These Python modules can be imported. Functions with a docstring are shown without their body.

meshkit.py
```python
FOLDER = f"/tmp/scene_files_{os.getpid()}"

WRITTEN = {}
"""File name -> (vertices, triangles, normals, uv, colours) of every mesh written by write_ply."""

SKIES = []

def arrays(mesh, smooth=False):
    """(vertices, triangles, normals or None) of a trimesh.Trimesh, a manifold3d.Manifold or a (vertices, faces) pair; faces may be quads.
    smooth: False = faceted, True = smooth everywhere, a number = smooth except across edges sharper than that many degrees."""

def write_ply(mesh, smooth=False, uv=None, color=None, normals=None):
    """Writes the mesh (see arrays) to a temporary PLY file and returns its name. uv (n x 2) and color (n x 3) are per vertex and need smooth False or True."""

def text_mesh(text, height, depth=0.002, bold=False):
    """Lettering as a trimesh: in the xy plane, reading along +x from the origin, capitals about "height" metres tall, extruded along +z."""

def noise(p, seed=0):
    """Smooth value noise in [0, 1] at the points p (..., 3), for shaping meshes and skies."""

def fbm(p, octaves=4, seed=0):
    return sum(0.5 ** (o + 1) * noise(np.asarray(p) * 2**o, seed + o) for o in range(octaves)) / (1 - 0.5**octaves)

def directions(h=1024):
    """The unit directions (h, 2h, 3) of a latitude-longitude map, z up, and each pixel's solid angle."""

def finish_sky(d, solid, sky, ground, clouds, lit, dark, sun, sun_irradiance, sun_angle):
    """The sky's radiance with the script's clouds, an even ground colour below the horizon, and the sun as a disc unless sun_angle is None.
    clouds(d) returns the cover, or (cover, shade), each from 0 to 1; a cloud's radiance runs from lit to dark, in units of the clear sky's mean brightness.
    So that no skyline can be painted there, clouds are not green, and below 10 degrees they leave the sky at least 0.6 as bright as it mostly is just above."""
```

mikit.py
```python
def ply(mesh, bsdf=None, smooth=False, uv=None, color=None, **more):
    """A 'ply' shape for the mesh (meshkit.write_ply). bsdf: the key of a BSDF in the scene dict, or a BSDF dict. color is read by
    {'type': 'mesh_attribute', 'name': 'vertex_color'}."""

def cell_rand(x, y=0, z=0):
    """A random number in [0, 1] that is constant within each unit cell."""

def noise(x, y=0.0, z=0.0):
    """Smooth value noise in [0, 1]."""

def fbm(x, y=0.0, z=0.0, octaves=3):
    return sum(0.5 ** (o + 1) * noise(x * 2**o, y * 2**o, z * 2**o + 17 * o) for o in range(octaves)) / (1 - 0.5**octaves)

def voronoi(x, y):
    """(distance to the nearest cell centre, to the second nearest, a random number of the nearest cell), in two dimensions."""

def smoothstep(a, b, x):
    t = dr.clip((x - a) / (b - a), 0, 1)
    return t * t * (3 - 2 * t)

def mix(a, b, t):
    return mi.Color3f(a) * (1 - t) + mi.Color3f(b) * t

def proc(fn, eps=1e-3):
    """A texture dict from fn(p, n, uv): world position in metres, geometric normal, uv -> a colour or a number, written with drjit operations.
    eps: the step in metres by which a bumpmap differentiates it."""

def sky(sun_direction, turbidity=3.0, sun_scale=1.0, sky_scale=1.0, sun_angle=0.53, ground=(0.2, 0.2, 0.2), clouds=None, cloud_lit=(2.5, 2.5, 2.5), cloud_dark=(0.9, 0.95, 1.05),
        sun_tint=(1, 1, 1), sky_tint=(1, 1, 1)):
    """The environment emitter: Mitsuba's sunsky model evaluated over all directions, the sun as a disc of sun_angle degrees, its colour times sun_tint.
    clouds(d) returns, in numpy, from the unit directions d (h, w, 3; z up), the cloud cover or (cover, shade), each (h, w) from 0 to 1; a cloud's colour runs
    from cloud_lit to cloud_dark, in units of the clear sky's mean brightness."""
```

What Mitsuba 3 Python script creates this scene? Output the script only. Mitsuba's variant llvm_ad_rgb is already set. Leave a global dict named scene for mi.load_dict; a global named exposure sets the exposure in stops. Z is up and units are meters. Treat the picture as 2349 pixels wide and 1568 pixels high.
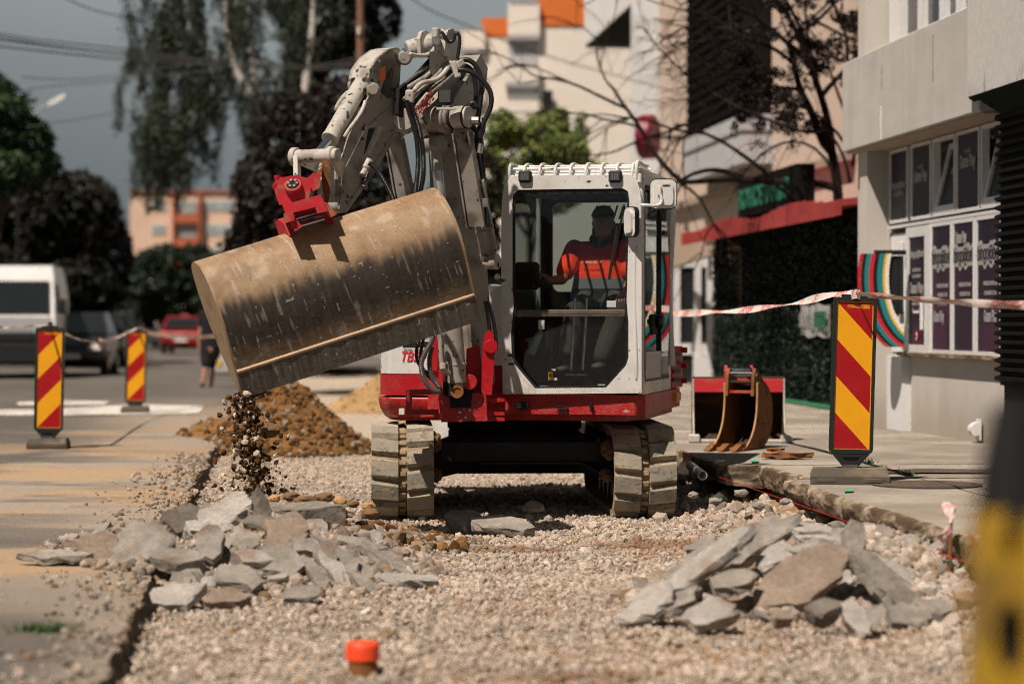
import math, random
import numpy as np, trimesh, shapely, shapely.geometry as sg, manifold3d as m3
import drjit as dr, mitsuba as mi
import mikit, meshkit
from mikit import noise, fbm, voronoi, cell_rand, smoothstep, mix

T = mi.ScalarTransform4f
rng = np.random.default_rng(7)
scene, labels = {}, {}

# ------------------------------------------------------------------ camera, sky, exposure
FPX, CX, CY, HZ = 5546.0, 1174.5, 784.0, 740.0            # 85 mm lens, measured on a 2349 px wide view of the photograph
EYE = np.array([0.0, 0.0, 1.43])
PITCH = math.atan((CY - HZ) / FPX)
scene['camera'] = {'type': 'thinlens', 'fov': 2 * math.degrees(math.atan(CX / FPX)), 'fov_axis': 'x', 'near_clip': 0.5, 'far_clip': 6000.0,
                   'aperture_radius': 0.028, 'focus_distance': 16.6,
                   'to_world': T().look_at(origin=EYE.tolist(), target=[0, 1, 1.43 - math.tan(PITCH)], up=[0, 0, 1])}

def storm(d):
    z = np.clip(d[..., 2], 0, 1)
    n = meshkit.fbm(np.stack([d[..., 0] * 3, d[..., 1] * 3, z * 7], -1), 4, 3)
    return np.ones(z.shape), np.clip(0.86 - 0.66 * np.clip(z / 0.14, 0, 1) + 0.75 * np.clip((z - 0.18) / 0.3, 0, 1) + 0.8 * (n - 0.5), 0, 1)  # cloud overhead, out of view, shaped darker to deepen the shadows

SUN = np.array([-0.32, -0.48, 0.82])
scene['sky'] = mikit.sky(SUN.tolist(), turbidity=3, clouds=storm, cloud_lit=(0.84, 0.925, 0.94), cloud_dark=(0.165, 0.205, 0.22), sun_tint=(0.955, 0.98, 1.09))
exposure = 1.9

# ------------------------------------------------------------------ measuring: points of the place from the photograph
FW = np.array([0, math.cos(PITCH), -math.sin(PITCH)]); UPV = np.array([0, math.sin(PITCH), math.cos(PITCH)])
def ray(u, v): return FW + np.array([1.0, 0, 0]) * (u - CX) / FPX + UPV * (CY - v) / FPX
def P(u, v, Y):
    d = ray(u, v); return EYE + d * (Y / d[1])
def G(u, v, z=0.0):
    d = ray(u, v); return EYE + d * ((z - EYE[2]) / d[2])
def Pl(u, v, o, n):
    d = ray(u, v); o = np.asarray(o, float); n = np.asarray(n, float); return EYE + d * (((o - EYE) @ n) / (d @ n))
SA = math.atan((640 - CX) / FPX)                            # the street runs this much to the left
ST = np.array([math.sin(SA), math.cos(SA), 0.0]); SN = np.array([math.cos(SA), -math.sin(SA), 0.0]); ZZ = np.array([0, 0, 1.0])
def S(w, t, z=0.0): return SN * w + ST * t + ZZ * z         # street frame: w across to the right, t along
def F(u, v, w):                                             # (t, z) on the upright plane at w along the street
    p = Pl(u, v, SN * w, SN); return p @ ST, p[2]

# ------------------------------------------------------------------ mesh helpers: a mesh is (vertices, triangles)
def nrm(v):
    v = np.asarray(v, float); return v / max(np.linalg.norm(v), 1e-12)
def cat(*ms):
    ms = [m for k in ms for m in (k if isinstance(k, list) else [k])]
    vs, fs, n = [], [], 0
    for v, f in ms:
        vs.append(np.asarray(v, float)); fs.append(np.asarray(f) + n); n += len(v)
    return np.vstack(vs), np.vstack(fs)
def xf(m, R=None, t=(0, 0, 0)):
    v = np.asarray(m[0], float)
    if R is not None: v = v @ np.asarray(R, float).T
    return v + np.asarray(t, float), m[1]
def rot(axis, deg):
    return trimesh.transformations.rotation_matrix(math.radians(deg), axis)[:3, :3]
def frame(ex, ey, ez): return np.stack([ex, ey, ez], 1)
def hullm(p):
    h = trimesh.convex.convex_hull(np.asarray(p, float)); return np.array(h.vertices), np.array(h.faces)
def box(c, s, R=None, ch=0.0):
    s = np.asarray(s, float) / 2
    g = np.array([[x, y, z] for x in (-1, 1) for y in (-1, 1) for z in (-1, 1)], float)
    if ch > 0:
        ch = min(ch, s.min() * 0.9)
        m = hullm(np.vstack([g * (s - ch * (1 - np.eye(3)[k])) for k in range(3)]))
    else:
        m = (g * s, np.array([[0, 1, 3], [0, 3, 2], [4, 6, 7], [4, 7, 5], [0, 4, 5], [0, 5, 1], [2, 3, 7], [2, 7, 6], [0, 2, 6], [0, 6, 4], [1, 5, 7], [1, 7, 3]]))
    return xf(m, R, c)
def span(lo, hi, R=None, o=(0, 0, 0), ch=0.0):
    lo, hi = np.minimum(lo, hi), np.maximum(lo, hi); c = (np.asarray(lo, float) + hi) / 2
    m = box(c, hi - lo, None, ch); return xf(m, R, o)
def beam(p0, p1, w, h, side=(1, 0, 0), ch=0.0, w1=None, h1=None):
    p0, p1 = np.asarray(p0, float), np.asarray(p1, float); z = nrm(p1 - p0); x = nrm(np.asarray(side, float) - z * (np.asarray(side) @ z)); y = np.cross(z, x)
    if w1 is None and h1 is None:
        return box((p0 + p1) / 2, (w, h, np.linalg.norm(p1 - p0)), frame(x, y, z), ch)
    q = [p + x * a * ww / 2 + y * b * hh / 2 for p, ww, hh in ((p0, w, h), (p1, w1 or w, h1 or h)) for a in (-1, 1) for b in (-1, 1)]
    return hullm(q)
def basis(z):
    z = nrm(z); x = nrm(np.cross(z, [0, 0, 1.0] if abs(z[2]) < 0.9 else [1.0, 0, 0])); return x, np.cross(z, x), z
def lathe(prof, o, axis, n=20):
    x, y, z = basis(axis); a = np.arange(n) * 2 * np.pi / n; prof = np.asarray(prof, float); k = len(prof)
    v = (np.asarray(o, float) + prof[:, None, 1:2] * z + prof[:, None, 0:1] * (np.cos(a)[None, :, None] * x + np.sin(a)[None, :, None] * y)).reshape(-1, 3)
    i, j = np.meshgrid(np.arange(k - 1), np.arange(n), indexing='ij'); a0, a1 = i * n + j, i * n + (j + 1) % n
    f = np.vstack([np.stack([a0, a1, a1 + n], -1).reshape(-1, 3), np.stack([a0, a1 + n, a0 + n], -1).reshape(-1, 3)])
    return v, f
def cyl(p0, p1, r, r1=None, n=18, bev=0.0):
    p0, p1 = np.asarray(p0, float), np.asarray(p1, float); L = np.linalg.norm(p1 - p0); r1 = r if r1 is None else r1
    b = bev or 0.12 * min(r, r1, L)
    return lathe([(0, 0), (r - b, 0), (r, b), (r1, L - b), (r1 - b, L), (0, L)], p0, p1 - p0, n)
def ring(p0, p1, r, ri, n=18):
    L = np.linalg.norm(np.asarray(p1, float) - p0); return lathe([(ri, 0), (r, 0), (r, L), (ri, L), (ri, 0)], p0, np.asarray(p1, float) - p0, n)
def spline(pts, m):
    from scipy.interpolate import CubicSpline
    p = np.asarray(pts, float)
    if len(p) < 3: return np.linspace(p[0], p[-1], m)
    s = np.r_[0, np.cumsum(np.linalg.norm(np.diff(p, axis=0), axis=1) ** 0.5 + 1e-9)]
    return CubicSpline(s, p)(np.linspace(0, s[-1], m))
def tube(pts, r, n=8, m=None, curve=True):
    p = spline(pts, m or max(8, 6 * len(pts))) if curve else np.asarray(pts, float)
    r = np.atleast_1d(np.asarray(r, float)); r = np.interp(np.linspace(0, 1, len(p)), np.linspace(0, 1, len(r)), r) if len(r) > 1 else np.full(len(p), r[0])
    t = np.gradient(p, axis=0); t /= np.linalg.norm(t, axis=1, keepdims=True) + 1e-12
    x = basis(t[0])[0]; v = []
    for k in range(len(p)):
        x = nrm(x - t[k] * (x @ t[k])); y = np.cross(t[k], x); a = np.arange(n) * 2 * np.pi / n
        v.append(p[k] + r[k] * (np.cos(a)[:, None] * x + np.sin(a)[:, None] * y))
    v = np.vstack(v + [p[:1], p[-1:]]); k = len(p)
    i, j = np.meshgrid(np.arange(k - 1), np.arange(n), indexing='ij'); a0, a1 = i * n + j, i * n + (j + 1) % n
    f = [np.stack([a0, a1, a1 + n], -1).reshape(-1, 3), np.stack([a0, a1 + n, a0 + n], -1).reshape(-1, 3)]
    j = np.arange(n); f.append(np.stack([(j + 1) % n, j, j * 0 + k * n], -1)); f.append(np.stack([j + (k - 1) * n, (j + 1) % n + (k - 1) * n, j * 0 + k * n + 1], -1))
    return v, np.vstack(f)
def corrugated(pts, r, pitch=0.011, n=9):
    p = spline(pts, 60); L = np.linalg.norm(np.diff(p, axis=0), axis=1).sum(); k = int(L / pitch)
    p = spline(pts, 4 * k); return tube(p, np.tile([r, r, r * 0.80, r * 0.80], k), n, curve=False)
def poly(pts): return sg.Polygon(np.asarray(pts, float))
def prism(pg, o, ex, ey, d0, d1):
    pg = pg if hasattr(pg, 'geom_type') else poly(pg); ez = np.cross(ex, ey); R = frame(ex, ey, ez); out = []
    for g in getattr(pg, 'geoms', [pg]):
        g = sg.polygon.orient(g.buffer(0)) if g.is_valid else g.buffer(0)
        for q in getattr(g, 'geoms', [g]):
            m = trimesh.creation.extrude_polygon(q, d1 - d0, engine='earcut')
            out.append(xf((np.array(m.vertices) + [0, 0, d0], np.array(m.faces)), R, o))
    return cat(out)
def rrect(x0, y0, x1, y1, r, seg=5): return sg.box(x0 + r, y0 + r, x1 - r, y1 - r).buffer(r, quad_segs=seg)
def man(m): return m3.Manifold(m3.Mesh(np.asarray(m[0], np.float32), np.asarray(m[1], np.uint32)))
def ball(c, r, n=12):
    m = m3.Manifold.sphere(1.0, n); return m.scale(np.broadcast_to(r, 3).tolist()).translate(np.asarray(c, float).tolist())
def limb(pts, rs): return m3.Manifold.batch_boolean([m3.Manifold.batch_hull([ball(a, ra), ball(b, rb)]) for a, b, ra, rb in zip(pts[:-1], pts[1:], rs[:-1], rs[1:])], m3.OpType.Add)
def flesh(parts, edge=0.02, it=8):
    m = m3.Manifold.batch_boolean(parts, m3.OpType.Add).refine_to_length(edge).to_mesh()
    tm = trimesh.Trimesh(m.vert_properties[:, :3], m.tri_verts); trimesh.smoothing.filter_taubin(tm, iterations=it)
    return np.array(tm.vertices), np.array(tm.faces)
def sheet(fn, us, vs):
    """A grid sheet: fn(U, V) gives points (n, m, 3)."""
    p = fn(*np.meshgrid(us, vs, indexing='ij')); n, m = p.shape[:2]; i, j = np.meshgrid(np.arange(n - 1), np.arange(m - 1), indexing='ij'); a = i * m + j
    return p.reshape(-1, 3), np.vstack([np.stack([a, a + m, a + m + 1], -1).reshape(-1, 3), np.stack([a, a + m + 1, a + 1], -1).reshape(-1, 3)])
def letters(text, h, o, ex, ey, depth=0.003, bold=True, center=True, width=None):
    m = meshkit.text_mesh(text, h, depth, bold); v = np.array(m.vertices); w = np.ptp(v[:, 0])
    if width: v[:, 0] *= width / w; w = width
    if center: v[:, 0] -= v[:, 0].min() + w / 2
    return xf((v, np.array(m.faces)), frame(ex, ey, np.cross(ex, ey)), o)

# ------------------------------------------------------------------ scene entries
_taken = {}
def numbered(k):
    n = _taken.get(k, -1) + 1; _taken[k] = n
    return k if n == 0 else f'{k}_{n:03d}'
def tag(k, label=None, cat=None, group=None, kind=None):
    labels[k] = {a: b for a, b in dict(label=label, category=cat, group=group, kind=kind).items() if b}
def thing(name, label, cat, group=None):
    k = numbered(name); tag(k, label, cat, group); return k
def add(name, mesh, mat, parent=None, smooth=False, label=None, cat=None, group=None, kind=None, color=None, **more):
    k = numbered(f'{parent}__{name}' if parent else name)
    if isinstance(mesh, list): mesh = globals()['cat'](*mesh)
    scene[k] = mikit.ply(mesh, mat, smooth=smooth, color=color, **more)
    if label or kind: tag(k, label, cat, group, kind)
    return k

# ------------------------------------------------------------------ materials
def rgb(c): return {'type': 'rgb', 'value': list(map(float, c))} if not isinstance(c, dict) else c
def mat(name, color, rough=0.6, metal=0.0, spec=0.5, bump=None, bscale=1.0, **more):
    b = {'type': 'principled', 'base_color': rgb(color), 'roughness': rough, 'metallic': metal, 'specular': spec, **more}
    if bump is not None: b = {'type': 'bumpmap', 'arbitrary': mikit.proc(bump, 0.002), 'scale': bscale, 'bsdf': b}
    scene[name] = {'type': 'twosided', 'bsdf': b}
    return name
C3 = mi.Color3f
def px_(fn): return mikit.proc(fn)

def dirty(base, dirt, amount=0.35, scale=6.0, speck=0.0, speckc=(0.03, 0.025, 0.02), mud=0.0):
    def fn(p, n, uv):
        d = fbm(p.x * scale, p.y * scale, p.z * scale, 3); c = mix(base, dirt, smoothstep(0.45, 0.85, d) * amount)
        if speck: c = mix(c, speckc, smoothstep(1 - speck, 1 - speck * 0.6, noise(p.x * 42, p.y * 42, p.z * 30) * 0.65 + 0.35 * noise(p.x * 9 + 5, p.y * 9, p.z * 7)))
        if mud: c = mix(c, (0.30, 0.235, 0.165), mud * smoothstep(1.25, 0.72, p.z) * smoothstep(0.38, 0.72, 0.6 * fbm(p.x * 7, p.y * 7, p.z * 5, 3) + 0.4 * noise(p.x * 85, p.y * 85, p.z * 85)))
        return c
    return px_(fn)
mat('m_white', dirty((0.60, 0.605, 0.60), (0.40, 0.37, 0.325), 0.55, 4, 0.25, mud=0.8), 0.35, clearcoat=0.4, clearcoat_gloss=0.8)
mat('m_greige', dirty((0.285, 0.268, 0.24), (0.10, 0.088, 0.072), 0.95, 7, 0.34), 0.45)  # boom paint, darkened to carry the shade on the arm's sides
mat('m_red', dirty((0.36, 0.004, 0.012), (0.30, 0.03, 0.03), 0.5, 8, 0.2, (0.45, 0.3, 0.25), mud=0.3), 0.42, spec=0.3, clearcoat=0.12, clearcoat_gloss=0.85)
mat('m_offwhite', dirty((0.44, 0.425, 0.39), (0.20, 0.175, 0.14), 0.9, 9, 0.33), 0.45)
mat('m_red_worn', dirty((0.42, 0.008, 0.02), (0.28, 0.12, 0.06), 1.0, 14, 0.3, (0.2, 0.1, 0.05)), 0.6)
mat('m_black', dirty((0.009, 0.009, 0.010), (0.03, 0.026, 0.022), 0.5, 8), 0.5, spec=.35)
mat('m_cladding', (0.005, 0.0055, 0.0055), 0.7, spec=.12)
mat('m_dark', dirty((0.010, 0.010, 0.011), (0.025, 0.021, 0.018), 0.6, 6), 0.75, spec=0.25)
mat('m_rubber_hose', (0.011, 0.011, 0.012), 0.38)
mat('m_chrome', (0.75, 0.77, 0.8), 0.16, 1.0)
mat('m_steel', dirty((0.5, 0.5, 0.5), (0.2, 0.16, 0.12), 0.8, 15), 0.38, 0.9)
mat('m_bladegrey', dirty((0.42, 0.42, 0.41), (0.25, 0.22, 0.18), 0.6, 5), 0.6)

def c_track(p, n, uv):
    a = fbm(p.x * 9, p.y * 9, p.z * 9, 3); b = noise(p.x * 55, p.y * 55, p.z * 45)
    c = mix((0.25, 0.23, 0.19), (0.34, 0.295, 0.225), smoothstep(0.35, 0.7, a))
    return mix(c, (0.13, 0.115, 0.095), smoothstep(0.55, 0.8, b * 0.6 + 0.4 * noise(p.x * 14 + 3, p.y * 14, p.z * 14)) * 0.8)
mat('m_track', px_(c_track), 0.85, spec=0.2, bump=lambda p, n, uv: fbm(p.x * 60, p.y * 60, p.z * 60, 2), bscale=0.004)
mat('m_trackcore', dirty((0.26, 0.20, 0.13), (0.40, 0.31, 0.19), 0.9, 16), 0.9, spec=0.15)
mat('m_iron', dirty((0.065, 0.052, 0.043), (0.11, 0.08, 0.06), .8, 14), .8, spec=.2)
mat('m_mud', dirty((0.19, 0.12, 0.065), (0.10, 0.06, 0.03), 0.8, 30), 0.95, spec=0.1)

mat('m_rust', dirty((0.22, 0.095, 0.035), (0.09, 0.04, 0.02), 0.9, 12, 0.25, (0.36, 0.19, 0.08)), 0.8, spec=0.2)
mat('m_rustedge', dirty((0.42, 0.25, 0.11), (0.25, 0.12, 0.05), 0.7, 14), 0.7)
mat('m_buckettan', dirty((0.30, 0.215, 0.13), (0.17, 0.11, 0.065), .8, 9, .2, (.42, .36, .28)), .65, spec=.3)
mat('m_bucketdark', dirty((0.05, 0.032, 0.024), (0.14, 0.07, 0.04), 0.7, 7), 0.8, spec=0.2)
mat('m_bucketlip', dirty((0.45, 0.43, 0.40), (0.3, 0.2, 0.13), 0.7, 9), 0.5)
mat('m_bucketred', dirty((0.48, 0.02, 0.03), (0.33, 0.12, 0.07), 0.7, 10), 0.6)

def c_concrete(p, n, uv):
    a = fbm(p.x * 1.3, p.y * 1.3, p.z * 1.3, 4); b = fbm(p.x * 24, p.y * 24, p.z * 24, 2)
    c = mix((0.155, 0.140, 0.120), (0.245, 0.222, 0.192), smoothstep(0.3, 0.7, a)); c = mix(c, (0.22, 0.18, 0.135), smoothstep(0.55, 0.75, fbm(p.x * 3.1 + 9, p.y * 1.2, p.z, 3)) * 0.65)
    return c * (0.82 + 0.36 * b)
mat('m_concrete', px_(c_concrete), 0.92, spec=0.15, bump=lambda p, n, uv: fbm(p.x * 45, p.y * 45, p.z * 45, 3), bscale=0.006)
def c_slabside(p, n, uv):
    a = fbm(p.x * 7, p.y * 7, p.z * 18, 3); return mix((0.09, 0.065, 0.045), (0.34, 0.28, 0.21), smoothstep(0.35, 0.75, a))
mat('m_slabside', px_(c_slabside), 0.95, spec=0.1, bump=lambda p, n, uv: fbm(p.x * 26, p.y * 26, p.z * 26, 3), bscale=0.02)
def c_earth(p, n, uv): return mix((0.13, 0.08, 0.045), (0.30, 0.21, 0.13), fbm(p.x * 6, p.y * 6, p.z * 6, 3))
mat('m_earth', px_(c_earth), 0.95, spec=0.1)

def c_gravel(p, n, uv):
    d, d2, k = voronoi(p.x * 34, p.y * 34); c = mix((0.17, 0.14, 0.11), (0.30, 0.26, 0.215), k) * (0.55 + 0.45 * smoothstep(0.02, 0.25, d2 - d))  # base colour darkened between stones, painting in the shadowed gaps
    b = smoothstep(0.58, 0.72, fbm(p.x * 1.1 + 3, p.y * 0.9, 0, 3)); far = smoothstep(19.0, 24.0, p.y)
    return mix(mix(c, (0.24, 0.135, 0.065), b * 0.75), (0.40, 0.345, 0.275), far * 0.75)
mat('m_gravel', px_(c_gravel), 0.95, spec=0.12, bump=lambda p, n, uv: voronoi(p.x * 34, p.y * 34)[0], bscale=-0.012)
def c_asphalt(p, n, uv):
    w = p.x * SN[0] + p.y * SN[1]; t = p.x * ST[0] + p.y * ST[1]
    a = fbm(p.x * 0.7, p.y * 0.35, 1, 4); g = noise(p.x * 90, p.y * 90, 0); s = fbm(p.x * 1.0 + 4, p.y * 1.7, 2, 4)
    c = mix((0.062, 0.058, 0.054), (0.11, 0.102, 0.093), a) * (0.75 + 0.5 * g)
    dust = smoothstep(27.5, 23.5, t + 4 * (a - 0.5)) * smoothstep(-6.5, -2.0, w + 3 * (s - 0.5)) * smoothstep(0.34, 0.54, s * 0.6 + 0.4 * a)
    dust2 = smoothstep(-3.2, -0.9, w + 2.5 * (s - 0.5)) * smoothstep(45, 30, t)
    ochre = smoothstep(0.42, 0.66, fbm(p.x * 0.8 + 8, p.y * 1.1, 3, 3))
    bare = smoothstep(1.15, 0.75, dr.sqrt(dr.square((p.x + 2.45) / 0.85) + dr.square((p.y - 8.9) / 1.7)) + 0.6 * (a - 0.5)); bare = dr.maximum(bare, 0.75 * smoothstep(1.15, 0.8, dr.sqrt(dr.square((p.x + 3.3) / 1.5) + dr.square((p.y - 14.4) / 0.75)) + 0.8 * (s - 0.5)))
    dust *= 1 - bare; dust2 *= 1 - bare * 0.9
    return mix(c, mix((0.25, 0.21, 0.172), (0.30, 0.215, 0.135), ochre) * (0.85 + 0.3 * g), dr.maximum(dust, dust2 * 0.9) * 0.9)
mat('m_asphalt', px_(c_asphalt), 0.9, spec=0.15, bump=lambda p, n, uv: fbm(p.x * 60, p.y * 60, 0, 2), bscale=0.004)
mat('m_edge', px_(lambda p, n, uv: mix((0.05, 0.04, 0.03), (0.17, 0.13, 0.095), fbm(p.x * 9, p.y * 9, p.z * 20, 3))), .95, spec=.1, bump=lambda p, n, uv: fbm(p.x * 30, p.y * 30, p.z * 30, 3), bscale=.02)  # earthy edge face, its shadow painted in as a darker colour
mat('m_paintline', px_(lambda p, n, uv: mix((0.30, 0.28, 0.26), (0.42, 0.405, 0.38), smoothstep(0.25, 0.55, fbm(p.x * 3, p.y * 1.1, 0, 3)))), 0.8, spec=0.2)
mat('m_ground', px_(lambda p, n, uv: mix((0.10, 0.09, 0.07), (0.16, 0.14, 0.11), fbm(p.x * 0.3, p.y * 0.3, 0, 3))), 0.95, spec=0.1)
scene['m_stones'] = {'type': 'twosided', 'bsdf': {'type': 'principled', 'base_color': {'type': 'mesh_attribute', 'name': 'vertex_color'}, 'roughness': 0.9, 'specular': 0.15}}
scene['m_leaf'] = {'type': 'twosided', 'bsdf': {'type': 'principled', 'base_color': {'type': 'mesh_attribute', 'name': 'vertex_color'}, 'roughness': 0.6, 'specular': 0.3}}
def chunkc(c0, c1, c2):
    def fn(p, n, uv):
        a = fbm(p.x * 9, p.y * 9, p.z * 9, 3); b = noise(p.x * 70, p.y * 70, p.z * 70)
        return mix(mix(c0, c1, smoothstep(0.3, 0.7, a)), c2, smoothstep(0.62, 0.8, fbm(p.x * 5 + 3, p.y * 5, p.z * 5, 2))) * (0.8 + 0.4 * b)
    return px_(fn)
_cb = lambda p, n, uv: fbm(p.x * 40, p.y * 40, p.z * 40, 3)
mat('m_chunk', chunkc((0.205, 0.187, 0.165), (0.285, 0.262, 0.234), (0.16, 0.128, 0.10)), 0.93, spec=0.12, bump=_cb, bscale=0.008)
mat('m_chunk_brown', chunkc((0.215, 0.17, 0.135), (0.275, 0.22, 0.175), (0.17, 0.12, 0.085)), 0.93, spec=0.12, bump=_cb, bscale=0.008)
mat('m_chunk_dark', chunkc((0.13, 0.115, 0.10), (0.20, 0.18, 0.155), (0.09, 0.07, 0.055)), 0.93, spec=0.12, bump=_cb, bscale=0.01)
mat('m_chunk_pale', chunkc((0.285, 0.267, 0.245), (0.365, 0.342, 0.315), (0.26, 0.205, 0.165)), 0.93, spec=0.12, bump=_cb, bscale=0.008)

mat('m_plaster', px_(lambda p, n, uv: mix((0.38, 0.372, 0.36), (0.46, 0.452, 0.44), fbm(p.x * 2, p.y * 2, p.z * 5, 4)) * (0.94 + 0.12 * noise(p.x * 8, p.y * 8, p.z * 1.2))), 0.9, spec=0.15, bump=lambda p, n, uv: fbm(p.x * 50, p.y * 50, p.z * 50, 2), bscale=0.004)
def c_wallbase(p, n, uv):
    s = fbm(p.x * 3, p.y * 3, p.z * 1.2, 4); low = smoothstep(0.9, 0.36, p.z + 0.35 * (s - 0.5))
    return mix(mix((0.42, 0.40, 0.37), (0.50, 0.48, 0.45), s), (0.30, 0.25, 0.19), low * 0.6)
mat('m_wallbase', px_(c_wallbase), 0.9, spec=0.15)
mat('m_stucco_grey', px_(lambda p, n, uv: (mix((0.42, 0.42, 0.415), (0.52, 0.52, 0.51), fbm(p.x * 20, p.y * 20, p.z * 20, 3)) - 0.28 * smoothstep(3.62, 3.30, p.z + 0.35 * noise(p.y * 9, p.z * 2, 0)) * smoothstep(0.35, 0.65, noise(p.y * 30, p.z * 6, 2)))), 0.95, spec=0.1, bump=lambda p, n, uv: fbm(p.x * 90, p.y * 90, p.z * 90, 2), bscale=0.006)
mat('m_pvc', (0.62, 0.63, 0.64), 0.35)
mat('m_cream', px_(lambda p, n, uv: mix((0.72, 0.68, 0.62), (0.78, 0.74, 0.685), fbm(p.x * 0.6, p.y * 0.6, p.z * 0.9, 3))), 0.9, spec=0.1)
mat('m_beige', px_(lambda p, n, uv: mix((0.47, 0.38, 0.32), (0.56, 0.465, 0.40), fbm(p.x * 0.5, p.y * 0.5, p.z * 0.8, 3))), 0.9, spec=0.1)
mat('m_whitewall', px_(lambda p, n, uv: mix((0.56, 0.57, 0.58), (0.66, 0.67, 0.67), fbm(p.x * 1.5, p.y * 1.5, p.z * 0.7, 3))), 0.9, spec=0.1)
mat('m_orange', (0.62, 0.17, 0.045), 0.85, spec=0.1)
mat('m_pinkwall', px_(lambda p, n, uv: mix((0.62, 0.43, 0.33), (0.70, 0.52, 0.41), fbm(p.x * 0.3, p.y * 0.3, p.z * 0.3, 3))), 0.9, spec=0.1)
mat('m_brickred', (0.42, 0.13, 0.07), 0.9, spec=0.1)
mat('m_darkbrown', dirty((0.007, 0.0055, 0.005), (0.016, 0.011, 0.008), 0.9, 3), 0.85, spec=0.1)
mat('m_greyslate', px_(lambda p, n, uv: mix((0.33, 0.34, 0.36), (0.42, 0.43, 0.45), fbm(p.x * 2, p.y * 2, p.z * 2, 3))), 0.85)
mat('m_soffit', (0.30, 0.24, 0.19), 0.9)
mat('m_windowdark', (0.02, 0.024, 0.026), 0.08, spec=0.7)
mat('m_windowsky', (0.28, 0.33, 0.34), 0.15, spec=0.7)
scene['m_glass'] = {'type': 'thindielectric', 'int_ior': 1.38, 'specular_transmittance': {'type': 'rgb', 'value': [0.72, 0.78, 0.78]}}
scene['m_tint'] = {'type': 'thindielectric', 'int_ior': 1.5, 'specular_transmittance': {'type': 'rgb', 'value': [0.36, 0.42, 0.41]}}
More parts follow.
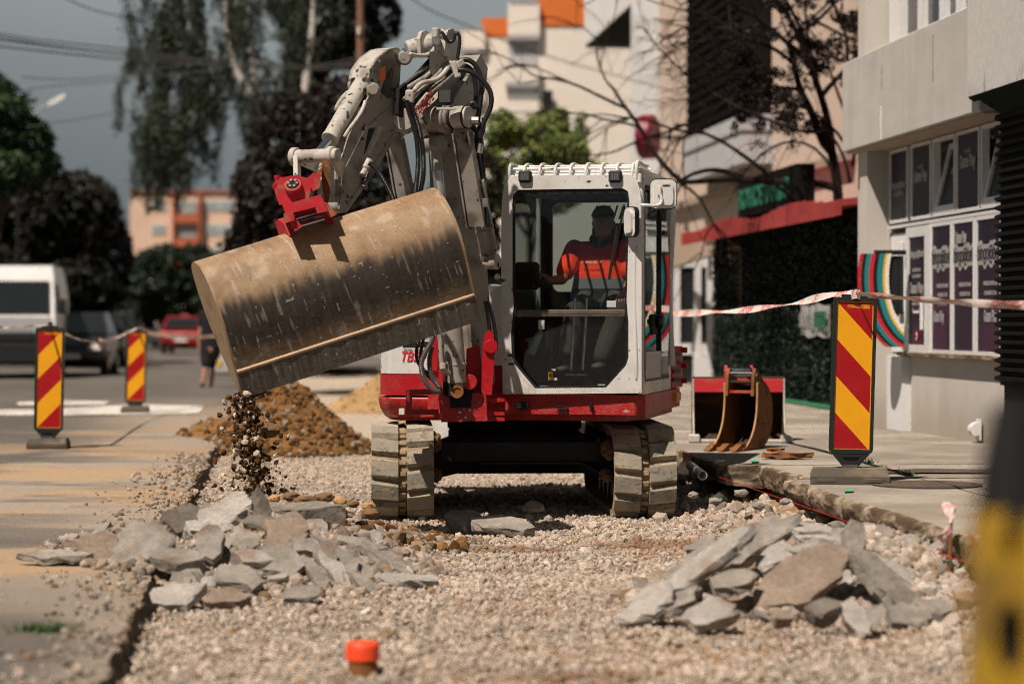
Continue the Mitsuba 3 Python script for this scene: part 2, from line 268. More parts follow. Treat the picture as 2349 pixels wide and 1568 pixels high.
# ------------------------------------------------------------------ the setting: ground, road, bed, pavement, hills
ROAD, WALK = 0.15, 0.36
WL, WR = -0.68, 3.44                                           # edges of the dug-out bed across the street
def n2(x, y, s=1.0, seed=0): return meshkit.fbm(np.stack([np.asarray(x) * s, np.asarray(y) * s, np.zeros_like(np.asarray(x)) + 0.5], -1), 3, seed) - 0.5
def edge_l(t): return WL + 0.16 * n2(t, t * 0, 1.1, 3) + 0.10 * n2(t, t * 0, 4.5, 5)
def heap(x, y, c, r, h, p=1.3):
    d = np.sqrt(((x - c[0]) / r[0]) ** 2 + ((y - c[1]) / r[1]) ** 2); return h * np.clip(1 - d, 0, 1) ** p
LH, RH = (P(560, 1300, 13.7), P(1835, 1330, 12.3))             # the two rubble heaps
def bed_z(x, y):
    x, y = np.asarray(x, float), np.asarray(y, float); w = x * SN[0] + y * SN[1]
    z = 0.05 * n2(x, y, 0.9, 1) + 0.03 * n2(x, y, 3.5, 2)
    z = z + 0.10 * np.clip((w - 2.75) / 0.6, 0, 1) * (0.7 + 1.2 * n2(x, y, 2.5, 9))
    z = z + heap(x, y, LH[:2] + [0.05, 0.0], (1.15, 1.35), 0.36, 1.1) + heap(x, y, P(760, 1230, 15.2)[:2], (0.85, 1.0), 0.22, 1.2)
    z = z + heap(x, y, RH[:2] + [-0.05, 0.15], (0.95, 0.95), 0.30, 1.15) + heap(x, y, P(2010, 1330, 12.9)[:2], (0.8, 1.0), 0.18)
    # wheel-trodden hollow in the middle, left clear for the machine
    k = np.exp(-((x - 0.05) / 1.3) ** 2 - ((y - 18.7) / 1.6) ** 2); return z * (1 - 0.85 * k)
add('ground', sheet(lambda a, b: np.stack([a, b, a * 0 - 0.35], -1), np.linspace(-900, 900, 3), np.linspace(-20, 4000, 3)), 'm_ground', kind='structure')
tt = np.concatenate([np.arange(2.0, 24, 0.06), np.arange(24, 66, 0.4)]); ww = np.linspace(WL - 0.45, WR + 0.75, 86)
def bed_fn(t, w):
    p = SN * w[..., None] + ST * t[..., None]; p[..., 2] = bed_z(p[..., 0], p[..., 1]); return p
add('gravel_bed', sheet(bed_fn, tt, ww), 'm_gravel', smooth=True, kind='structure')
# the old asphalt: broken edge with a face down into the bed
te = np.concatenate([np.arange(1.0, 30, 0.05), np.arange(30, 70, 0.6)])
def asph(t, k, k0=0):
    w = np.where(k < 5.5, -np.interp(k, [0, 1, 2, 3, 4, 5], [60, 14, 6, 3, 1.6, 0.9]) + WL * (k > 2), 0.0); e = edge_l(t)
    w = np.where(k >= 5.5, e - np.interp(k, [6, 7, 8, 9], [0.45, 0.16, 0.0, -0.05]), w)
    z = np.full(t.shape, ROAD) + 0.012 * n2(t, w, 1.5, 4) * (k > 1)
    z = np.where(k == 7, ROAD - 0.006 + 0.02 * n2(t, w, 5, 6), z); z = np.where(k == 8, ROAD - 0.03 + 0.05 * n2(t, t * 0, 7, 8), z); z = np.where(k == 9, -0.15, z)
    return SN * w[..., None] + ST * t[..., None] + ZZ * z[..., None]
add('road_edge', sheet(asph, te, np.array([8.0, 9.0])), 'm_edge', smooth=True, kind='structure', label='broken edge of the old asphalt')
add('road', cat(sheet(asph, te, np.arange(9.0)),
                sheet(lambda a, b: SN * b[..., None] + ST * a[..., None] + ZZ * ROAD, np.linspace(69.4, 900, 12), np.array([-60.0, -10, WR + 0.2]))), 'm_asphalt', smooth=30, kind='structure')
# a step where an older patch of asphalt ends, and the white stripes of the crossing
def strip(pts, z, name, m, **k):
    q = [G(u, v, z) for u, v in pts]; c = np.mean(q, 0); v = np.vstack([q, [c]]); n = len(q)
    return add(name, (v, np.array([[i, (i + 1) % n, n] for i in range(n)])), m, **k)
for pts, lab in (([(-60, 940), (100, 938), (300, 927), (470, 930), (455, 947), (300, 950), (100, 952), (-60, 951)], 'long white stripe across the asphalt behind the striped panels'),
                 ([(40, 922), (150, 918), (250, 920), (240, 927), (120, 929), (40, 928)], 'short pale stripe just beyond the long one')):
    strip(pts, ROAD + 0.012, 'road_marking', 'm_paintline', kind='structure', label=lab)
# pavement: concrete slabs with a broken edge, hollow below
def slab(name, t0, t1, e0, e1, seed, th=0.13, notch=0.0, lab=None):
    ts = np.arange(t0, t1 + 1e-6, 0.07); e = np.interp(ts, [t0, t1], [e0, e1]) + 0.07 * n2(ts, ts * 0 + seed, 1.4, seed) + 0.06 * n2(ts, ts * 0, 6, seed + 1)
    ks = np.arange(9.0)
    def fn(t, k):
        E = np.interp(t, ts, e); w = E + np.interp(k, ks, [2.95, 1.6, 0.7, 0.25, 0.035, 0.0, -0.012, 0.015, 0.30]); 
        jag = 0.05 * n2(t, k * 2.7, 6.5, seed + 3); w = w + jag * ((k >= 5) & (k <= 7))
        z = WALK + np.interp(k, ks, [0, 0, 0, 0, 0, -0.012, -th * 0.55, -th, -th - 0.03]) + 0.010 * n2(t, w, 1.3, 5) + 0.03 * n2(t, k * 1.9, 5, 7) * ((k >= 5) & (k <= 7))
        return SN * w[..., None] + ST * t[..., None] + ZZ * z[..., None]
    m = sheet(fn, ts, ks)
    ends = []
    for tq, s in ((t0, 0), (t1, 1)):
        row = m[0].reshape(len(ts), len(ks), 3)[-1 if s else 0]; c = row[:4].mean(0) - ZZ * th * 0.5; n = len(row); v = np.vstack([row, row[:1] - ZZ * th, [c]])
        ends.append((v, np.array([[i, i + 1, n + 1] for i in range(n)])))
    top = (m[1].reshape(2, -1, 3).reshape(2, len(ts) - 1, len(ks) - 1, 3)[:, :, :4].reshape(-1, 3), m[1].reshape(2, len(ts) - 1, len(ks) - 1, 3)[:, :, 4:].reshape(-1, 3))
    add('pavement_slab', (m[0], top[0]), 'm_concrete', smooth=True, kind='structure', label=lab)
    add('pavement_edge', cat((m[0], top[1]), *ends), 'm_slabside', smooth=40, kind='structure')
slab('a', 6.0, 16.25, 3.42, 3.43, 11, 0.13, lab='near concrete pavement slab with a broken overhanging edge')
slab('b', 16.32, 17.9, 3.62, 3.56, 21, 0.16, lab='short broken pavement slab between the two long ones')
slab('c', 17.93, 24.0, 3.34, 3.36, 31, 0.15, lab='farther concrete pavement slab under the two spare buckets')
slab('d', 24.05, 62.0, 3.36, 3.4, 41, 0.15, lab='far stretch of pavement along the buildings')
add('pavement_apron', sheet(lambda a, b: SN * b[..., None] + ST * a[..., None] + ZZ * (WALK - 0.006), np.linspace(5.0, 62, 40), np.array([6.2, 12.0])), 'm_concrete', kind='structure')
def bank(t, k):
    w = WR + np.interp(k, [0, 1, 2, 3], [-0.28, 0.02, 0.22, 0.35]) + 0.14 * n2(t, k * 3, 1.7, 14); z = np.interp(k, [0, 1, 2, 3], [-0.08, 0.06, 0.12, 0.30]) + 0.10 * n2(t, k * 3.1, 3, 15) * (k < 3)
    return SN * w[..., None] + ST * t[..., None] + ZZ * z[..., None]
add('earth_bank', sheet(bank, np.arange(6, 26, 0.08), np.arange(4.0)), 'm_earth', smooth=True, kind='structure')
for pts, lab in (([(2030, 1108), (2080, 1103), (2180, 1103), (2235, 1108), (2200, 1122), (2100, 1124)], 0),):
    c = G(2125, 1113, WALK); q = thing('manhole_cover', 'flat round rusty manhole cover set in the pavement by the striped panel', 'manhole cover')
    add('lid', lathe([(0, 0.010), (0.30, 0.010), (0.31, 0.0), (0.31, -0.02)], c + ZZ * 0.004, ZZ, 40), 'm_iron', q)
    add('frame', ring(c + ZZ * -0.01, c + ZZ * 0.012, 0.36, 0.317, 40), 'm_iron', q)
strip([(1985, 1078), (2120, 1074), (2300, 1076), (2300, 1084), (2120, 1083), (2000, 1085)], WALK + 0.009, 'drain_channel', 'm_iron', label='dark strip of a channel cover across the pavement', cat='drain cover')
for pts in ([(1722, 1054), (1740, 1053), (1741, 1057), (1724, 1058)], [(1936, 1122), (1958, 1121), (1957, 1125), (1938, 1126)]): strip(pts, WALK + 0.014, 'paint_mark', 'm_greenmark' if mat('m_greenmark', (0.03, 0.28, 0.14), .8) else '', kind='structure', label='small green spray mark on the pavement slab')
# hills far behind the houses
hx = np.linspace(-900, 900, 60); hz = 6 + 16 * np.clip(meshkit.fbm(np.stack([hx * 0.004, hx * 0, hx * 0], -1), 3, 5), 0, 1) + 34 * np.exp(-((hx + 250) / 90) ** 2)
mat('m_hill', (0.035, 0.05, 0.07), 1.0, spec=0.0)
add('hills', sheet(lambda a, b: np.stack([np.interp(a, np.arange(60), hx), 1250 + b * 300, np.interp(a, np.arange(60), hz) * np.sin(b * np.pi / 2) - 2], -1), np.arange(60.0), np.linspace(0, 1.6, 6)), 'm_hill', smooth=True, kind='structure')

# ------------------------------------------------------------------ stones
ICO = trimesh.creation.icosahedron(); IV, IF = np.array(ICO.vertices), np.array(ICO.faces)
OV = np.array([[1, 0, 0], [-1, 0, 0], [0, 1, 0], [0, -1, 0], [0, 0, 1], [0, 0, -1.0]]); OF = np.array([[0, 2, 4], [2, 1, 4], [1, 3, 4], [3, 0, 4], [2, 0, 5], [1, 2, 5], [3, 1, 5], [0, 3, 5]])
STONE = np.array([1.02, 0.98, 0.935]) * np.array([[0.56, 0.49, 0.43], [0.51, 0.44, 0.385], [0.61, 0.54, 0.48], [0.43, 0.375, 0.315], [0.54, 0.465, 0.40], [0.38, 0.27, 0.17], [0.32, 0.295, 0.27], [0.64, 0.60, 0.54]])
SOIL = 0.8 * np.array([[0.24, 0.125, 0.045], [0.17, 0.085, 0.03], [0.30, 0.165, 0.065], [0.40, 0.34, 0.27], [0.10, 0.055, 0.025], [0.27, 0.14, 0.05]])
def pebbles(pos, rad, cols, g, base=None, flat=0.7):
    V, Fc = base or (IV, IF); n = len(pos)
    q = g.normal(size=(n, 4)); q /= np.linalg.norm(q, axis=1, keepdims=True); a, b, c, d = q.T
    R = np.stack([1 - 2 * (c * c + d * d), 2 * (b * c - a * d), 2 * (b * d + a * c), 2 * (b * c + a * d), 1 - 2 * (b * b + d * d), 2 * (c * d - a * b), 2 * (b * d - a * c), 2 * (c * d + a * b), 1 - 2 * (b * b + c * c)], -1).reshape(n, 3, 3)
    sc = rad[:, None] * np.stack([g.uniform(0.9, 1.35, n), g.uniform(0.75, 1.1, n), g.uniform(flat - 0.2, flat + 0.25, n)], -1)
    v = V[None] * g.uniform(0.78, 1.18, (n, len(V), 1)) * sc[:, None]; v = np.einsum('nij,nkj->nki', R, v) + pos[:, None]
    f = (Fc[None] + (np.arange(n) * len(V))[:, None, None]).reshape(-1, 3)
    return (v.reshape(-1, 3), f), np.repeat(cols, len(V), 0)
def stone_cols(n, g, pal, p=None): return np.clip(pal[g.choice(len(pal), n, p=p)] * g.uniform(0.74, 1.12, (n, 1)) * 0.86, 0, 0.8)
g = np.random.default_rng(21)
PS = [0.24, 0.2, 0.16, 0.14, 0.12, 0.05, 0.06, 0.03]
SPOTS = [(G(1530, 1256)[:2], .62, .42), (G(1150, 1262)[:2], .5, .28), (G(1000, 1245)[:2], .4, .35), (G(1340, 1560)[:2], .35, .25), (G(1640, 1180)[:2], .5, .4)]
def soil_spot(x, y):
    b = np.zeros(np.shape(x))
    for c, rx, ry in SPOTS: b = np.maximum(b, np.clip(1.25 - ((x - c[0]) / rx) ** 2 - ((y - c[1]) / ry) ** 2 + 1.6 * n2(x, y, 4, 8), 0, 1))
    return np.maximum(b, np.clip((n2(x, y, 1.3, 77) - .13) * 6, 0, .75))
def bed_stones(n, t0, t1, rmin, rmax, base, pw=1.0):
    t = t0 + (t1 - t0) * g.random(n) ** pw; w = g.uniform(WL - 0.05, WR + 0.2, n); p = SN * w[:, None] + ST * t[:, None]
    r = rmin + (rmax - rmin) * g.random(n) ** 2.2
    p[:, 2] = bed_z(p[:, 0], p[:, 1]) + r * g.uniform(-0.1, 0.65, n); c = stone_cols(n, g, STONE, PS) * (0.86 + .5 * (n2(p[:, 0], p[:, 1], 1.6, 55) + .2))[:, None]; b = soil_spot(p[:, 0], p[:, 1]); keep = g.random(n) > b * .45; c = c * (1 - .75 * b[:, None]) + np.array([0.20, 0.105, 0.05]) * .75 * b[:, None]
    return pebbles(p[keep], r[keep], c[keep], g, base)
parts = [bed_stones(36000, 7.4, 13.5, 0.007, 0.023, (OV, OF)), bed_stones(30000, 13.0, 18.6, 0.007, 0.021, (IV, IF)), bed_stones(8000, 18.4, 27, 0.012, 0.03, (OV, OF)), bed_stones(900, 8, 19, 0.022, 0.042, (IV, IF))]
m = cat(*[a for a, _ in parts]); c = np.vstack([b for _, b in parts])
add('gravel', m, 'm_stones', color=c, kind='stuff', label='pale crushed gravel covering the dug-out bed of the road')
# crumbs along the broken asphalt edge and rough rubble banked under the pavement
def scatter(n, fn, r0, r1, pal, p=None, base=None, pw=2.0):
    x, y, z = fn(n); r = r0 + (r1 - r0) * g.random(n) ** pw; return pebbles(np.stack([x, y, z + r * 0.3], -1), r, stone_cols(n, g, pal, p), g, base or (IV, IF))
def f_edge(n):
    t = g.uniform(7.6, 24, n); w = edge_l(t) - np.abs(g.normal(0, 0.22, n)) * (0.5 + 1.4 * np.clip(n2(t, t * 0, 0.8, 31) + 0.45, 0, 1)) + 0.04; p = SN * w[:, None] + ST * t[:, None]
    return p[:, 0], p[:, 1], np.full(n, ROAD)
def f_bank(n):
    t = g.uniform(7.5, 24, n); w = WR + g.normal(-0.18, 0.22, n); p = SN * w[:, None] + ST * t[:, None]; w2 = np.clip((w - WR + 0.28) / 0.5, 0, 1)
    return p[:, 0], p[:, 1], np.maximum(bed_z(p[:, 0], p[:, 1]), -0.05 + 0.16 * w2)
parts = [scatter(1150, f_edge, 0.006, 0.026, STONE * 0.68), scatter(500, f_bank, 0.03, 0.085, STONE * 0.85), scatter(2600, f_bank, 0.012, 0.04, STONE * 0.9)]
add('crumbled_stone', cat(*[a for a, _ in parts]), 'm_stones', color=np.vstack([b for _, b in parts]), kind='stuff', label='loose crumbs and rough stones along both broken edges of the bed')
# heaps of small rubble under the big pieces
def f_heap(c, r, s=0.55):
    def fn(n):
        a, q = g.uniform(0, 2 * np.pi, n), np.sqrt(g.random(n)); x, y = c[0] + r[0] * q * np.cos(a), c[1] + r[1] * q * np.sin(a); z = np.maximum(bed_z(x, y), np.where(x * SN[0] + y * SN[1] < edge_l(x * ST[0] + y * ST[1]), ROAD, -1)); return x, y, z
    return fn
parts = [scatter(3200, f_heap(LH, (1.15, 1.35)), 0.008, 0.05, STONE * 0.72), scatter(1100, f_heap(P(790, 1215, 15.4), (0.85, 0.95)), 0.015, 0.06, np.vstack([STONE * 0.6, SOIL]), None),
         scatter(2600, f_heap(RH + [-0.05, 0.15, 0], (1.0, 0.95)), 0.008, 0.05, STONE * 0.8), scatter(700, f_heap(P(2040, 1330, 12.9), (0.75, 1.1)), 0.015, 0.055, STONE * 0.9)]
add('small_rubble', cat(*[a for a, _ in parts]), 'm_stones', color=np.vstack([b for _, b in parts]), kind='stuff', label='small broken stones that fill both rubble heaps')

# soil mounds behind the machine
def mound(name, c, r, h, n, pal, lab, seed, m):
    def fn(a, q):
        x, y = r[0] * q * np.cos(a), r[1] * q * np.sin(a); k = np.stack([x * 3, y * 3, a * 0 + seed], -1)
        z = h * (1 - q) ** 0.95 * (1 + 0.5 * (meshkit.fbm(k, 3, seed) - 0.5)) + 0.12 * (meshkit.fbm(k * 2.5, 3, seed + 2) - 0.5) * (q < 0.99); return np.stack([x, y, z], -1) + c
    sh = sheet(fn, np.linspace(0, 2 * np.pi, 49), np.linspace(0.0, 1, 22))
    a, q = g.uniform(0, 2 * np.pi, n), np.sqrt(g.random(n)) * 1.08; p = fn(a, np.minimum(q, 1.0)); p[:, :2] = c[:2] + np.stack([r[0] * q * np.cos(a), r[1] * q * np.sin(a)], -1); rr = 0.006 + 0.045 * g.random(n) ** 5
    pm, pc = pebbles(p, rr, stone_cols(n, g, pal), g)
    add(name, cat(sh, pm), 'm_stones', color=np.vstack([np.clip(pal[0] * (0.75 + 0.6 * meshkit.fbm(sh[0] * 7, 3, 4)[:, None]), 0, 1), pc]), kind='stuff', label=lab)
mound('soil_mound', G(650, 1035, 0.02) + [0.0, 0.25, 0], (1.0, 1.0), 0.80, 7000, SOIL, 'heap of brown dug-out soil with pale stones under the raised bucket', 3, None)
mound('soil_mound', G(520, 1010, 0.10) + [0.05, 0.3, 0], (0.75, 0.8), 0.30, 900, SOIL, 'low spill of brown soil at the broken asphalt edge, left of the big soil heap', 6, None)
mound('sand_mound', G(860, 948, 0.0) + [0.2, 0.9, 0], (1.15, 1.0), 0.60, 900, np.array([[0.34, 0.22, 0.105], [0.38, 0.26, 0.14], [0.30, 0.19, 0.09]]), 'ochre sand heap on the bed far behind the machine', 8, None)
# soil falling from the bucket
g2 = np.random.default_rng(5); k = 1700; s = g2.random(k)
u_ = 560 + 26 * s + g2.normal(0, 9 + 18 * s, k) * g2.choice([.7, 1, 1.9], k); v_ = 900 + 235 * s; pos = np.array([P(a, b, 15.2 + g2.normal(0, 0.07)) for a, b in zip(u_, v_)])
pm, pc = pebbles(pos, 0.003 + 0.024 * g2.random(k) ** 4, np.clip(np.vstack([SOIL[[1, 4, 5, 0]] * 0.5, STONE[[0, 3]]])[g2.choice(6, k, p=[0.3, 0.25, 0.15, 0.1, 0.1, 0.1])], 0, 1), g2)
add('falling_soil', pm, 'm_stones', color=pc, kind='stuff', label='dark soil and pebbles falling from the low corner of the bucket')

# ------------------------------------------------------------------ broken concrete: every larger piece on its own
def chunk(seed, a, b, th):
    q = np.random.default_rng(seed); n = int(q.integers(5, 9)); ang = np.sort(np.arange(n) * 2 * np.pi / n + q.uniform(-0.38, 0.38, n)); rr = q.uniform(0.84, 1.08, n); th = th * .78
    pg = np.stack([a / 2 * rr * np.cos(ang), b / 2 * rr * np.sin(ang)], 1); out = []
    for i in range(n):
        p, r = pg[i], pg[(i + 1) % n]; L = np.linalg.norm(r - p); k = max(1, int(L / 0.045))
        for s in range(k): out.append(p + (r - p) * s / k + (q.normal(0, 0.007, 2) if s else 0))
    out = np.array(out); N = len(out); lv = [(0.965, 0.5), (1.0, 0.38), (1.0, -0.2), (0.96, -0.5)]; V = []
    for s, z in lv:
        o = out * s + q.normal(0, 0.006, (N, 2)); V.append(np.column_stack([o, np.full(N, z * th) + q.normal(0, 0.0018 if z == 0.5 else 0.006, N)]))
    in1 = out * 0.5; V.insert(0, np.column_stack([in1, np.full(N, th * 0.5) + q.normal(0, 0.0012, N)])); V.append(np.column_stack([in1, np.full(N, -th * 0.5)]))
    V = np.vstack(V + [[[0, 0, th * 0.5]], [[0, 0, -th * 0.5]]]); f = []
    for r in range(5):
        i = np.arange(N); j = (i + 1) % N; f += [np.stack([i + r * N, i + (r + 1) * N, j + (r + 1) * N], -1), np.stack([i + r * N, j + (r + 1) * N, j + r * N], -1)]
    i = np.arange(N); j = (i + 1) % N; f += [np.stack([i, j, i * 0 + 6 * N], -1), np.stack([j + 5 * N, i + 5 * N, i * 0 + 6 * N + 1], -1)]
    return V, np.vstack(f)
_seed = [100]
def place(u, v, Y, a, b, th, nx, ny, spin, m, lab, group, name='concrete_chunk', catg='concrete chunk'):
    for y in np.arange(Y - 1.6, Y, .02):                            # lay it on the heap, not inside it
        p = P(u, v, y); s = float(bed_z(p[0], p[1])); s = max(s, ROAD) if p[0] * SN[0] + p[1] * SN[1] < WL else s
        if p[2] < s + .045: Y = y - .02; break
    _seed[0] += 1; nz = nrm([nx, ny, 1.0]) if abs(nx) + abs(ny) < 8 else nrm([nx / 10, ny / 10, 0.25])
    ex = nrm(np.cross([0, 1, 0.001], nz)) ; ex = ex if ex[0] > 0 else -ex; ey = np.cross(nz, ex); c, s = math.cos(math.radians(spin)), math.sin(math.radians(spin))
    R = frame(ex * c + ey * s, -ex * s + ey * c, nz)
    k = add(name, xf(chunk(_seed[0], a, b, th), R, P(u, v, Y)), m, smooth=28); tag(k, lab, catg, group); return k
LG, RG = 'broken concrete pieces of the left heap', 'broken concrete pieces of the right heap'
A = 'm_chunk'; B_ = 'm_chunk_brown'; D_ = 'm_chunk_dark'; W_ = 'm_chunk_pale'
for (u, v, Y, a, b, th, nx, ny, sp, m, lab) in [
    (222, 1270, 12.9, .30, .26, .09, -0.2, -2.2, 70, B_, 'brown faced chunk standing on edge at the left end of the left heap'),
    (322, 1255, 12.85, .40, .42, .07, -0.35, -0.75, 20, A, 'large flat grey slab leaning towards the road on the left heap'),
    (405, 1283, 12.7, .28, .22, .08, 0.1, -0.35, 10, A, 'thick flat slab with a dark hollow under it, right of the large grey slab'),
    (482, 1245, 12.9, .17, .24, .06, 0.0, -1.3, 15, A, 'small grey plate leaning upright in the middle of the left heap'),
    (520, 1182, 13.9, .38, .34, .10, -0.3, -0.6, 30, W_, 'pinkish crusted slab at the top left of the left heap'),
    (590, 1168, 13.6, .16, .30, .10, 0.9, -0.7, 30, D_, 'dark lump tilted at the very top of the left heap'),
    (695, 1180, 13.8, .52, .30, .13, -0.05, -0.12, -8, D_, 'long thick dark slab with a pale crust, top right of the left heap'),
    (655, 1228, 13.2, .29, .34, .07, 0.3, -1.1, 30, B_, 'tan faced slab leaning below the long dark slab'),
    (640, 1298, 12.9, .26, .32, .05, -0.25, -1.0, 40, A, 'pale grey plate tilted at the foot of the tan faced slab'),
    (545, 1325, 12.5, .34, .22, .05, 0.1, -0.5, -14, A, 'flat grey flake low in the middle of the left heap'),
    (512, 1372, 12.15, .26, .18, .06, 0.05, -0.5, 5, B_, 'brown flat chunk at the front foot of the left heap'),
    (400, 1372, 12.1, .36, .24, .07, -0.1, -0.6, 12, W_, 'whitish broken slab at the front left of the left heap'),
    (800, 1290, 13.3, .60, .11, .06, 0.35, -0.45, -30, A, 'longest of the splinters sloping to the right end of the left heap'),
    (880, 1285, 13.7, .55, .12, .05, 0.35, -0.35, -27, A, 'long flat splinter behind the longest splinter'),
    (895, 1280, 14.1, .42, .10, .06, 0.3, -0.3, -36, A, 'farthest splinter at the right end of the left heap'),
    (830, 1252, 14.0, .34, .14, .06, 0.2, -0.3, -5, A, 'short grey bar lying across the splinters'),
    (730, 1322, 12.9, .36, .09, .06, 0.2, -0.9, -52, A, 'steep splinter pointing down left of the longest one'),
    (772, 1322, 12.8, .42, .10, .06, 0.25, -0.9, -48, W_, 'pale steep splinter beside the longest one'),
    (832, 1338, 12.9, .26, .09, .05, 0.3, -0.7, -38, A, 'short splinter under the longest one'),
    (935, 1330, 13.1, .40, .13, .05, 0.1, -0.25, 12, W_, 'pale flat flake at the far right tip of the left heap'),
    (130, 1275, 12.9, .42, .20, .05, 0.0, -0.15, 3, A, 'thin strip of concrete lying flat on the asphalt left of the left heap'),
    (425, 1195, 13.6, .30, .22, .09, 0.3, -0.9, 35, D_, 'dark chunk tipped on edge behind the large grey slab'),
    (600, 1205, 13.4, .20, .16, .08, 0.1, -0.5, 0, D_, 'dark block under the long dark slab'),
    (555, 1250, 13.1, .24, .18, .07, -0.1, -0.7, 15, A, 'grey block beside the small upright plate'),
    (575, 1285, 12.8, .22, .15, .09, 0.2, -0.5, 8, W_, 'rounded pale lump in the middle of the left heap'),
    (480, 1212, 13.4, .30, .20, .05, 0.0, -0.4, -10, W_, 'white flake in front of the pinkish slab'),
    (700, 1255, 13.1, .18, .16, .07, 0.3, -0.6, 40, A, 'grey wedge right of the tan faced slab'),
    (690, 1365, 12.4, .22, .15, .06, 0.0, -0.4, 20, A, 'pale grey piece at the front right of the left heap'),
    (745, 1275, 13.0, .12, .20, .07, 0.2, -0.6, 20, A, 'rounded lump above the steep splinters'),
    (1155, 1205, 16.2, .46, .32, .07, 0.05, -0.25, -8, A, 'flat pale slab lying alone on the gravel in front of the tracks'),
    (1065, 1195, 16.3, .26, .20, .10, 0.1, -0.4, 20, D_, 'dark lump lying left of the lone slab in front of the tracks'),
    (1225, 1163, 17.4, .15, .11, .05, 0.1, -0.5, 15, A, 'small pale stone under the front of the machine')]:
    place(u, v, Y, a, b, th, nx, ny, sp, m, lab, LG if Y < 15 else None)
for (u, v, Y, a, b, th, nx, ny, sp, m, lab) in [
    (1680, 1268, 12.3, .80, .30, .07, -0.50, -0.55, 0, A, 'longest slab, sloping down the left flank of the right heap'),
    (1625, 1290, 11.9, .62, .22, .07, -0.7, -0.4, 4, W_, 'pale slab lying along the front of the longest slab'),
    (1755, 1262, 12.6, .40, .36, .06, -0.4, -1.0, 20, B_, 'tan faced slab behind the longest slab of the right heap'),
    (1835, 1325, 11.7, .58, .32, .06, -0.30, -1.0, 20, B_, 'broad tan slab tilted to the camera at the centre of the right heap'),
    (1958, 1245, 12.1, .11, .27, .16, 0.25, -2.4, 4, A, 'narrow slab standing on end at the peak of the right heap'),
    (2035, 1345, 11.7, .60, .26, .08, 0.75, -0.7, -14, A, 'long slab sloping down the right side of the right heap'),
    (2075, 1330, 12.1, .50, .20, .06, 0.7, -0.4, -10, W_, 'pale slab behind the slab on the right side of the right heap'),
    (1490, 1385, 11.3, .34, .22, .06, -0.55, -0.6, 20, W_, 'pale slab at the left foot of the right heap'),
    (1560, 1382, 11.3, .30, .15, .07, -0.3, -0.5, 15, A, 'grey bar right of the pale slab at the left foot of the right heap'),
    (1630, 1410, 11.0, .30, .20, .09, -0.3, -0.7, 5, W_, 'whitish rounded block at the front foot of the right heap'),
    (1855, 1215, 12.3, .30, .16, .045, 0.1, -0.2, -8, W_, 'topmost thin plate of the stacked plates on the right heap'),
    (1880, 1238, 12.2, .30, .14, .045, 0.0, -0.2, -16, W_, 'second thin plate from the top of the right heap'),
    (1850, 1262, 12.0, .26, .14, .045, -0.1, -0.2, -12, A, 'third thin plate from the top of the right heap'),
    (1780, 1280, 12.0, .24, .18, .07, -0.3, -0.6, 20, W_, 'pale wedge between the longest and the broad slab'),
    (1920, 1235, 12.2, .24, .12, .05, -0.2, -0.6, 25, A, 'grey flake leaning on the upright slab'),
    (1680, 1335, 11.6, .24, .15, .06, -0.1, -0.6, 10, A, 'rounded grey piece left of the broad tan slab'),
    (1960, 1420, 10.9, .09, .24, .08, -0.2, -1.3, 14, W_, 'small splinter on end at the front of the right heap'),
    (1995, 1430, 10.9, .09, .24, .08, 0.3, -1.2, -20, A, 'second small splinter at the front of the right heap'),
    (1890, 1405, 10.9, .18, .15, .10, 0.0, -0.4, 30, D_, 'dark lump under the broad tan slab'),
    (2085, 1418, 11.2, .22, .18, .09, 0.2, -0.6, 10, A, 'blocky piece at the right foot of the right heap'),
    (2140, 1400, 11.8, .22, .18, .09, 0.2, -0.3, 40, A, 'grey block beyond the right foot of the right heap'),
    (1790, 1420, 10.8, .12, .10, .07, 0.1, -0.4, 30, B_, 'small ochre piece at the front of the right heap'),
    (1610, 1250, 13.0, .22, .12, .06, -0.3, -0.5, 10, A, 'flat piece behind the upper left of the right heap')]:
    place(u, v, Y, a, b, th, nx, ny, sp, m, lab, RG)
g3 = np.random.default_rng(77)
for c, r, n, grp, where in ((LH, (1.05, 1.15), 110, LG, 'left'), (RH, (0.95, 0.9), 95, RG, 'right')):
    for i in range(n):
        a, q = g3.uniform(0, 2 * np.pi), math.sqrt(g3.random()); x, y = c[0] + r[0] * q * math.cos(a), c[1] + r[1] * q * math.sin(a); s = 0.08 + 0.17 * g3.random() ** 1.6; z = float(bed_z(x, y)) + 0.02
        if x * SN[0] + y * SN[1] < edge_l(np.array(x * ST[0] + y * ST[1])): z = max(z, ROAD + 0.03)
        _seed[0] += 1; nz = nrm([g3.normal(0, .6), g3.normal(-.35, .6), 1]); ex, ey, _ = basis(nz); sp = g3.uniform(0, 6.28)
        k = add('concrete_chunk', xf(chunk(_seed[0], s, s * g3.uniform(.4, .9), g3.uniform(.03, .065)), frame(ex * math.cos(sp) + ey * math.sin(sp), -ex * math.sin(sp) + ey * math.cos(sp), nz), (x, y, z)), [A, A, W_, B_, D_][int(g3.integers(0, 5))], smooth=28)
        tag(k, f'small broken concrete piece in the {where} rubble heap', 'concrete chunk', f'small broken concrete pieces of the {where} heap')
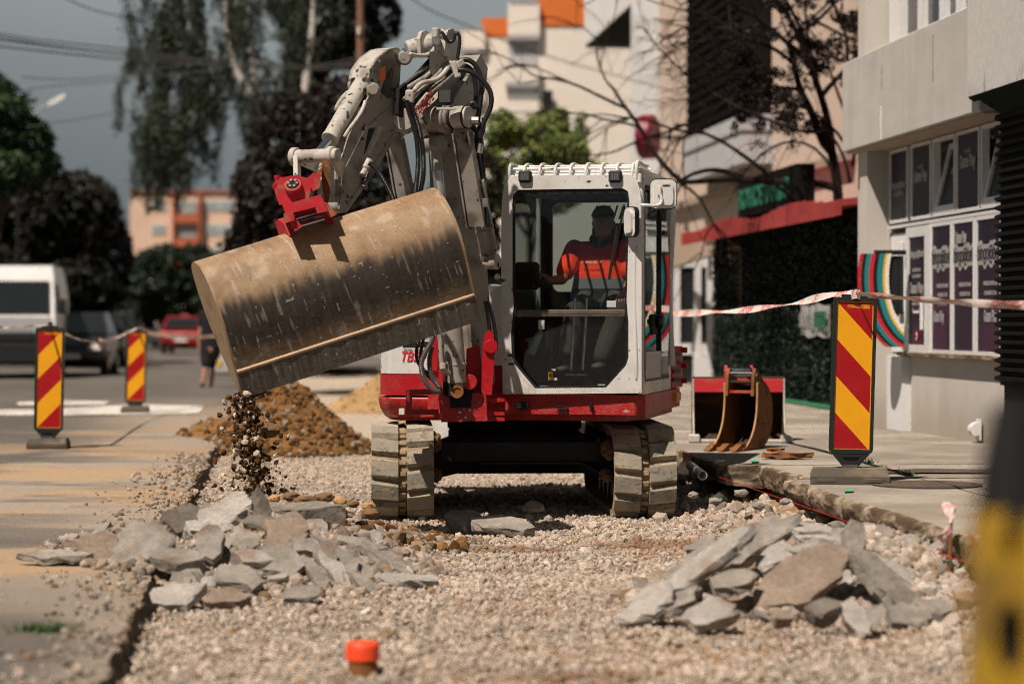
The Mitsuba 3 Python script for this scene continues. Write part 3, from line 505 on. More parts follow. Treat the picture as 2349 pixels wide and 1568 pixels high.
for u, v, Y, r, m in ((1210, 0, 0, 0, 0),) and [(780, 1148, 14.8, .055, 'o'), (702, 1148, 14.5, .06, 'd'), (630, 1142, 14.3, .05, 'o'), (668, 1138, 14.6, .045, 'd'), (745, 1140, 14.8, .05, 'd'), (810, 1155, 15.0, .05, 'd'), (850, 1178, 14.6, .075, 'd'), (845, 1160, 15.2, .04, 'o'), (1740, 1160, 15.2, .05, 'p'), (1800, 1150, 15.3, .045, 'p'), (1640, 1148, 16.0, .05, 'p'), (1700, 1130, 16.6, .06, 'p'), (1590, 1135, 16.6, .05, 'p'), (1920, 1205, 14.2, .06, 'p'), (2030, 1245, 13.0, .06, 'p'), (2085, 1275, 12.6, .055, 'p'), (615, 985, 15.2, .07, 'f')]:
    pm = trimesh.creation.icosphere(2, 1.0); vv = np.array(pm.vertices); r = r * (.62 + .5 * ((u * 7 % 10) / 10)); vv = vv * (1 + 0.9 * (meshkit.fbm(vv * 1.9 + u, 4, 2)[:, None] - 0.5)) * r * np.array([1.15 + .3 * ((u * 3 % 7) / 7), 1, .75])
    lab, mm = {'o': ('ochre round stone on the back of the left heap', 'm_rustedge'), 'd': ('brown earthy clod on the back of the left heap', 'm_mud'), 'p': ('rough pale stone in the trench under the pavement edge', 'm_chunk'), 'f': ('large dark clod falling through the air below the bucket', 'm_mud')}[m]
    k = add('clod' if m in 'df' else 'stone', (vv + P(u, v, Y), np.array(pm.faces)), mm, smooth=True); tag(k, lab, 'clod' if m in 'df' else 'stone', None if m == 'f' else lab.replace('stone', 'stones').replace('clod', 'clods'))
# ------------------------------------------------------------------ the excavator
EX = thing('excavator', 'white and red tracked excavator with its rusty wide bucket raised, standing in the dug-out road', 'excavator')
# undercarriage, turned 3 degrees
def Rz(a): c, s = math.cos(a), math.sin(a); return np.array([[c, -s, 0], [s, c, 0], [0, 0, 1.0]])
CO, CR = np.array([0.02, 18.72, 0.0]), Rz(math.radians(2.9))
HL, RT = 1.08, 0.30; PER = 4 * HL + 2 * math.pi * RT
def path(s):                                                   # along the track band: (y, z, outward y, outward z)
    s = s % PER
    if s < 2 * HL: return HL - s, 0.0, 0.0, -1.0               # bottom run, rear to front
    s -= 2 * HL
    if s < math.pi * RT: a = s / RT; return -HL - RT * math.sin(a), RT - RT * math.cos(a), -math.sin(a), -math.cos(a)
    s -= math.pi * RT
    if s < 2 * HL: return -HL + s, 2 * RT, 0.0, 1.0
    a = (s - 2 * HL) / RT; return HL + RT * math.sin(a), RT + RT * math.cos(a), math.sin(a), math.cos(a)
NL = 39
g = np.random.default_rng(3)
for side in (-1, 1):
    xc = side * 0.873
    TK = numbered(EX + '__track'); tx = lambda m: xf(xf(m, None, (xc, 0, 0.036)), CR, CO)
    ss = np.linspace(0, PER, 97); prof = [(-0.225, -0.03), (-0.225, 0.0), (-0.03, 0.0), (-0.026, -0.012), (0.026, -0.012), (0.03, 0.0), (0.225, 0.0), (0.225, -0.03), (0, -0.034)]
    v = np.array([[x, y + oy * n, z + oz * n] for s in ss for y, z, oy, oz in [path(s)] for x, n in prof]); k = len(prof)
    i, j = np.meshgrid(np.arange(96), np.arange(k), indexing='ij'); a, b = i * k + j, i * k + (j + 1) % k
    scene[TK] = mikit.ply(tx((v, np.vstack([np.stack([a, b, b + k], -1).reshape(-1, 3), np.stack([a, b + k, a + k], -1).reshape(-1, 3)]))), 'm_trackcore', smooth=35)
    for c_, (x0, x1, off) in enumerate(((-0.223, -0.032, 0.0), (0.032, 0.223, 0.5))):
        for q in range(NL):
            s = (q + off + 0.13 * side) * PER / NL; y, z, oy, oz = path(s); ty, tz = -oz, oy
            hl, ht = 0.066 + g.normal(0, 0.002), 0.052 + g.normal(0, 0.002); sk = 0.014 * (1 if c_ else -1); h = 0.036
            pts = [(x, d * L + sk * (1 if x == x0 else -1) + (0.010 if (d > 0 and abs(x) > 0.1) else 0), n) for x in (x0, x1) for d in (-1, 1) for L, n in ((hl, -0.004), (ht, h))]
            pts += [((x0 + x1) / 2, d * ht, h * 1.06) for d in (-1, 1)]
            add('lug', tx(hullm([[x, y + ty * d + oy * n, z + tz * d + oz * n] for x, d, n in pts])), 'm_track', TK, smooth=False)
    links = []
    for q in range(2 * NL):
        y, z, oy, oz = path((q + 0.25) * PER / NL / 2); links.append(xf(box((0, 0, 0), (0.05, 0.036, 0.02), None, 0.004), frame((1, 0, 0), (0, -oz, oy), (0, oy, oz)), (0, y + oy * 0.0, z + oz * 0.0)))
    add('link', tx(cat(links)), 'm_trackcore', TK, kind='stuff', label='small metal links along the middle of the track')
    add('track_frame', tx(cat(span((-0.11, -0.95, 0.13), (0.11, 0.95, 0.40), ch=0.03), span((-0.14, -0.8, 0.36), (0.14, 0.8, 0.45), ch=0.03))), 'm_dark', TK)
    w = [cyl((-0.10, -HL, RT), (0.10, -HL, RT), 0.265, n=28), cyl((-0.13, -HL, RT), (0.13, -HL, RT), 0.07)]
    add('idler', tx(cat(*w)), 'm_black', TK, smooth=40); add('sprocket', tx(cat(cyl((-0.06, HL, RT), (0.06, HL, RT), 0.265, n=14), cyl((-0.14, HL, RT), (0.14, HL, RT), 0.16))), 'm_black', TK, smooth=40)
    for y in np.linspace(-0.72, 0.72, 5): add('roller', tx(cat(cyl((-0.15, y, 0.12), (-0.05, y, 0.12), 0.09), cyl((0.05, y, 0.12), (0.15, y, 0.12), 0.09))), 'm_black', TK, smooth=40)
cx = lambda m: xf(m, CR, CO)
legs = [hullm([(sx * 0.3, sy * 0.2, 0.34), (sx * 0.3, sy * 0.2, 0.62), (sx * 0.3, sy * 0.62, 0.34), (sx * 0.3, sy * 0.62, 0.60), (sx * 0.74, sy * 0.45, 0.26), (sx * 0.74, sy * 0.45, 0.44), (sx * 0.74, sy * 0.92, 0.26), (sx * 0.74, sy * 0.92, 0.42)]) for sx in (-1, 1) for sy in (-1, 1)]
front = hullm([(-0.62, -0.80, 0.40), (0.62, -0.80, 0.40), (-0.5, -0.74, 0.60), (0.5, -0.74, 0.60), (-0.62, -0.6, 0.38), (0.62, -0.6, 0.38), (-0.5, -0.6, 0.60), (0.5, -0.6, 0.60)])
lip = cat(span((-0.30, -0.86, 0.385), (0.45, -0.70, 0.40)), hullm([(0.45, -0.86, 0.385), (0.45, -0.70, 0.385), (0.45, -0.86, 0.40), (0.45, -0.70, 0.40), (0.66, -0.86, 0.27), (0.66, -0.70, 0.27), (0.66, -0.86, 0.285), (0.66, -0.70, 0.285)]))
add('undercarriage_frame', cx(cat(span((-0.5, -0.62, 0.33), (0.5, 0.62, 0.615), ch=0.04), front, *legs)), 'm_dark', EX)
add('cover_plate', cx(cat(span((-0.62, -0.815, 0.405), (0.62, -0.80, 0.545)), lip)), 'm_black', EX)
add('belly', cx(span((-0.5, -0.45, 0.29), (0.5, 0.45, 0.34), ch=0.02)), 'm_dark', EX)
add('slew_ring', cx(cyl((0, 0, 0.60), (0, 0, 0.80), 0.52, n=40)), 'm_dark', EX, smooth=40)
for s in (-1, 1):
    pm = trimesh.creation.icosphere(3, 1.0); vv = np.array(pm.vertices); vv *= (1 + 0.6 * (meshkit.fbm(vv * 3.2 + s, 4, 3)[:, None] - 0.5))
    add('mud_clump', cx((vv * (0.06, 0.16, 0.075) + (s * 0.645, -1.02, 0.50 if s > 0 else 0.56), np.array(pm.faces))), 'm_mud', EX, smooth=True)
    add('mud_clump', cx((vv * (0.05, 0.10, 0.05) + (s * 0.63, -0.93, 0.31), np.array(pm.faces))), 'm_mud', EX, smooth=True)
bp = [(0.02, 0.17), (-0.02, 0.22), (-0.03, 0.34), (-0.01, 0.48), (0.05, 0.58), (0.075, 0.575), (0.02, 0.47), (0.0, 0.34), (0.01, 0.22), (0.05, 0.17)]
bl = prism(np.array(bp), np.array([-1.12, 1.86, 0]), np.array([0, 1.0, 0]), ZZ, 0, 2.22)
BLD = add('dozer_blade', cx(cat(bl, span((-1.12, 1.83, 0.17), (-1.10, 1.98, 0.575)), span((1.10, 1.83, 0.17), (1.12, 1.98, 0.575)))), 'm_bladegrey', EX, smooth=30)
add('blade_arm', cx(cat(beam((-0.45, 0.5, 0.42), (-0.55, 1.85, 0.30), 0.12, 0.14), beam((0.45, 0.5, 0.42), (0.55, 1.85, 0.30), 0.12, 0.14))), 'm_dark', BLD)

# upper body, slewed
UA = math.radians(-11.5); UO = np.array([0.03, 18.72, 0.0]); UR = Rz(UA); UX, UY = UR[:, 0], UR[:, 1]
def U(u, v, yl): p = Pl(u, v, UO + UY * yl, UY) - UO; return np.array([p @ UX, p[2]])
def US(u, v, xl): p = Pl(u, v, UO + UX * xl, UX) - UO; return np.array([p @ UY, p[2]])
ux = lambda m: xf(m, UR, UO)
def plate(px, yl, d):                                          # a plate facing the front, its outline read off at local depth yl
    return ux(prism(np.array([U(u, v, yl) for u, v in px]) if not hasattr(px, 'geom_type') else px, np.array([0, yl, 0.0]), np.array([1.0, 0, 0]), ZZ, 0, d))
YC = -1.34
BZ0, BZ1 = U(1300, 950, YC)[1], U(1300, 905, YC)[1]
XR = U(1474, 800, YC)[0]; XL = U(1153, 800, YC)[0]
def outline(pts, z0, z1, r=0.0):
    pg = poly(pts); pg = pg.buffer(-r).buffer(r, quad_segs=5) if r else pg
    return ux(prism(pg, np.array([0, 0, 0.0]), np.array([1.0, 0, 0]), np.array([0, 1.0, 0]), z0, z1))
BD = add('deck', cat(outline([(-0.40, -1.28), (XR - 0.05, YC - 0.005), (XR + 0.005, -1.22), (XR + 0.02, -0.7), (XR + 0.01, 0.6), (0.9, 1.2), (0.3, 1.5), (-0.4, 1.5), (-0.75, 1.2), (-0.8, -0.6), (-0.40, -0.8)], BZ0, BZ1, 0.03),
                     outline([(-0.5, -1.1), (XR - 0.15, -1.25), (XR - .04, -0.9), (XR - .06, 0.7), (-0.7, 0.9), (-0.7, -0.6), (-0.5, -0.7)], BZ0 - 0.05, BZ0 + 0.01, 0.05)), 'm_red', EX, smooth=30)
for v0 in (928, 936, 943):
    a, b = U(1278, v0, YC), U(1302, v0 + 4, YC); add('vent_slot', ux(span((a[0], YC - 0.012, a[1]), (b[0], YC + 0.0, b[1]))), 'm_black', BD)
a = U(1357, 928, YC); add('knob', ux(cat(cyl((a[0], YC - 0.03, a[1] - .01), (a[0], YC, a[1] - .01), 0.014), span((a[0] - .006, YC - 0.04, a[1] - .045), (a[0] + .006, YC - .01, a[1] + .01)))), 'm_black', BD)
a, b = U(1183, 921, YC), U(1212, 938, YC); add('type_plate', ux(cat(span((a[0], YC - 0.012, a[1]), (b[0], YC + 0.0, b[1]), ch=0.002))), 'm_black', BD)
mat('m_lightgrey', (0.45, 0.45, 0.44), 0.6)
add('type_plate_lettering', [ux(span((a[0] + .006, YC - .014, a[1] - .008 - .009 * i), (a[0] + .035 + .012 * (i % 2), YC - .012, a[1] - .011 - .009 * i))) for i in range(5)], 'm_lightgrey', BD)
for px0 in (1495, 1501, 1507):                                  # small slots in the side of the deck
    pass
# engine hood and counterweight on the image-left side
hx0, hx1 = U(867, 800, -0.86)[0] - .05, U(1000, 800, -0.95)[0]
hz_split = U(930, 858, -0.88)[1]; hb = U(930, 907, -0.88)[1]
hood = [(hx0, -0.45), (hx0 + 0.05, -0.78), (hx0 + 0.15, -0.93), (hx1, -0.93), (hx1 + 0.35, -0.75), (hx1 + 0.35, 1.3), (-0.6, 1.5), (-0.95, 1.2)]
HD = add('engine_hood', outline(hood, hz_split + 0.006, 1.66, 0.05), 'm_white', EX, smooth=30)
add('hood_top', outline([(x * 0.96, y * 0.97) for x, y in hood], 1.658, 1.72, 0.08), 'm_white', HD, smooth=30)
add('hood_band', outline([(x * 1.004, y * 1.004) for x, y in hood], hb + 0.004, hz_split, 0.05), 'm_red', HD, smooth=30)
cb = U(930, 964, -0.88)[1]
prof = []
for k, (z, s) in enumerate(((cb, 0.86), (cb + 0.03, 0.93), (cb + 0.09, 0.99), (hb - 0.03, 1.012), (hb - 0.012, 1.0))): prof.append((z, s))
def ringloft(pts, levels):
    pg = poly(pts).buffer(-0.05).buffer(0.05, quad_segs=4); c = np.array(pg.exterior.coords)[:-1]; n = len(c); ctr = c.mean(0); V = np.vstack([np.column_stack([ctr + (c - ctr) * s, np.full(n, z)]) for z, s in levels])
    f = []
    for r in range(len(levels) - 1):
        i = np.arange(n); j = (i + 1) % n; f += [np.stack([i + r * n, j + r * n, j + (r + 1) * n], -1), np.stack([i + r * n, j + (r + 1) * n, i + (r + 1) * n], -1)]
    V = np.vstack([V, [[*ctr, levels[0][0]], [*ctr, levels[-1][0]]]]); i = np.arange(n); j = (i + 1) % n; q = (len(levels) - 1) * n
    return V, np.vstack(f + [np.stack([j, i, i * 0 + len(V) - 2], -1), np.stack([i + q, j + q, i * 0 + len(V) - 1], -1)])
CW = add('counterweight', ux(ringloft([(x * 1.01, y * 1.01) for x, y in hood], prof)), 'm_red', EX, smooth=40)
a, b = U(917, 936, -0.95), U(929, 950, -0.95); add('sticker', ux(span((a[0], -0.975, a[1]), (b[0], -0.95, b[1]))), 'm_white', CW)
yl = -0.934
a, b = U(922, 764, yl), U(990, 804, yl)
SK = add('service_sticker', ux(span((a[0], yl, a[1]), (b[0], yl + .02, b[1]))), 'm_white', HD)
c0, c1 = U(924, 783, yl), U(990, 797, yl); add('sticker_band', ux(span((c0[0], yl - .003, c0[1]), (c1[0], yl, c1[1]))), 'm_black', SK)
mat('m_redprint', (0.55, 0.012, 0.025), 0.5); mat('m_greenprint', (0.02, 0.12, 0.07), 0.5); mat('m_orangeprint', (0.75, 0.17, 0.04), 0.5); mat('m_greyprint', (0.25, 0.25, 0.25), 0.6); mat('m_whiteprint', (0.72, 0.72, 0.72), 0.5)
def utext(s, u, v, yl, h, m, par, width=None, shear=0.0, bold=True):
    q = meshkit.text_mesh(s, h, 0.002, bold); t = np.array(q.vertices)
    if width: t[:, 0] *= width / np.ptp(t[:, 0])
    t[:, 0] += shear * t[:, 1]; o = U(u, v, yl); return add('lettering', ux((np.column_stack([t[:, 0] + o[0], yl - t[:, 2], t[:, 1] + o[1]]), np.array(q.faces)[:, ::-1])), m, par)
utext('Huppenkothen', 943, 771.5, yl - .003, 0.022, 'm_greyprint', SK, None, 0.15, False); utext('Baumaschinen', 943, 778, yl - .003, 0.022, 'm_greyprint', SK, None, 0.15, False); utext('Service -- Verkauf', 926, 802.5, yl - .003, 0.013, 'm_greyprint', SK, None, 0, False)
for uu, m in ((932, 'm_orangeprint'), (938, 'm_greenprint')):
    a, b = U(uu, 765, yl), U(uu + 4, 773, yl); add('emblem', ux(span((a[0], yl - .003, a[1]), (b[0], yl, b[1]))), m, SK)
utext('TB290', 917, 828, -0.936, 0.070, 'm_redprint', HD, 0.24, 0.22)
add('hood_corner', ux(hullm([(*(lambda q: (q[0], -0.965, q[1]))(U(u, v, -0.96)),) for u, v in ((990, 762), (1003, 762), (986, 850), (1003, 850))] + [(hx1 + .03, -0.9, z) for z in (1.0, 1.35)])), 'm_red', HD)
# hood part between boom and cab
h2a = U(1108, 838, -1.0); h2b = U(1156, 655, -1.0)
add('hood_side', cat(outline([(h2a[0] - 0.25, -1.0), (XL - 0.006, -1.0), (XL - 0.006, 0.5), (h2a[0] - 0.25, 0.5)], h2a[1], h2b[1] - 0.05, 0.03), outline([(h2a[0] - 0.25, -0.93), (XL - 0.01, -0.93), (XL - 0.01, 0.5), (h2a[0] - 0.25, 0.5)], h2b[1] - 0.052, h2b[1], 0.05)), 'm_white', EX, smooth=30)
add('hood_base', outline([(h2a[0] - 0.3, -1.0), (XL - 0.004, -1.0), (XL - 0.004, 0.5), (h2a[0] - 0.3, 0.5)], BZ1 + 0.002, h2a[1] - 0.004, 0.02), 'm_red', EX)

# ---- cab
CABO = [(1157, 903), (1153, 700), (1153, 500), (1157, 440), (1164, 416), (1182, 404), (1446, 401), (1462, 410), (1471, 440), (1474, 500), (1474, 901)]
OPEN = [(1178, 470), (1180, 447), (1192, 436), (1432, 433), (1443, 440), (1446, 460), (1441, 660), (1440, 690), (1444, 740), (1444, 820), (1438, 838), (1393, 888), (1230, 890), (1186, 838), (1177, 820), (1175, 760), (1181, 706), (1178, 660)]
q = lambda px: poly([U(u, v, YC) for u, v in px])
fr = q(CABO).buffer(0.02).buffer(-0.02); op = q(OPEN).buffer(-0.015).buffer(0.015)
CB = add('cab', cat(plate(fr.difference(op), YC, 0.05)), 'm_white', EX, smooth=30)
add('seal', plate(op.difference(op.buffer(-0.016)), YC - 0.006, 0.03), 'm_black', CB)
zt = U(1300, 404, YC)[1]; zb = BZ1 + 0.004; zr = zt + 0.05
for z_ in (-.055, -.015): add('groove', ux(span((XL + .06, YC - .002, zt + z_ - .006), (XR - .07, YC + .01, zt + z_))), 'm_dark', CB)  # flat dark strips painting in the shadow lines of the roof steps
# rounded pillars, handrail and roof
def upx(pts, yl=None): return [UR @ np.array([*((lambda q: (q[0], yy, q[1]))(U(u, v, yy)))]) + UO for u, v, yy in pts]
add('pillar', tube(upx([(1161, 900, YC), (1158, 700, YC), (1158, 500, YC), (1162, 440, YC + .02), (1174, 412, YC + .06)]), 0.024, 10), 'm_white', CB, smooth=True)
add('pillar', tube(upx([(1470, 900, YC - .0), (1469, 700, YC - .0), (1469, 480, YC), (1466, 430, YC + .02), (1456, 408, YC + .06)]), 0.026, 10), 'm_white', CB, smooth=True)
add('handrail', tube(upx([(1462, 886, YC - .0), (1461, 876, YC - .035), (1456, 700, YC - .04), (1456, 570, YC - .04), (1457, 520, YC - .0)]), 0.0155, 9), 'm_white', CB, smooth=True)
YB = 0.14
def side(pts, x0, x1): return ux(prism(np.asarray(pts, float), np.array([x0, 0, 0.0]), np.array([0, 1.0, 0]), ZZ, 0, x1 - x0))
sill, head = zb + 0.10, zt - 0.07
sdw = poly([(YC + .03, zb), (YB, zb), (YB, zt - .05), (YB - .08, zt), (YC + .08, zt), (YC + .03, zt - .08)])
hole = sg.box(YC + .10, sill, YB - .09, head).buffer(-.05).buffer(.05)
add('door_frame', side(np.array(sdw.exterior.coords)[:-1], 0, 0.01) if False else ux(prism(sdw.difference(hole), np.array([XR - 0.035, 0, 0]), np.array([0, 1.0, 0]), ZZ, 0, 0.035)), 'm_white', CB, smooth=30)
add('door_seal', ux(prism(hole.buffer(.012).difference(hole.buffer(-.02)), np.array([XR - 0.004, 0, 0]), np.array([0, 1.0, 0]), ZZ, 0, 0.008)), 'm_black', CB)
xg = lambda y: XR - .050 + (y - YC - .10) * .042
for a, b in ((YC + .09, -0.42), (-0.40, YB - .08)):
    add('side_window', ux(([(xg(a), a, sill), (xg(b), b, sill), (xg(b), b, head), (xg(a), a, head)], np.array([[0, 1, 2], [0, 2, 3]]))), 'm_tint', CB)
add('door_divider', ux(span((XR - .02, -0.425, sill), (XR + .004, -0.395, head))), 'm_black', CB)
add('lower_door_panel', ux(span((XR - .012, YC + .14, sill + .005), (XR + .006, -0.44, sill + 0.20), ch=.004)), 'm_lightgrey', CB)
dh = (XR + .012, -0.52, zb + 0.50); add('door_handle', ux(cat(cyl((XR - .01, -0.5, zb + .52), (XR + .035, -0.5, zb + .52), 0.055), span((XR, -0.62, zb + .50), (XR + .03, -0.40, zb + .54), ch=.008))), 'm_black', CB, smooth=40)
add('rear_pillar', ux(tube([(XR + .01, YB - .02, zb + .18), (XR + .01, YB - .02, zt - .3), (XR - .0, YB - .03, zt - .1), (XR - .06, YB - .06, zt)], 0.032, 10)), 'm_white', CB, smooth=True)
lw = ux(prism(sdw.difference(sg.box(YC + .15, zb + .55, YB - .2, head)), np.array([XL, 0, 0]), np.array([0, 1.0, 0]), ZZ, 0, 0.03)); add('left_wall', lw, 'm_white', CB)
add('left_window', ux(([(XL + .012, YC + .15, zb + .55), (XL + .012, YB - .2, zb + .55), (XL + .012, YB - .2, head), (XL + .012, YC + .15, head)], np.array([[0, 1, 2], [0, 2, 3]]))), 'm_tint', CB)
rw = sg.box(XL, zb, XR, zt - .03); ro = sg.box(XL + .10, zb + .75, XR - .10, zt - .12).buffer(-.06).buffer(.06)
add('rear_wall', ux(prism(rw.difference(ro), np.array([0, YB - .035, 0]), np.array([1.0, 0, 0]), ZZ, 0, 0.03)), 'm_white', CB)
add('rear_window', ux(prism(ro, np.array([0, YB - .05, 0]), np.array([1.0, 0, 0]), ZZ, 0, 0.0015)) if False else ux(([(XL + .08, YB - .05, zb + .73), (XR - .08, YB - .05, zb + .73), (XR - .08, YB - .05, zt - .1), (XL + .08, YB - .05, zt - .1)], np.array([[0, 1, 2], [0, 2, 3]]))), 'm_tint', CB)
q = meshkit.text_mesh('STRAVIA', 0.10, 0.002, True); t = np.array(q.vertices); t[:, 0] *= 0.50 / np.ptp(t[:, 0]); add('window_lettering', ux((np.column_stack([XR - .10 - t[:, 0], YB - .044 + t[:, 2], zt - .245 + t[:, 1]]), np.array(q.faces))), 'm_black', CB)
rf = [(XL + .01, YC + .03), (XR - .005, YC + .03), (XR - .005, YB), (XL + .01, YB)]
SKY = sg.box(XL + .12, -1.24, XR - .14, -.80)
def rslab(pts, z0, z1, r):
    pg = poly(pts); pg = pg.buffer(-r).buffer(r, quad_segs=5).difference(SKY); return ux(prism(pg, np.zeros(3), np.array([1.0, 0, 0]), np.array([0, 1.0, 0]), z0, z1))
ROOF = add('roof', cat(rslab(rf, zt - .012, zt + .03, .05), rslab([(x * .97 + .015, y * .96 - .02) for x, y in rf], zt + .03, zt + .06, .06), ux(hullm([(x, y, z) for x in (XL + .05, XR - .05) for y, z in ((YC - .005, zt - .06), (YC + .02, zt - .06), (YC + .0, zt - .0), (YC + .09, zt + .055), (YC + .09, zt - .0))]))), 'm_white', CB, smooth=30)
add('skylight', ux(([(XL + .12, -1.24, zt + .035), (XR - .14, -1.24, zt + .035), (XR - .14, -.80, zt + .035), (XL + .12, -.80, zt + .035)], np.array([[0, 1, 2], [0, 2, 3]]))), 'm_glass', CB)
GD = numbered(CB + '__roof_guard'); scene[GD] = mikit.ply(cat(*[ux(tube([(XL + .04, y, z), (XR - .04, y, z)], .011, 8, curve=False)) for y, z in ((YC + .02, zt + .055), (YC + .10, zt + .075), (YC + .7, zt + .085))]), 'm_white', smooth=True)
for x in np.linspace(XL + .05, XR - .07, 9):
    add('hoop', ux(tube([(x, YC - .03, zt - .02), (x, YC - .015, zt + .055), (x, YC + .06, zt + .088), (x, YC + .3, zt + .095), (x, YC + .75, zt + .095)], 0.0105, 8)), 'm_white', GD, smooth=True)
for x in (XL + .055, XR - .04): add('guard_bracket', ux(cat(span((x - .035, YC - .035, zt - .055), (x + .035, YC - .01, zt + .01), ch=.006), tube([(x - .0, YC - .03, zt - .02), (x, YC - .02, zt + .075), (x, YC + .06, zt + .10), (x, YC + .5, zt + .10)], 0.013, 8))), 'm_white', GD, smooth=30)
mat('m_lens', (0.05, 0.05, 0.05), 0.1, spec=1.0)
for u, v in ((1204, 405), (1411, 405)):
    c = U(u, v, YC - .07); L = add('work_light', ux(span((c[0] - .047, YC - .085, c[1] - .042), (c[0] + .047, YC - .03, c[1] + .042), ch=.012)), 'm_black', CB, smooth=30)
    add('lens', ux(span((c[0] - .036, YC - .088, c[1] - .03), (c[0] + .036, YC - .083, c[1] + .03), ch=.004)), 'm_lens', L)
    add('diode', [ux(cyl((c[0] + i * .018, YC - .0895, c[1] + j * .014), (c[0] + i * .018, YC - .087, c[1] + j * .014), .005, n=8)) for i in (-1, 0, 1) for j in (-1, 0, 1)], 'm_chrome', L)
# windscreen: two panes with the bar between, slightly tinted, stickers on it
zbar0, zbar1 = U(1300, 726, YC)[1], U(1300, 710, YC)[1]
xa, xb = op.bounds[0], op.bounds[2]; zt_, zb_ = op.bounds[3], op.bounds[1]
def pane(z0, z1, y): 
    pg = op.intersection(sg.box(xa, z0, xb, z1)); m = prism(pg, np.array([0, y, 0.0]), np.array([1.0, 0, 0]), ZZ, 0, 0.01); v, f = m; k = np.abs(v[:, 1] - y) < 1e-6
    keep = k[f].all(1); return ux((v, f[keep]))
add('windscreen', pane(zbar0 + .03, zt_, YC + .02), 'm_glass', CB); add('lower_windscreen', pane(zb_, zbar0 + .01, YC + .012), 'm_glass', CB)
b0, b1 = U(1182, 710, YC)[0], U(1434, 710, YC)[0]; mat('m_bar', dirty((0.16, 0.125, 0.10), (0.08, 0.07, 0.06), .8, 20), 0.4, 0.3)
add('window_bar', ux(cat(span((b0, YC + .0, zbar0), (b1, YC + .03, zbar1), ch=.005), span((b0, YC - .006, zbar0 + .02), (b1, YC + .0, zbar0 + .03)))), 'm_bar', CB)
mat('m_paper', (0.42, 0.46, 0.46), 0.6); mat('m_yellow', (0.75, 0.42, 0.01), 0.5)
for u0, v0, u1, v1, m in ((1392, 689, 1413, 704, 'm_paper'), (1235, 734, 1249, 755, 'm_paper'), (1258, 852, 1268, 871, 'm_yellow'), (1270, 866, 1278, 872, 'm_paper'), (1264, 845, 1274, 850, 'm_paper'), (1240, 884, 1256, 893, 'm_white'), (1371, 881, 1388, 893, 'm_white')):
    a, b = U(u0, v0, YC), U(u1, v1, YC); S_ = add('sticker' if m != 'm_white' else 'glass_clip', ux(span((a[0], YC - .002, a[1]), (b[0], YC + .004, b[1]))), m, CB)
    if m == 'm_yellow':
        c = (a + b) / 2; tri = sg.Polygon([(c[0] - .013, c[1] - .006), (c[0] + .013, c[1] - .006), (c[0], c[1] + .018)]); add('warning_triangle', ux(prism(tri.difference(tri.buffer(-.0035)).union(sg.box(c[0] - .0015, c[1] - .002, c[0] + .0015, c[1] + .008)), np.array([0, YC - .004, 0]), np.array([1.0, 0, 0]), ZZ, 0, .002)), 'm_black', S_)
for u in (1189, 1440): c = U(u if u < 1300 else 1428, 883, YC) if False else U({1189: 1189, 1440: 1434}[u], 883, YC); add('rubber_stop', ux(cyl((c[0], YC - .035, c[1]), (c[0], YC, c[1]), .02)), 'm_white', CB, smooth=40)
for v in (452, 480, 500, 700, 776):
    c = U(1169, v, YC); add('bolt', ux(cyl((c[0], YC - .016, c[1]), (c[0], YC, c[1]), .010, n=8)), 'm_white', CB)
W0, W1 = U(1433, 470, YC), U(1408, 610, YC)
add('wiper', ux(cat(tube([(W0[0], YC - .02, W0[1]), (W1[0], YC - .045, W1[1])], .007, 6, curve=False), beam((W1[0] + .03, YC - .03, W1[1] + .28), (W1[0] - .03, YC - .03, W1[1] - .10), .016, .022, (1, 0, 0)))), 'm_black', CB)
# mirrors
def mirror(u0, v0, u1, v1, yl, tilt, name):
    a, b = U(u0, v0, yl), U(u1, v1, yl); w, h = abs(b[0] - a[0]), abs(a[1] - b[1]); c = (a + b) / 2; R = rot((0, 0, 1), tilt)
    w = w / max(math.cos(math.radians(tilt - 8)), .2); pl = lambda d, y0, y1: xf(prism(rrect(-w / 2 + d, -h / 2 + d, w / 2 - d, h / 2 - d, max(.045 - d * .6, .01)), np.array([0, y0, 0.0]), np.array([1.0, 0, 0]), ZZ, 0, -(y1 - y0)) if False else prism(rrect(-w / 2 + d, -h / 2 + d, w / 2 - d, h / 2 - d, max(.045 - d * .6, .01)), np.array([0, y1, 0.0]), np.array([1.0, 0, 0]), ZZ, 0, y1 - y0), R, (c[0], yl, c[1]))
    M = add(name, ux(cat(pl(.006, -.012, .012), pl(.03, -.03, -.01))), 'm_white', CB, smooth=40)
    add('rim', ux(cat(xf(prism(rrect(-w / 2, -h / 2, w / 2, h / 2, .05).difference(rrect(-w / 2 + .008, -h / 2 + .008, w / 2 - .008, h / 2 - .008, .042)), np.array([0, .022, 0.0]), np.array([1.0, 0, 0]), ZZ, 0, .034), R, (c[0], yl, c[1])))), 'm_black', M, smooth=40)
    add('mirror_glass', ux(pl(.012, .012, .016)), 'm_chrome', M); return c
c = mirror(1490, 410, 1553, 480, YC + .05, 12, 'mirror')
d = mirror(1434, 474, 1461, 544, YC - .13, -48, 'mirror')
post = [U(1468, v, YC - .06) for v in (455, 512)]
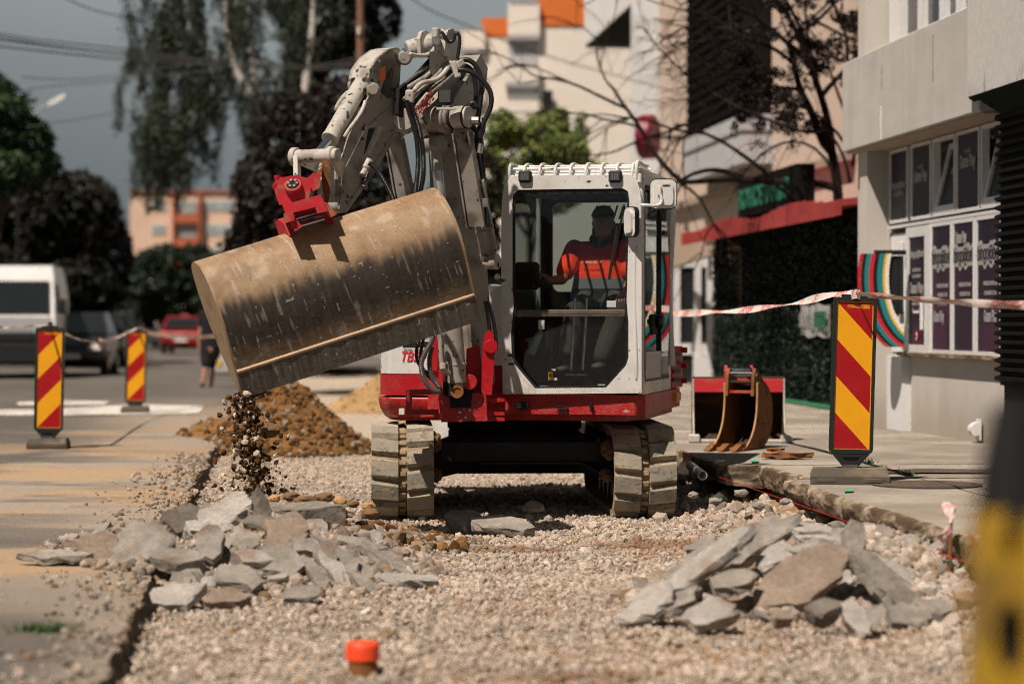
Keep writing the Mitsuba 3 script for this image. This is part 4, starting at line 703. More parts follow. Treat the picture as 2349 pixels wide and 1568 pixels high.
add('mirror_post', ux(cat(cyl((post[0][0], YC - .06, post[0][1]), (post[1][0], YC - .06, post[1][1]), .014), tube([(post[0][0], YC - .06, post[0][1] - .05), (post[0][0] + .06, YC - .06, post[0][1] - .05), (c[0] - .02, YC - .02, post[0][1] - .045), (c[0] - .02, YC + .0, c[1] + .01)], .011, 8), beam((post[1][0], YC - .06, post[1][1] + .02), (d[0] + .02, YC - .1, d[1] + .0), .03, .05), cyl((c[0] - .02, YC + .005, c[1] - .01), (c[0] - .02, YC + .005, c[1] + .05), .016))), 'm_white', CB, smooth=40)
# radiator cheek with slots behind the cab on the right, lamp, steps
rc0, rc1 = BZ1 + .01, BZ1 + 0.33
CK = add('side_cheek', outline([(XR - .2, 0.17), (XR - .0, 0.17), (XR + .035, 0.45), (XR + .02, 0.7), (XR - .2, 0.8)], rc0, rc1, 0.02), 'm_red', EX, smooth=30)
for k in range(4):
    z = rc0 + .05 + .065 * k; add('slot', ux(beam((XR + .065, 0.45, z), (XR + .155, 0.73, z + .012), .02, .026, UY)) if False else ux(hullm([(XR + .004 + a * .026 + o, 0.20 + a * .22, z + b) for a in (0, 1) for b in (0, .028) for o in (-.01, .012)])), 'm_black', CK)
for k in range(3): add('hinge', ux(cyl((XR + .02, .55, rc0 + .05 + .12 * k), (XR + .075, .55, rc0 + .05 + .12 * k), .022)), 'm_red', CK, smooth=40)
mat('m_amber', (0.5, 0.16, 0.01), 0.3)
add('side_lamp', ux(cat(hullm([(XR + .0, y, z) for y in (.15, .5) for z in (BZ0 + .03, BZ1 - .01)] + [(XR + .04, y, z) for y in (.2, .45) for z in (BZ0 + .05, BZ1 - .03)]))), 'm_amber', EX, smooth=30)
LIN = add('interior_lining', ux(cat(prism(rw.difference(ro), np.array([0, YB - .06, 0]), np.array([1.0, 0, 0]), ZZ, 0, 0.008), prism(sdw.buffer(-.02).difference(sg.box(YC + .15, zb + .55, YB - .2, head)), np.array([XL + .034, 0, 0]), np.array([0, 1.0, 0]), ZZ, 0, 0.008), prism(sdw.buffer(-.02).difference(hole), np.array([XR - .05, 0, 0]), np.array([0, 1.0, 0]), ZZ, 0, 0.008), prism(sg.box(XL + .05, YC + .07, XR - .06, YB - .07).difference(sg.box(XL + .12, -1.24, XR - .14, -.80)), np.array([0, 0, zt - .10]), np.array([1.0, 0, 0]), np.array([0, 1.0, 0]), 0, .03), prism(fr.buffer(-.01).difference(op.buffer(.004)), np.array([0, YC + .062, 0.0]), np.array([1.0, 0, 0]), ZZ, 0, .008))), 'm_dark', CB)
# cab interior: seat, console, levers, pedals
IN = add('cab_floor', outline([(XL + .04, YC + .06), (XR - .05, YC + .06), (XR - .05, YB - .06), (XL + .04, YB - .06)], zb - .0, zb + .03), 'm_dark', CB)
SX = U(1385, 600, -0.45)[0]
ST_ = add('seat', ux(cat(span((SX - .25, -0.62, zb + .36), (SX + .25, -0.12, zb + .50), ch=.05), span((SX - .24, -0.16, zb + .45), (SX + .24, -0.02, zb + 1.02), ch=.05), span((SX - .15, -.13, zb + 1.03), (SX + .15, -.03, zb + 1.27), ch=.04), span((SX - .2, -.5, zb + .02), (SX + .2, -.2, zb + .36)))), 'm_dark', CB)
for s in (-1, 1): add('armrest', ux(cat(span((SX + s * .33 - .08, -0.75, zb + .40), (SX + s * .33 + .08, -.2, zb + .58), ch=.03))), 'm_dark', ST_)
jx = U(1243, 640, -0.85)
add('joystick', ux(cat(tube([(jx[0], -.83, jx[1] - .22), (jx[0], -.84, jx[1] - .05)], .012, 8), cyl((jx[0], -.84, jx[1] - .06), (jx[0] - .01, -.86, jx[1] + .04), .022))), 'm_black', CB)
add('console', ux(cat(span((XL + .05, -1.0, zb + .02), (XL + .30, -.2, zb + .52), ch=.03), span((XL + .05, -1.18, zb + .75), (XL + .22, -1.05, zb + .95), ch=.02))), 'm_dark', CB)
for u in (1313, 1340):
    a, b = U(u - 3, 848, -1.2), U(u + 5, 722, -1.08); k = add('travel_lever', ux(tube([(a[0], -1.2, a[1]), (b[0], -1.08, b[1]), (b[0], -1.05, b[1] + .12)], .011, 8, curve=False)), 'm_chrome', CB, smooth=True)
    add('pedal', ux(span((a[0] - .04, -1.25, a[1] - .05), (a[0] + .04, -1.08, a[1] - .03), ch=.008)), 'm_black', k)
bt = U(1237, 770, -1.15); mat('m_bottle', (0.25, 0.35, 0.35), 0.15)
BT = thing('water_bottle', 'clear bottle with a blue cap lying in the lower left corner of the cab', 'bottle')
add('flask', ux(lathe([(0, 0), (.03, .005), (.032, .15), (.012, .2), (.012, .215), (0, .216)], (bt[0] - .07, -1.12, bt[1] - .14), (.08, 0, .19), 16)), 'm_bottle', BT, smooth=40); mat('m_bluecap', (0.02, 0.22, 0.45), 0.4)
add('cap', ux(lathe([(0, 0), (.016, 0), (.016, .022), (0, .022)], (bt[0] + .013, -1.12, bt[1] + .058), (.08, 0, .19), 12)), 'm_bluecap', BT)
# ------------------------------------------------------------------ boom, arm, hydraulics, bucket
E3 = nrm([0.88, -0.47, 0]); E1 = nrm([-0.47, -0.88, 0])
KO = P(993, 272, 16.7)
def BP(u, v, off=0.0): return Pl(u, v, KO + E3 * off, E3)
def bprism(px, off, th):                                       # a plate in the boom's plane, from off to off + th across
    pts = [BP(u, v, off) - KO for u, v in px]; pg = poly([(p @ E1, p[2]) for p in pts]); return prism(pg, KO + E3 * off, E1, ZZ, 0, th) if np.cross(E1, ZZ) @ E3 > 0 else prism(pg, KO + E3 * off, E1, ZZ, -th, 0)
BM = add('boom', cat(beam(BP(1078, 890, -.06), BP(1055, 560, -.06), .25, .34, E3, .02), beam(BP(1055, 565, -.062), BP(1030, 190, -.062), .248, .33, E3, .02, .235, .26),
                     hullm([BP(u, v, o) for u, v in ((1012, 215), (1046, 215), (1052, 160), (1020, 120), (985, 118), (985, 160)) for o in (-.17, .05)])), 'm_greige', EX, smooth=25)
FS = [(955, 250), (1000, 180), (1028, 130), (1046, 160), (1040, 210), (1010, 290), (975, 318), (950, 300)]
add('boom_nose', cat(bprism(FS, -.14, .26)), 'm_greige', BM, smooth=25)
mat('m_steeldark', dirty((0.2, 0.185, 0.165), (0.05, 0.045, 0.04), .9, 12), .5, .5)
add('nose_side', aprism_(), 'm_greige', BM, smooth=25) if False else add('nose_rib', bprism([(905, 262), (908, 205), (925, 190), (950, 170), (985, 132), (1034, 118), (1040, 190), (1000, 270), (960, 300)], -.17, .03), 'm_dark', BM, smooth=25)
add('pivot_barrel', cat(cyl(KO - E3 * .20, KO + E3 * .15, .082, n=24), cyl(KO + E3 * .06, KO + E3 * .12, .10, n=24)), 'm_greige', BM, smooth=40)
DR = add('pin_drum', cat(cyl(KO + E3 * .165, KO + E3 * .265, .078, n=24), cyl(KO + E3 * .268, KO + E3 * .285, .074, n=24)), 'm_offwhite', BM, smooth=40)
add('seal_ring', cat(cyl(KO + E3 * .15, KO + E3 * .167, .082, n=24), cyl(KO + E3 * .26, KO + E3 * .268, .081, n=24)), 'm_black', DR, smooth=40)
q = meshkit.text_mesh('TAKEUCHI', .075, .002, True); t = np.array(q.vertices); t[:, 0] *= .27 / np.ptp(t[:, 0]); o = BP(958, 274, .124); tx_, ty_ = nrm(BP(992, 232, .124) - o), None; ty_ = np.cross(E3, tx_)
add('lettering', (o + t[:, :1] * tx_ + t[:, 1:2] * ty_ + t[:, 2:] * E3, np.array(q.faces)), 'm_redprint', BM)
# ears and boom head
for off in (-.16, .045):
    add('ear', bprism([(958, 128), (955, 90), (960, 74), (969, 70), (977, 76), (982, 100), (990, 135)] if off < 0 else [(1012, 128), (1014, 85), (1020, 70), (1030, 66), (1037, 73), (1042, 100), (1046, 140)], off, .028), 'm_offwhite', BM, smooth=30)
add('ear_pin', cyl(BP(1000, 92, -.19), BP(1000, 92, .10), .032), 'm_steel', BM, smooth=40)
# side cylinders with their long guards
for off, um, lab in ((.21, 1, 'r'), (-.25, 0, 'l')):
    if um: top, gd0, gd1, bod, eye = P(1061, 300, 16.7), P(1064, 305, 16.62), P(1098, 520, 16.78), P(1118, 585, 16.9), P(1128, 600, 16.9)
    else: top, gd0, gd1, bod, eye = P(908, 300, 17.05), P(908, 320, 17.0), P(945, 520, 17.15), P(965, 585, 17.3), P(975, 600, 17.3)
    C = add('adjusting_cylinder', cyl(gd0 + (bod - gd0) * .35 + E3 * .0, bod, .052, n=20), 'm_greige', EX, smooth=40)
    add('rod', cyl(top, gd0 + (bod - gd0) * .36, .028), 'm_chrome', C, smooth=40)
    add('rod_eye', cyl(top - E3 * .05, top + E3 * .05, .055), 'm_offwhite', C, smooth=40); add('base_eye', cyl(eye - E3 * .05, eye + E3 * .05, .055), 'm_offwhite', C, smooth=40)
    off_ = np.array([0, -.07, 0]) + E3 * -.012
    add('rod_guard', cat(beam(gd0 + off_, gd1 + off_, .105, .012, E3, w1=.12), beam(gd0 + off_ + E3 * .055 + [0, .04, 0], gd1 + off_ + E3 * .06 + [0, .04, 0], .012, .08, E3), beam(gd0 + off_ - E3 * .055 + [0, .04, 0], gd1 + off_ - E3 * .06 + [0, .04, 0], .012, .08, E3)), 'm_greige', C)
    add('clamp', cyl(bod - nrm(bod - gd0) * .02, bod + nrm(bod - gd0) * .03, .06), 'm_greige', C, smooth=40); add('clamp', cyl(gd0 + (bod - gd0) * .78, gd0 + (bod - gd0) * .81, .058), 'm_greige', C, smooth=40)
    add('feed_pipe', tube([gd0 + (bod - gd0) * s + E3 * .075 + [0, -.02, 0] for s in (.38, .6, .8, .95)], .016, 8), 'm_greige', C, smooth=True)
# main boom cylinder at the front of the boom
a, b = P(1048, 878, 16.72), P(1022, 560, 16.66); e = P(997, 330, 16.75)
C = add('boom_cylinder', cat(cyl(a, b, .070, n=24), cyl(P(1048, 893, 16.73), a + (b - a) * .03, .05, n=20)), 'm_greige', EX, smooth=40)
add('rod', cyl(b, e, .038), 'm_steel', C, smooth=40); add('rod_end', cat(cyl(e, e + (b - e) * .28, .040), cyl(e - E3 * .07, e + E3 * .07, .062)), 'm_greige', C, smooth=40)
for a_, b_ in (((1047, 838), (1046.6, 832)), ((1037.5, 742), (1037, 738))): add('collar', cyl(P(*a_, 16.71), P(*b_, 16.71), .074), 'm_greige', C, smooth=40)
ce = P(1049, 897, 16.72); add('cylinder_pin', cat(cyl(ce - [0, .085, 0], ce + [0, .02, 0], .042), ring(ce - [0, .095, 0], ce, .045, .028)), 'm_rust', C, smooth=40)
# swing post: red castings at the foot of the boom
SW = add('swing_bracket', cat(hullm([P(u, v, Y) for u, v in ((1005, 902), (1115, 900), (1118, 965), (1012, 968)) for Y in (16.78, 17.25)]), hullm([P(u, v, Y) for u, v in ((1020, 862), (1030, 862), (1030, 905), (1016, 905)) for Y in (16.7, 17.1)]),
        hullm([P(u, v, Y) for u, v in ((1070, 800), (1100, 790), (1112, 905), (1066, 905)) for Y in (16.95, 17.2)]), beam(P(1012, 905, 16.72), P(1012, 850, 16.72), .03, .2)), 'm_red', EX, smooth=25)
add('tall_ear', cat(hullm([P(u, v, Y) for u, v in ((1104, 905), (1106, 800), (1112, 765), (1122, 756), (1132, 765), (1136, 800), (1128, 905)) for Y in (16.85, 16.93)]), cyl(P(1126, 795, 16.82), P(1126, 795, 16.98), .05)), 'm_red', SW, smooth=30)
add('greasy_pivot', cat(cyl(P(1030, 892, 16.68), P(1030, 892, 16.95), .055), hullm([P(u, v, Y) for u, v in ((1028, 890), (1085, 890), (1080, 935), (1034, 935)) for Y in (16.76, 17.2)])), 'm_dark', SW, smooth=40)
add('pivot_disc', cyl(P(1077, 876, 16.70), P(1077, 876, 16.95), .055), 'm_red', SW, smooth=40)
yb0, yb1 = 16.95, 17.15
add('step_loop', cat(hullm([P(u, v, Y) for u, v in ((931, 893), (1006, 891), (1006, 903), (931, 907)) for Y in (yb0, yb1)]), hullm([P(u, v, Y) for u, v in ((931, 907), (946, 906), (944, 940), (931, 940)) for Y in (yb0, yb1)]), hullm([P(u, v, Y) for u, v in ((931, 938), (1006, 938), (1006, 951), (931, 951)) for Y in (yb0, yb1)]), hullm([P(u, v, Y) for u, v in ((914, 958), (1006, 955), (1006, 962), (914, 964)) for Y in (yb0, yb1)])), 'm_red', SW, smooth=25)
add('lug_plate', cat(*[hullm([P(u, v, Y) for u, v in ((1110, a), (1157, a + 1), (1157, a + 9), (1110, a + 10)) for Y in (16.9, 17.1)]) for a in (912, 943, 956)]), 'm_red', SW, smooth=25)
for u, v in ((1055, 945), (1068, 957), (1078, 940)): add('paint_chip', cyl(P(u, v, 16.775), P(u, v, 16.79), .011, n=7), 'm_offwhite', SW)
# arm with the bell at its top
AOF = -.20
ARM = [(846, 222), (843, 190), (850, 158), (870, 130), (895, 112), (916, 108), (921, 122), (918, 175), (914, 240), (912, 305), (870, 380), (796, 488), (774, 488), (776, 385), (800, 312), (828, 252)]
pa = lambda px, off: poly([((BP(u, v, off) - KO) @ E1, (BP(u, v, off) - KO)[2]) for u, v in px])
def aprism(pg, off, th): return prism(pg, KO + E3 * off, E1, ZZ, -th, 0) if np.cross(E1, ZZ) @ E3 < 0 else prism(pg, KO + E3 * off, E1, ZZ, 0, th)
apg = pa(ARM, AOF).buffer(-.055).buffer(.055, quad_segs=8); win = pa([(872, 212), (886, 172), (901, 152), (904, 224), (890, 226)], AOF).buffer(-.01).buffer(.01)
AR = add('arm', cat(aprism(apg.difference(win), AOF - .022, .022), aprism(apg.difference(win), AOF - .16, .022)), 'm_greige', EX, smooth=25)
inner = apg.buffer(-.02); band = apg.difference(apg.buffer(-.016)).difference(pa([(836, 250), (838, 190), (858, 175), (868, 200), (850, 240)], AOF).buffer(.02))
add('arm_skin', aprism(band, AOF - .14, .12), 'm_offwhite', AR, smooth=25)  # lighter paint than the sides, the lit top put into the colour
add('arm_fill', aprism(pa([(905, 235), (908, 300), (868, 374), (800, 478), (780, 478), (784, 388), (830, 290)], AOF), AOF - .139, .118), 'm_dark', AR)
seam = lambda a, b: beam(BP(*a, AOF + .004), BP(*b, AOF + .004), .008, .02, E3)
add('stiffener', cat(seam((905, 308), (800, 470)), seam((836, 300), (786, 400)), seam((786, 400), (779, 480)), seam((905, 240), (836, 300))), 'm_greige', AR)
for u, v in ((905, 118), (870, 140), (900, 300), (850, 395), (800, 450), (885, 330)): add('rivet', cyl(BP(u, v, AOF), BP(u, v, AOF + .012), .012, n=8), 'm_steeldark', AR)
add('boss', cat(cyl(BP(926, 274, AOF - .02), BP(926, 274, AOF + .045), .105, n=26), cyl(BP(926, 274, AOF + .04), BP(926, 274, AOF + .06), .075, n=26)), 'm_offwhite', AR, smooth=40)
for u, v, r, w in ((856, 205, .045, .075), (928, 133, .052, .085)): add('pin_cap', cat(cyl(BP(u, v, AOF - .2), BP(u, v, AOF + w * .5), r, n=20), cyl(BP(u, v, AOF + w * .5), BP(u, v, AOF + w), r * .82, n=20)), 'm_greige', AR, smooth=40)
add('warning_sticker', aprism(pa([(872, 160), (884, 150), (884, 182), (872, 192)], AOF + .002), AOF + .0, .002), 'm_yellow' if False else 'm_orangeprint', AR)
add('decal', aprism(pa([(846, 295), (862, 292), (838, 350), (834, 358)], AOF + .002), AOF, .002), 'm_black', AR)
add('decal', aprism(pa([(868, 290), (880, 290), (850, 352), (842, 358)], AOF + .002), AOF, .002), 'm_bladegrey', AR)
# arm cylinder on top, bucket cylinder in front
co = AOF - .07
a, b = BP(1016, 90, -.06), BP(934, 116, co + .02)
C = add('arm_cylinder', cat(cyl(a, b, .066, n=24), cyl(a, a + (a - b) * .06, .072, n=24)), 'm_offwhite', EX, smooth=40)
add('rod', cyl(b, BP(926, 128, co), .034), 'm_chrome', C, smooth=40)
add('valve_block', cat(box(BP(1022, 118, .02), (.10, .10, .16), frame(E1, E3, ZZ), .012), box(BP(1000, 76, -.05), (.05, .05, .07), frame(E1, E3, ZZ), .008)), 'm_offwhite', C, smooth=30)
add('pipe', tube([BP(940, 124, -.06), BP(965, 128, -.03), BP(990, 120, .0), BP(1004, 100, .02), BP(1016, 100, .03)], .015, 8), 'm_offwhite', C, smooth=True)
a, b, e = BP(832, 188, co), BP(757, 319, co), BP(727, 356, co)
C = add('bucket_cylinder', cat(cyl(a, b, .056, n=24), cyl(BP(842, 172, co), a, .044, n=20)), 'm_offwhite', EX, smooth=40)
add('rod', cyl(b, e, .031, n=20), 'm_chrome', C, smooth=40); add('end_ring', cat(ring(b + (a - b) * .03, b - (a - b) * .01, .060, .032, 24)), 'm_offwhite', C, smooth=40)
add('pipe', tube([BP(838, 232, co + .08), BP(826, 262, co + .09), BP(806, 290, co + .10), BP(790, 315, co + .08)], .014, 8), 'm_offwhite', C, smooth=True)
add('pipe', tube([BP(800, 212, co - .06), BP(790, 220, co - .1), BP(776, 240, co - .08), BP(772, 250, co - .05)], .016, 8), 'm_offwhite', C, smooth=True)
lc = BP(725, 358, co)
LK = add('linkage', cat(cyl(lc - E3 * .17, lc + E3 * .17, .046, n=22), cyl(lc - E3 * .185, lc - E3 * .145, .062, n=22), cyl(lc + E3 * .10, lc + E3 * .14, .06, n=22)), 'm_offwhite', EX, smooth=40)
add('link_bar', cat(beam(lc - E3 * .15, P(682, 412, 15.7), .03, .07, E3), beam(lc + E3 * .13, BP(785, 395, co + .1), .03, .08, E3), beam(lc - E3 * .15, BP(772, 400, co - .1), .03, .08, E3)), 'm_offwhite', LK)
# pipes along the boom, hoses
def tubes(name, lst, r, m, par, corr=False):
    for pts, Y in lst:
        k = np.linspace(0, 1, len(pts)); Yv = [Y[0] + (Y[1] - Y[0]) * s for s in k] if isinstance(Y, tuple) else [Y] * len(pts); q = [P(u, v, y) for (u, v), y in zip(pts, Yv)]
        add(name, corrugated(q, r) if corr else tube(q, r, 9), m, par, smooth=True if not corr else 50)
tubes('pipe', [([(946, 226), (990, 184), (1034, 143)], (16.42, 16.75)), ([(962, 234), (1006, 190), (1050, 152)], (16.45, 16.8)), ([(938, 200), (970, 180), (1008, 158)], (16.42, 16.75)), ([(955, 246), (1000, 204), (1048, 164)], (16.4, 16.7)), ([(936, 214), (975, 178), (1020, 140)], (16.45, 16.75))], .016, 'm_greige', BM)
tubes('pipe', [([(940, 206), (980, 168), (1020, 133)], (16.5, 16.8)), ([(950, 230), (990, 192), (1030, 152)], (16.5, 16.8))], .014, 'm_black', BM)
tubes('pipe', [([(930, 190), (960, 168), (1000, 145)], (16.45, 16.75)), ([(926, 228), (956, 196), (1000, 160)], (16.42, 16.7)), ([(970, 240), (1010, 198), (1052, 158)], (16.45, 16.75))], .012, 'm_steeldark', BM)
tubes('pipe', [([(950, 210), (970, 190), (990, 186), (1010, 176), (1030, 150)], (16.4, 16.65))], .017, 'm_offwhite', BM)
for m_ in (box(P(940, 222, 16.4), (.06, .05, .09), None, .01), box(P(968, 232, 16.42), (.03, .05, .14), rot((0, 1, 0), 40), .008), box(P(1044, 160, 16.68), (.05, .04, .12), rot((0, 1, 0), -20), .008), box(P(1052, 150, 16.7), (.09, .06, .05), rot((0, 1, 0), -35), .008)): add('pipe_clamp', m_, 'm_offwhite', BM)
tubes('corrugated_hose', [([(933, 230), (938, 255), (950, 293), (957, 331), (959, 376), (954, 432), (950, 480)], 16.3), ([(940, 236), (954, 272), (966, 317), (971, 359), (971, 404), (966, 432), (962, 480)], 16.32), ([(846, 374), (866, 392), (884, 420), (900, 452), (905, 480)], 16.0)], .0185, 'm_rubber_hose', EX, True)
tubes('corrugated_hose', [([(974, 750), (962, 779), (955, 809), (960, 833), (976, 851), (1000, 866)], 16.62), ([(980, 745), (970, 783), (965, 813), (968, 840), (990, 870), (1008, 880)], 16.66)], .013, 'm_rubber_hose', EX, True)
mat('m_hosegrey', (0.07, 0.07, 0.07), .35)
tubes('corrugated_hose', [([(995, 770), (980, 801), (968, 827), (968, 855), (978, 879), (992, 893), (1010, 898)], 16.55), ([(992, 795), (986, 819), (986, 845), (992, 865), (1009, 889)], 16.6)], .019, 'm_hosegrey', EX, True)
tubes('hose', [([(1050, 162), (1082, 166), (1110, 188), (1126, 216), (1124, 250), (1108, 285), (1103, 320)], 16.62), ([(1052, 142), (1082, 142), (1100, 168), (1105, 200), (1101, 240), (1096, 280)], 16.7), ([(1055, 152), (1078, 158), (1090, 185), (1092, 220), (1088, 250)], 16.75), ([(1094, 250), (1084, 236), (1074, 250), (1076, 282), (1092, 300), (1100, 340)], 16.66)], .0175, 'm_rubber_hose', EX)
tubes('hose', [([(1108, 270), (1104, 314), (1095, 341), (1102, 376), (1106, 428), (1112, 462), (1120, 520)], 16.72), ([(1100, 290), (1092, 330), (1100, 400), (1104, 440), (1108, 470)], 16.75), ([(1096, 270), (1106, 330), (1110, 400), (1116, 460)], 16.78), ([(990, 745), (1020, 700), (1060, 640), (1080, 560)], 17.2), ([(1010, 74), (1020, 84), (1030, 96), (1040, 92), (1046, 76), (1052, 80), (1053, 110), (1050, 135)], 16.7), ([(1118, 690), (1128, 720), (1136, 760), (1138, 800)], 17.0), ([(1112, 690), (1120, 730), (1124, 780)], 16.95)], .013, 'm_rubber_hose', EX)
tubes('pipe', [([(988, 744), (1002, 757), (1009, 775), (1012, 817), (1015, 838)], 16.55)], .017, 'm_greige', EX)
add('pipe_fitting', cat(cyl(P(1015, 832, 16.55), P(1016, 846, 16.55), .022, n=8), cyl(P(1016, 846, 16.55), P(1030, 856, 16.62), .018)), 'm_offwhite', EX, smooth=40)
add('hose_fitting', cat(cyl(BP(846, 368, AOF + .06), BP(838, 388, AOF + .06), .030), cyl(BP(838, 388, AOF + .06), BP(831, 402, AOF + .06), .020)), 'm_offwhite', EX, smooth=40)
add('hose_fitting', cat(cyl(BP(852, 385, AOF + .03), BP(842, 412, AOF + .03), .024), cyl(BP(842, 412, AOF + .03), BP(834, 430, AOF + .03), .016)), 'm_steeldark', EX, smooth=40)
for a_, b_, r_ in (((1104, 330), (1100, 352), .02), ((1112, 455), (1114, 475), .02), ((1080, 276), (1098, 277), .03)): add('hose_fitting', cyl(P(*a_, 16.6), P(*b_, 16.6), r_, n=8), 'm_steel', EX, smooth=40)
wl = P(1023, 224, 16.42); L = add('boom_light', box(wl, (.105, .07, .10), Rz(UA), .015), 'm_black', EX, smooth=30)
add('lens', box(wl + [-.007, -.036, 0], (.08, .006, .075), Rz(UA), .004), 'm_lens', L); add('bracket', box(wl + [0, .0, -.075], (.13, .05, .015)), 'm_bladegrey', L)

# ---- tilting coupler (red) and the wide bucket
TH, TA = math.radians(17), math.radians(17.5)
AX = np.array([math.cos(TH) * math.cos(TA), math.sin(TH) * math.cos(TA), math.sin(TA)]); FD = np.array([math.sin(TH), -math.cos(TH), 0.0]); BU = np.cross(AX, -FD)
BO = P(458, 598, 15.2); BL = 1.62
def bk(s, f, u): return BO + AX * s + FD * f + BU * u
prof = [(-.34, -.10), (-.30, -.03), (-.20, .0), (-.08, -.012), (.03, -.06), (.11, -.14), (.16, -.24), (.175, -.34), (.165, -.44), (.14, -.54), (.11, -.64), (.08, -.735)]
pr = spline([(a, b, 0) for a, b in prof], 34)[:, :2]
def shell(s0, s1, p, th, n=2):
    d = np.gradient(p, axis=0); nn = np.stack([d[:, 1], -d[:, 0]], 1); nn /= np.linalg.norm(nn, axis=1, keepdims=True); nn *= np.sign((nn @ np.array([-1, 0])).mean())
    loop = np.vstack([p, (p + nn * th)[::-1]]); k = len(loop); V = np.vstack([[bk(s, f, u) for f, u in loop] for s in np.linspace(s0, s1, n)]); f = []
    for r in range(n - 1):
        i = np.arange(k); j = (i + 1) % k; f += [np.stack([i + r * k, j + r * k, j + (r + 1) * k], -1), np.stack([i + r * k, j + (r + 1) * k, i + (r + 1) * k], -1)]
    h = k // 2; i = np.arange(h - 1)
    for r in (0, n - 1): f += [np.stack([i + r * k, i + 1 + r * k, k - 1 - i + r * k], -1), np.stack([i + 1 + r * k, k - 2 - i + r * k, k - 1 - i + r * k], -1)]
    return V, np.vstack(f)
o_, ax_, bu_ = [list(map(float, x)) for x in (BO, AX, BU)]
def loc(p):
    q = (p.x - o_[0], p.y - o_[1], p.z - o_[2]); return sum(a * b for a, b in zip(q, ax_)), sum(a * b for a, b in zip(q, bu_))
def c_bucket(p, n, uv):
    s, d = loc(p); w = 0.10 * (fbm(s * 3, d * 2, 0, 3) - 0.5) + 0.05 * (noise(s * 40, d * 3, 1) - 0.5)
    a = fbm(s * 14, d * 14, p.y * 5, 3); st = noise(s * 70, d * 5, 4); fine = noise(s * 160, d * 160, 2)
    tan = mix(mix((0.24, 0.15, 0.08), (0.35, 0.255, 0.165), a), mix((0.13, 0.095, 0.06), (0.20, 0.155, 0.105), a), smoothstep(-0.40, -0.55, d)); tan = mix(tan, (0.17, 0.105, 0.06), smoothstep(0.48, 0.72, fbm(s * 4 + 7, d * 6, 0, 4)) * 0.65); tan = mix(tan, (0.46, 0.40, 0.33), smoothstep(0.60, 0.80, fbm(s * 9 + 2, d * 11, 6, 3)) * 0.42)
    dark = mix((0.018, 0.017, 0.016), (0.070, 0.062, 0.054), a * 0.55 + st * 0.45)  # worn steel band, darkened further to paint in the underside's shade
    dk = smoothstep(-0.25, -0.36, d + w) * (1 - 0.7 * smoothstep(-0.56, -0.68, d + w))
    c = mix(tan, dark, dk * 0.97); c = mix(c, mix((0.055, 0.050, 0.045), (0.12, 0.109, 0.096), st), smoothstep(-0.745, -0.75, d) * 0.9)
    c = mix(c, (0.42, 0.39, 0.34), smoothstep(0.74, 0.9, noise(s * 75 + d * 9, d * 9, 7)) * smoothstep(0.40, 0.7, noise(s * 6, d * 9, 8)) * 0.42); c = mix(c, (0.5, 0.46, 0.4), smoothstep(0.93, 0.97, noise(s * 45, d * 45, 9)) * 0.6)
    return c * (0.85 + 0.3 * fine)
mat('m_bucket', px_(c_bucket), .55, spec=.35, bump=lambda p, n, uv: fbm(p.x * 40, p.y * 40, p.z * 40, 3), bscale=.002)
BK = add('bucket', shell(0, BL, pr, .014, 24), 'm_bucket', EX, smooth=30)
crp, lip_ = np.array([.08, -.735]), np.array([.045, -.905])
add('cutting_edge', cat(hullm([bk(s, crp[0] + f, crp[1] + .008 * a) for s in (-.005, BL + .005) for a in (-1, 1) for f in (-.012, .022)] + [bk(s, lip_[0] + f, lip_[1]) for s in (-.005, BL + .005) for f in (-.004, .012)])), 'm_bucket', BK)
add('weld_line', tube([bk(s, .098 + .002 * math.sin(s * 40), -.732) for s in np.linspace(0, BL, 40)], .0135, 7, curve=False), 'm_weld' if mat('m_weld', dirty((0.46, 0.33, 0.23), (0.3, 0.17, 0.09), .7, 20), .7) else '', BK, smooth=True)
back = [(.045, -.90), (-.06, -.80), (-.20, -.62), (-.31, -.40), (-.35, -.22)]
pg = poly(list(map(tuple, pr)) + back)
for s in (-.012, BL - .004):
    V, f = prism(pg, np.zeros(3), np.array([1.0, 0, 0]), np.array([0, 1.0, 0]), 0, .018); add('end_plate', (np.array([bk(s + z, x, y) for x, y, z in V]), f[:, ::-1]), 'm_buckettan', BK)
add('bucket_dirt', cat(*[(lambda q, r: (np.array(IV) * r * (1.2, 1, .8) + q, IF))(bk(.02 + .02 * i, .03 - .01 * (i % 3), -.915 - .012 * (i % 2)), .022) for i in range(8)]), 'm_mud', BK)
hc = bk(.62, -.22, .02)
add('hanger_plate', cat(*[hullm([bk(s, f, u) for s in (s0, s0 + .035) for f, u in ((-.34, -.05), (-.02, -.02), (-.06, .06), (-.2, .10), (-.33, .09))]) for s0 in (.60, .87)]), 'm_red_worn', BK)
add('hanger_pin', cat(cyl(bk(.62, -.16, .07), bk(.88, -.16, .07), .024), cyl(bk(.68, -.06, .02), bk(.86, -.06, .02), .018)), 'm_chrome', BK, smooth=40)
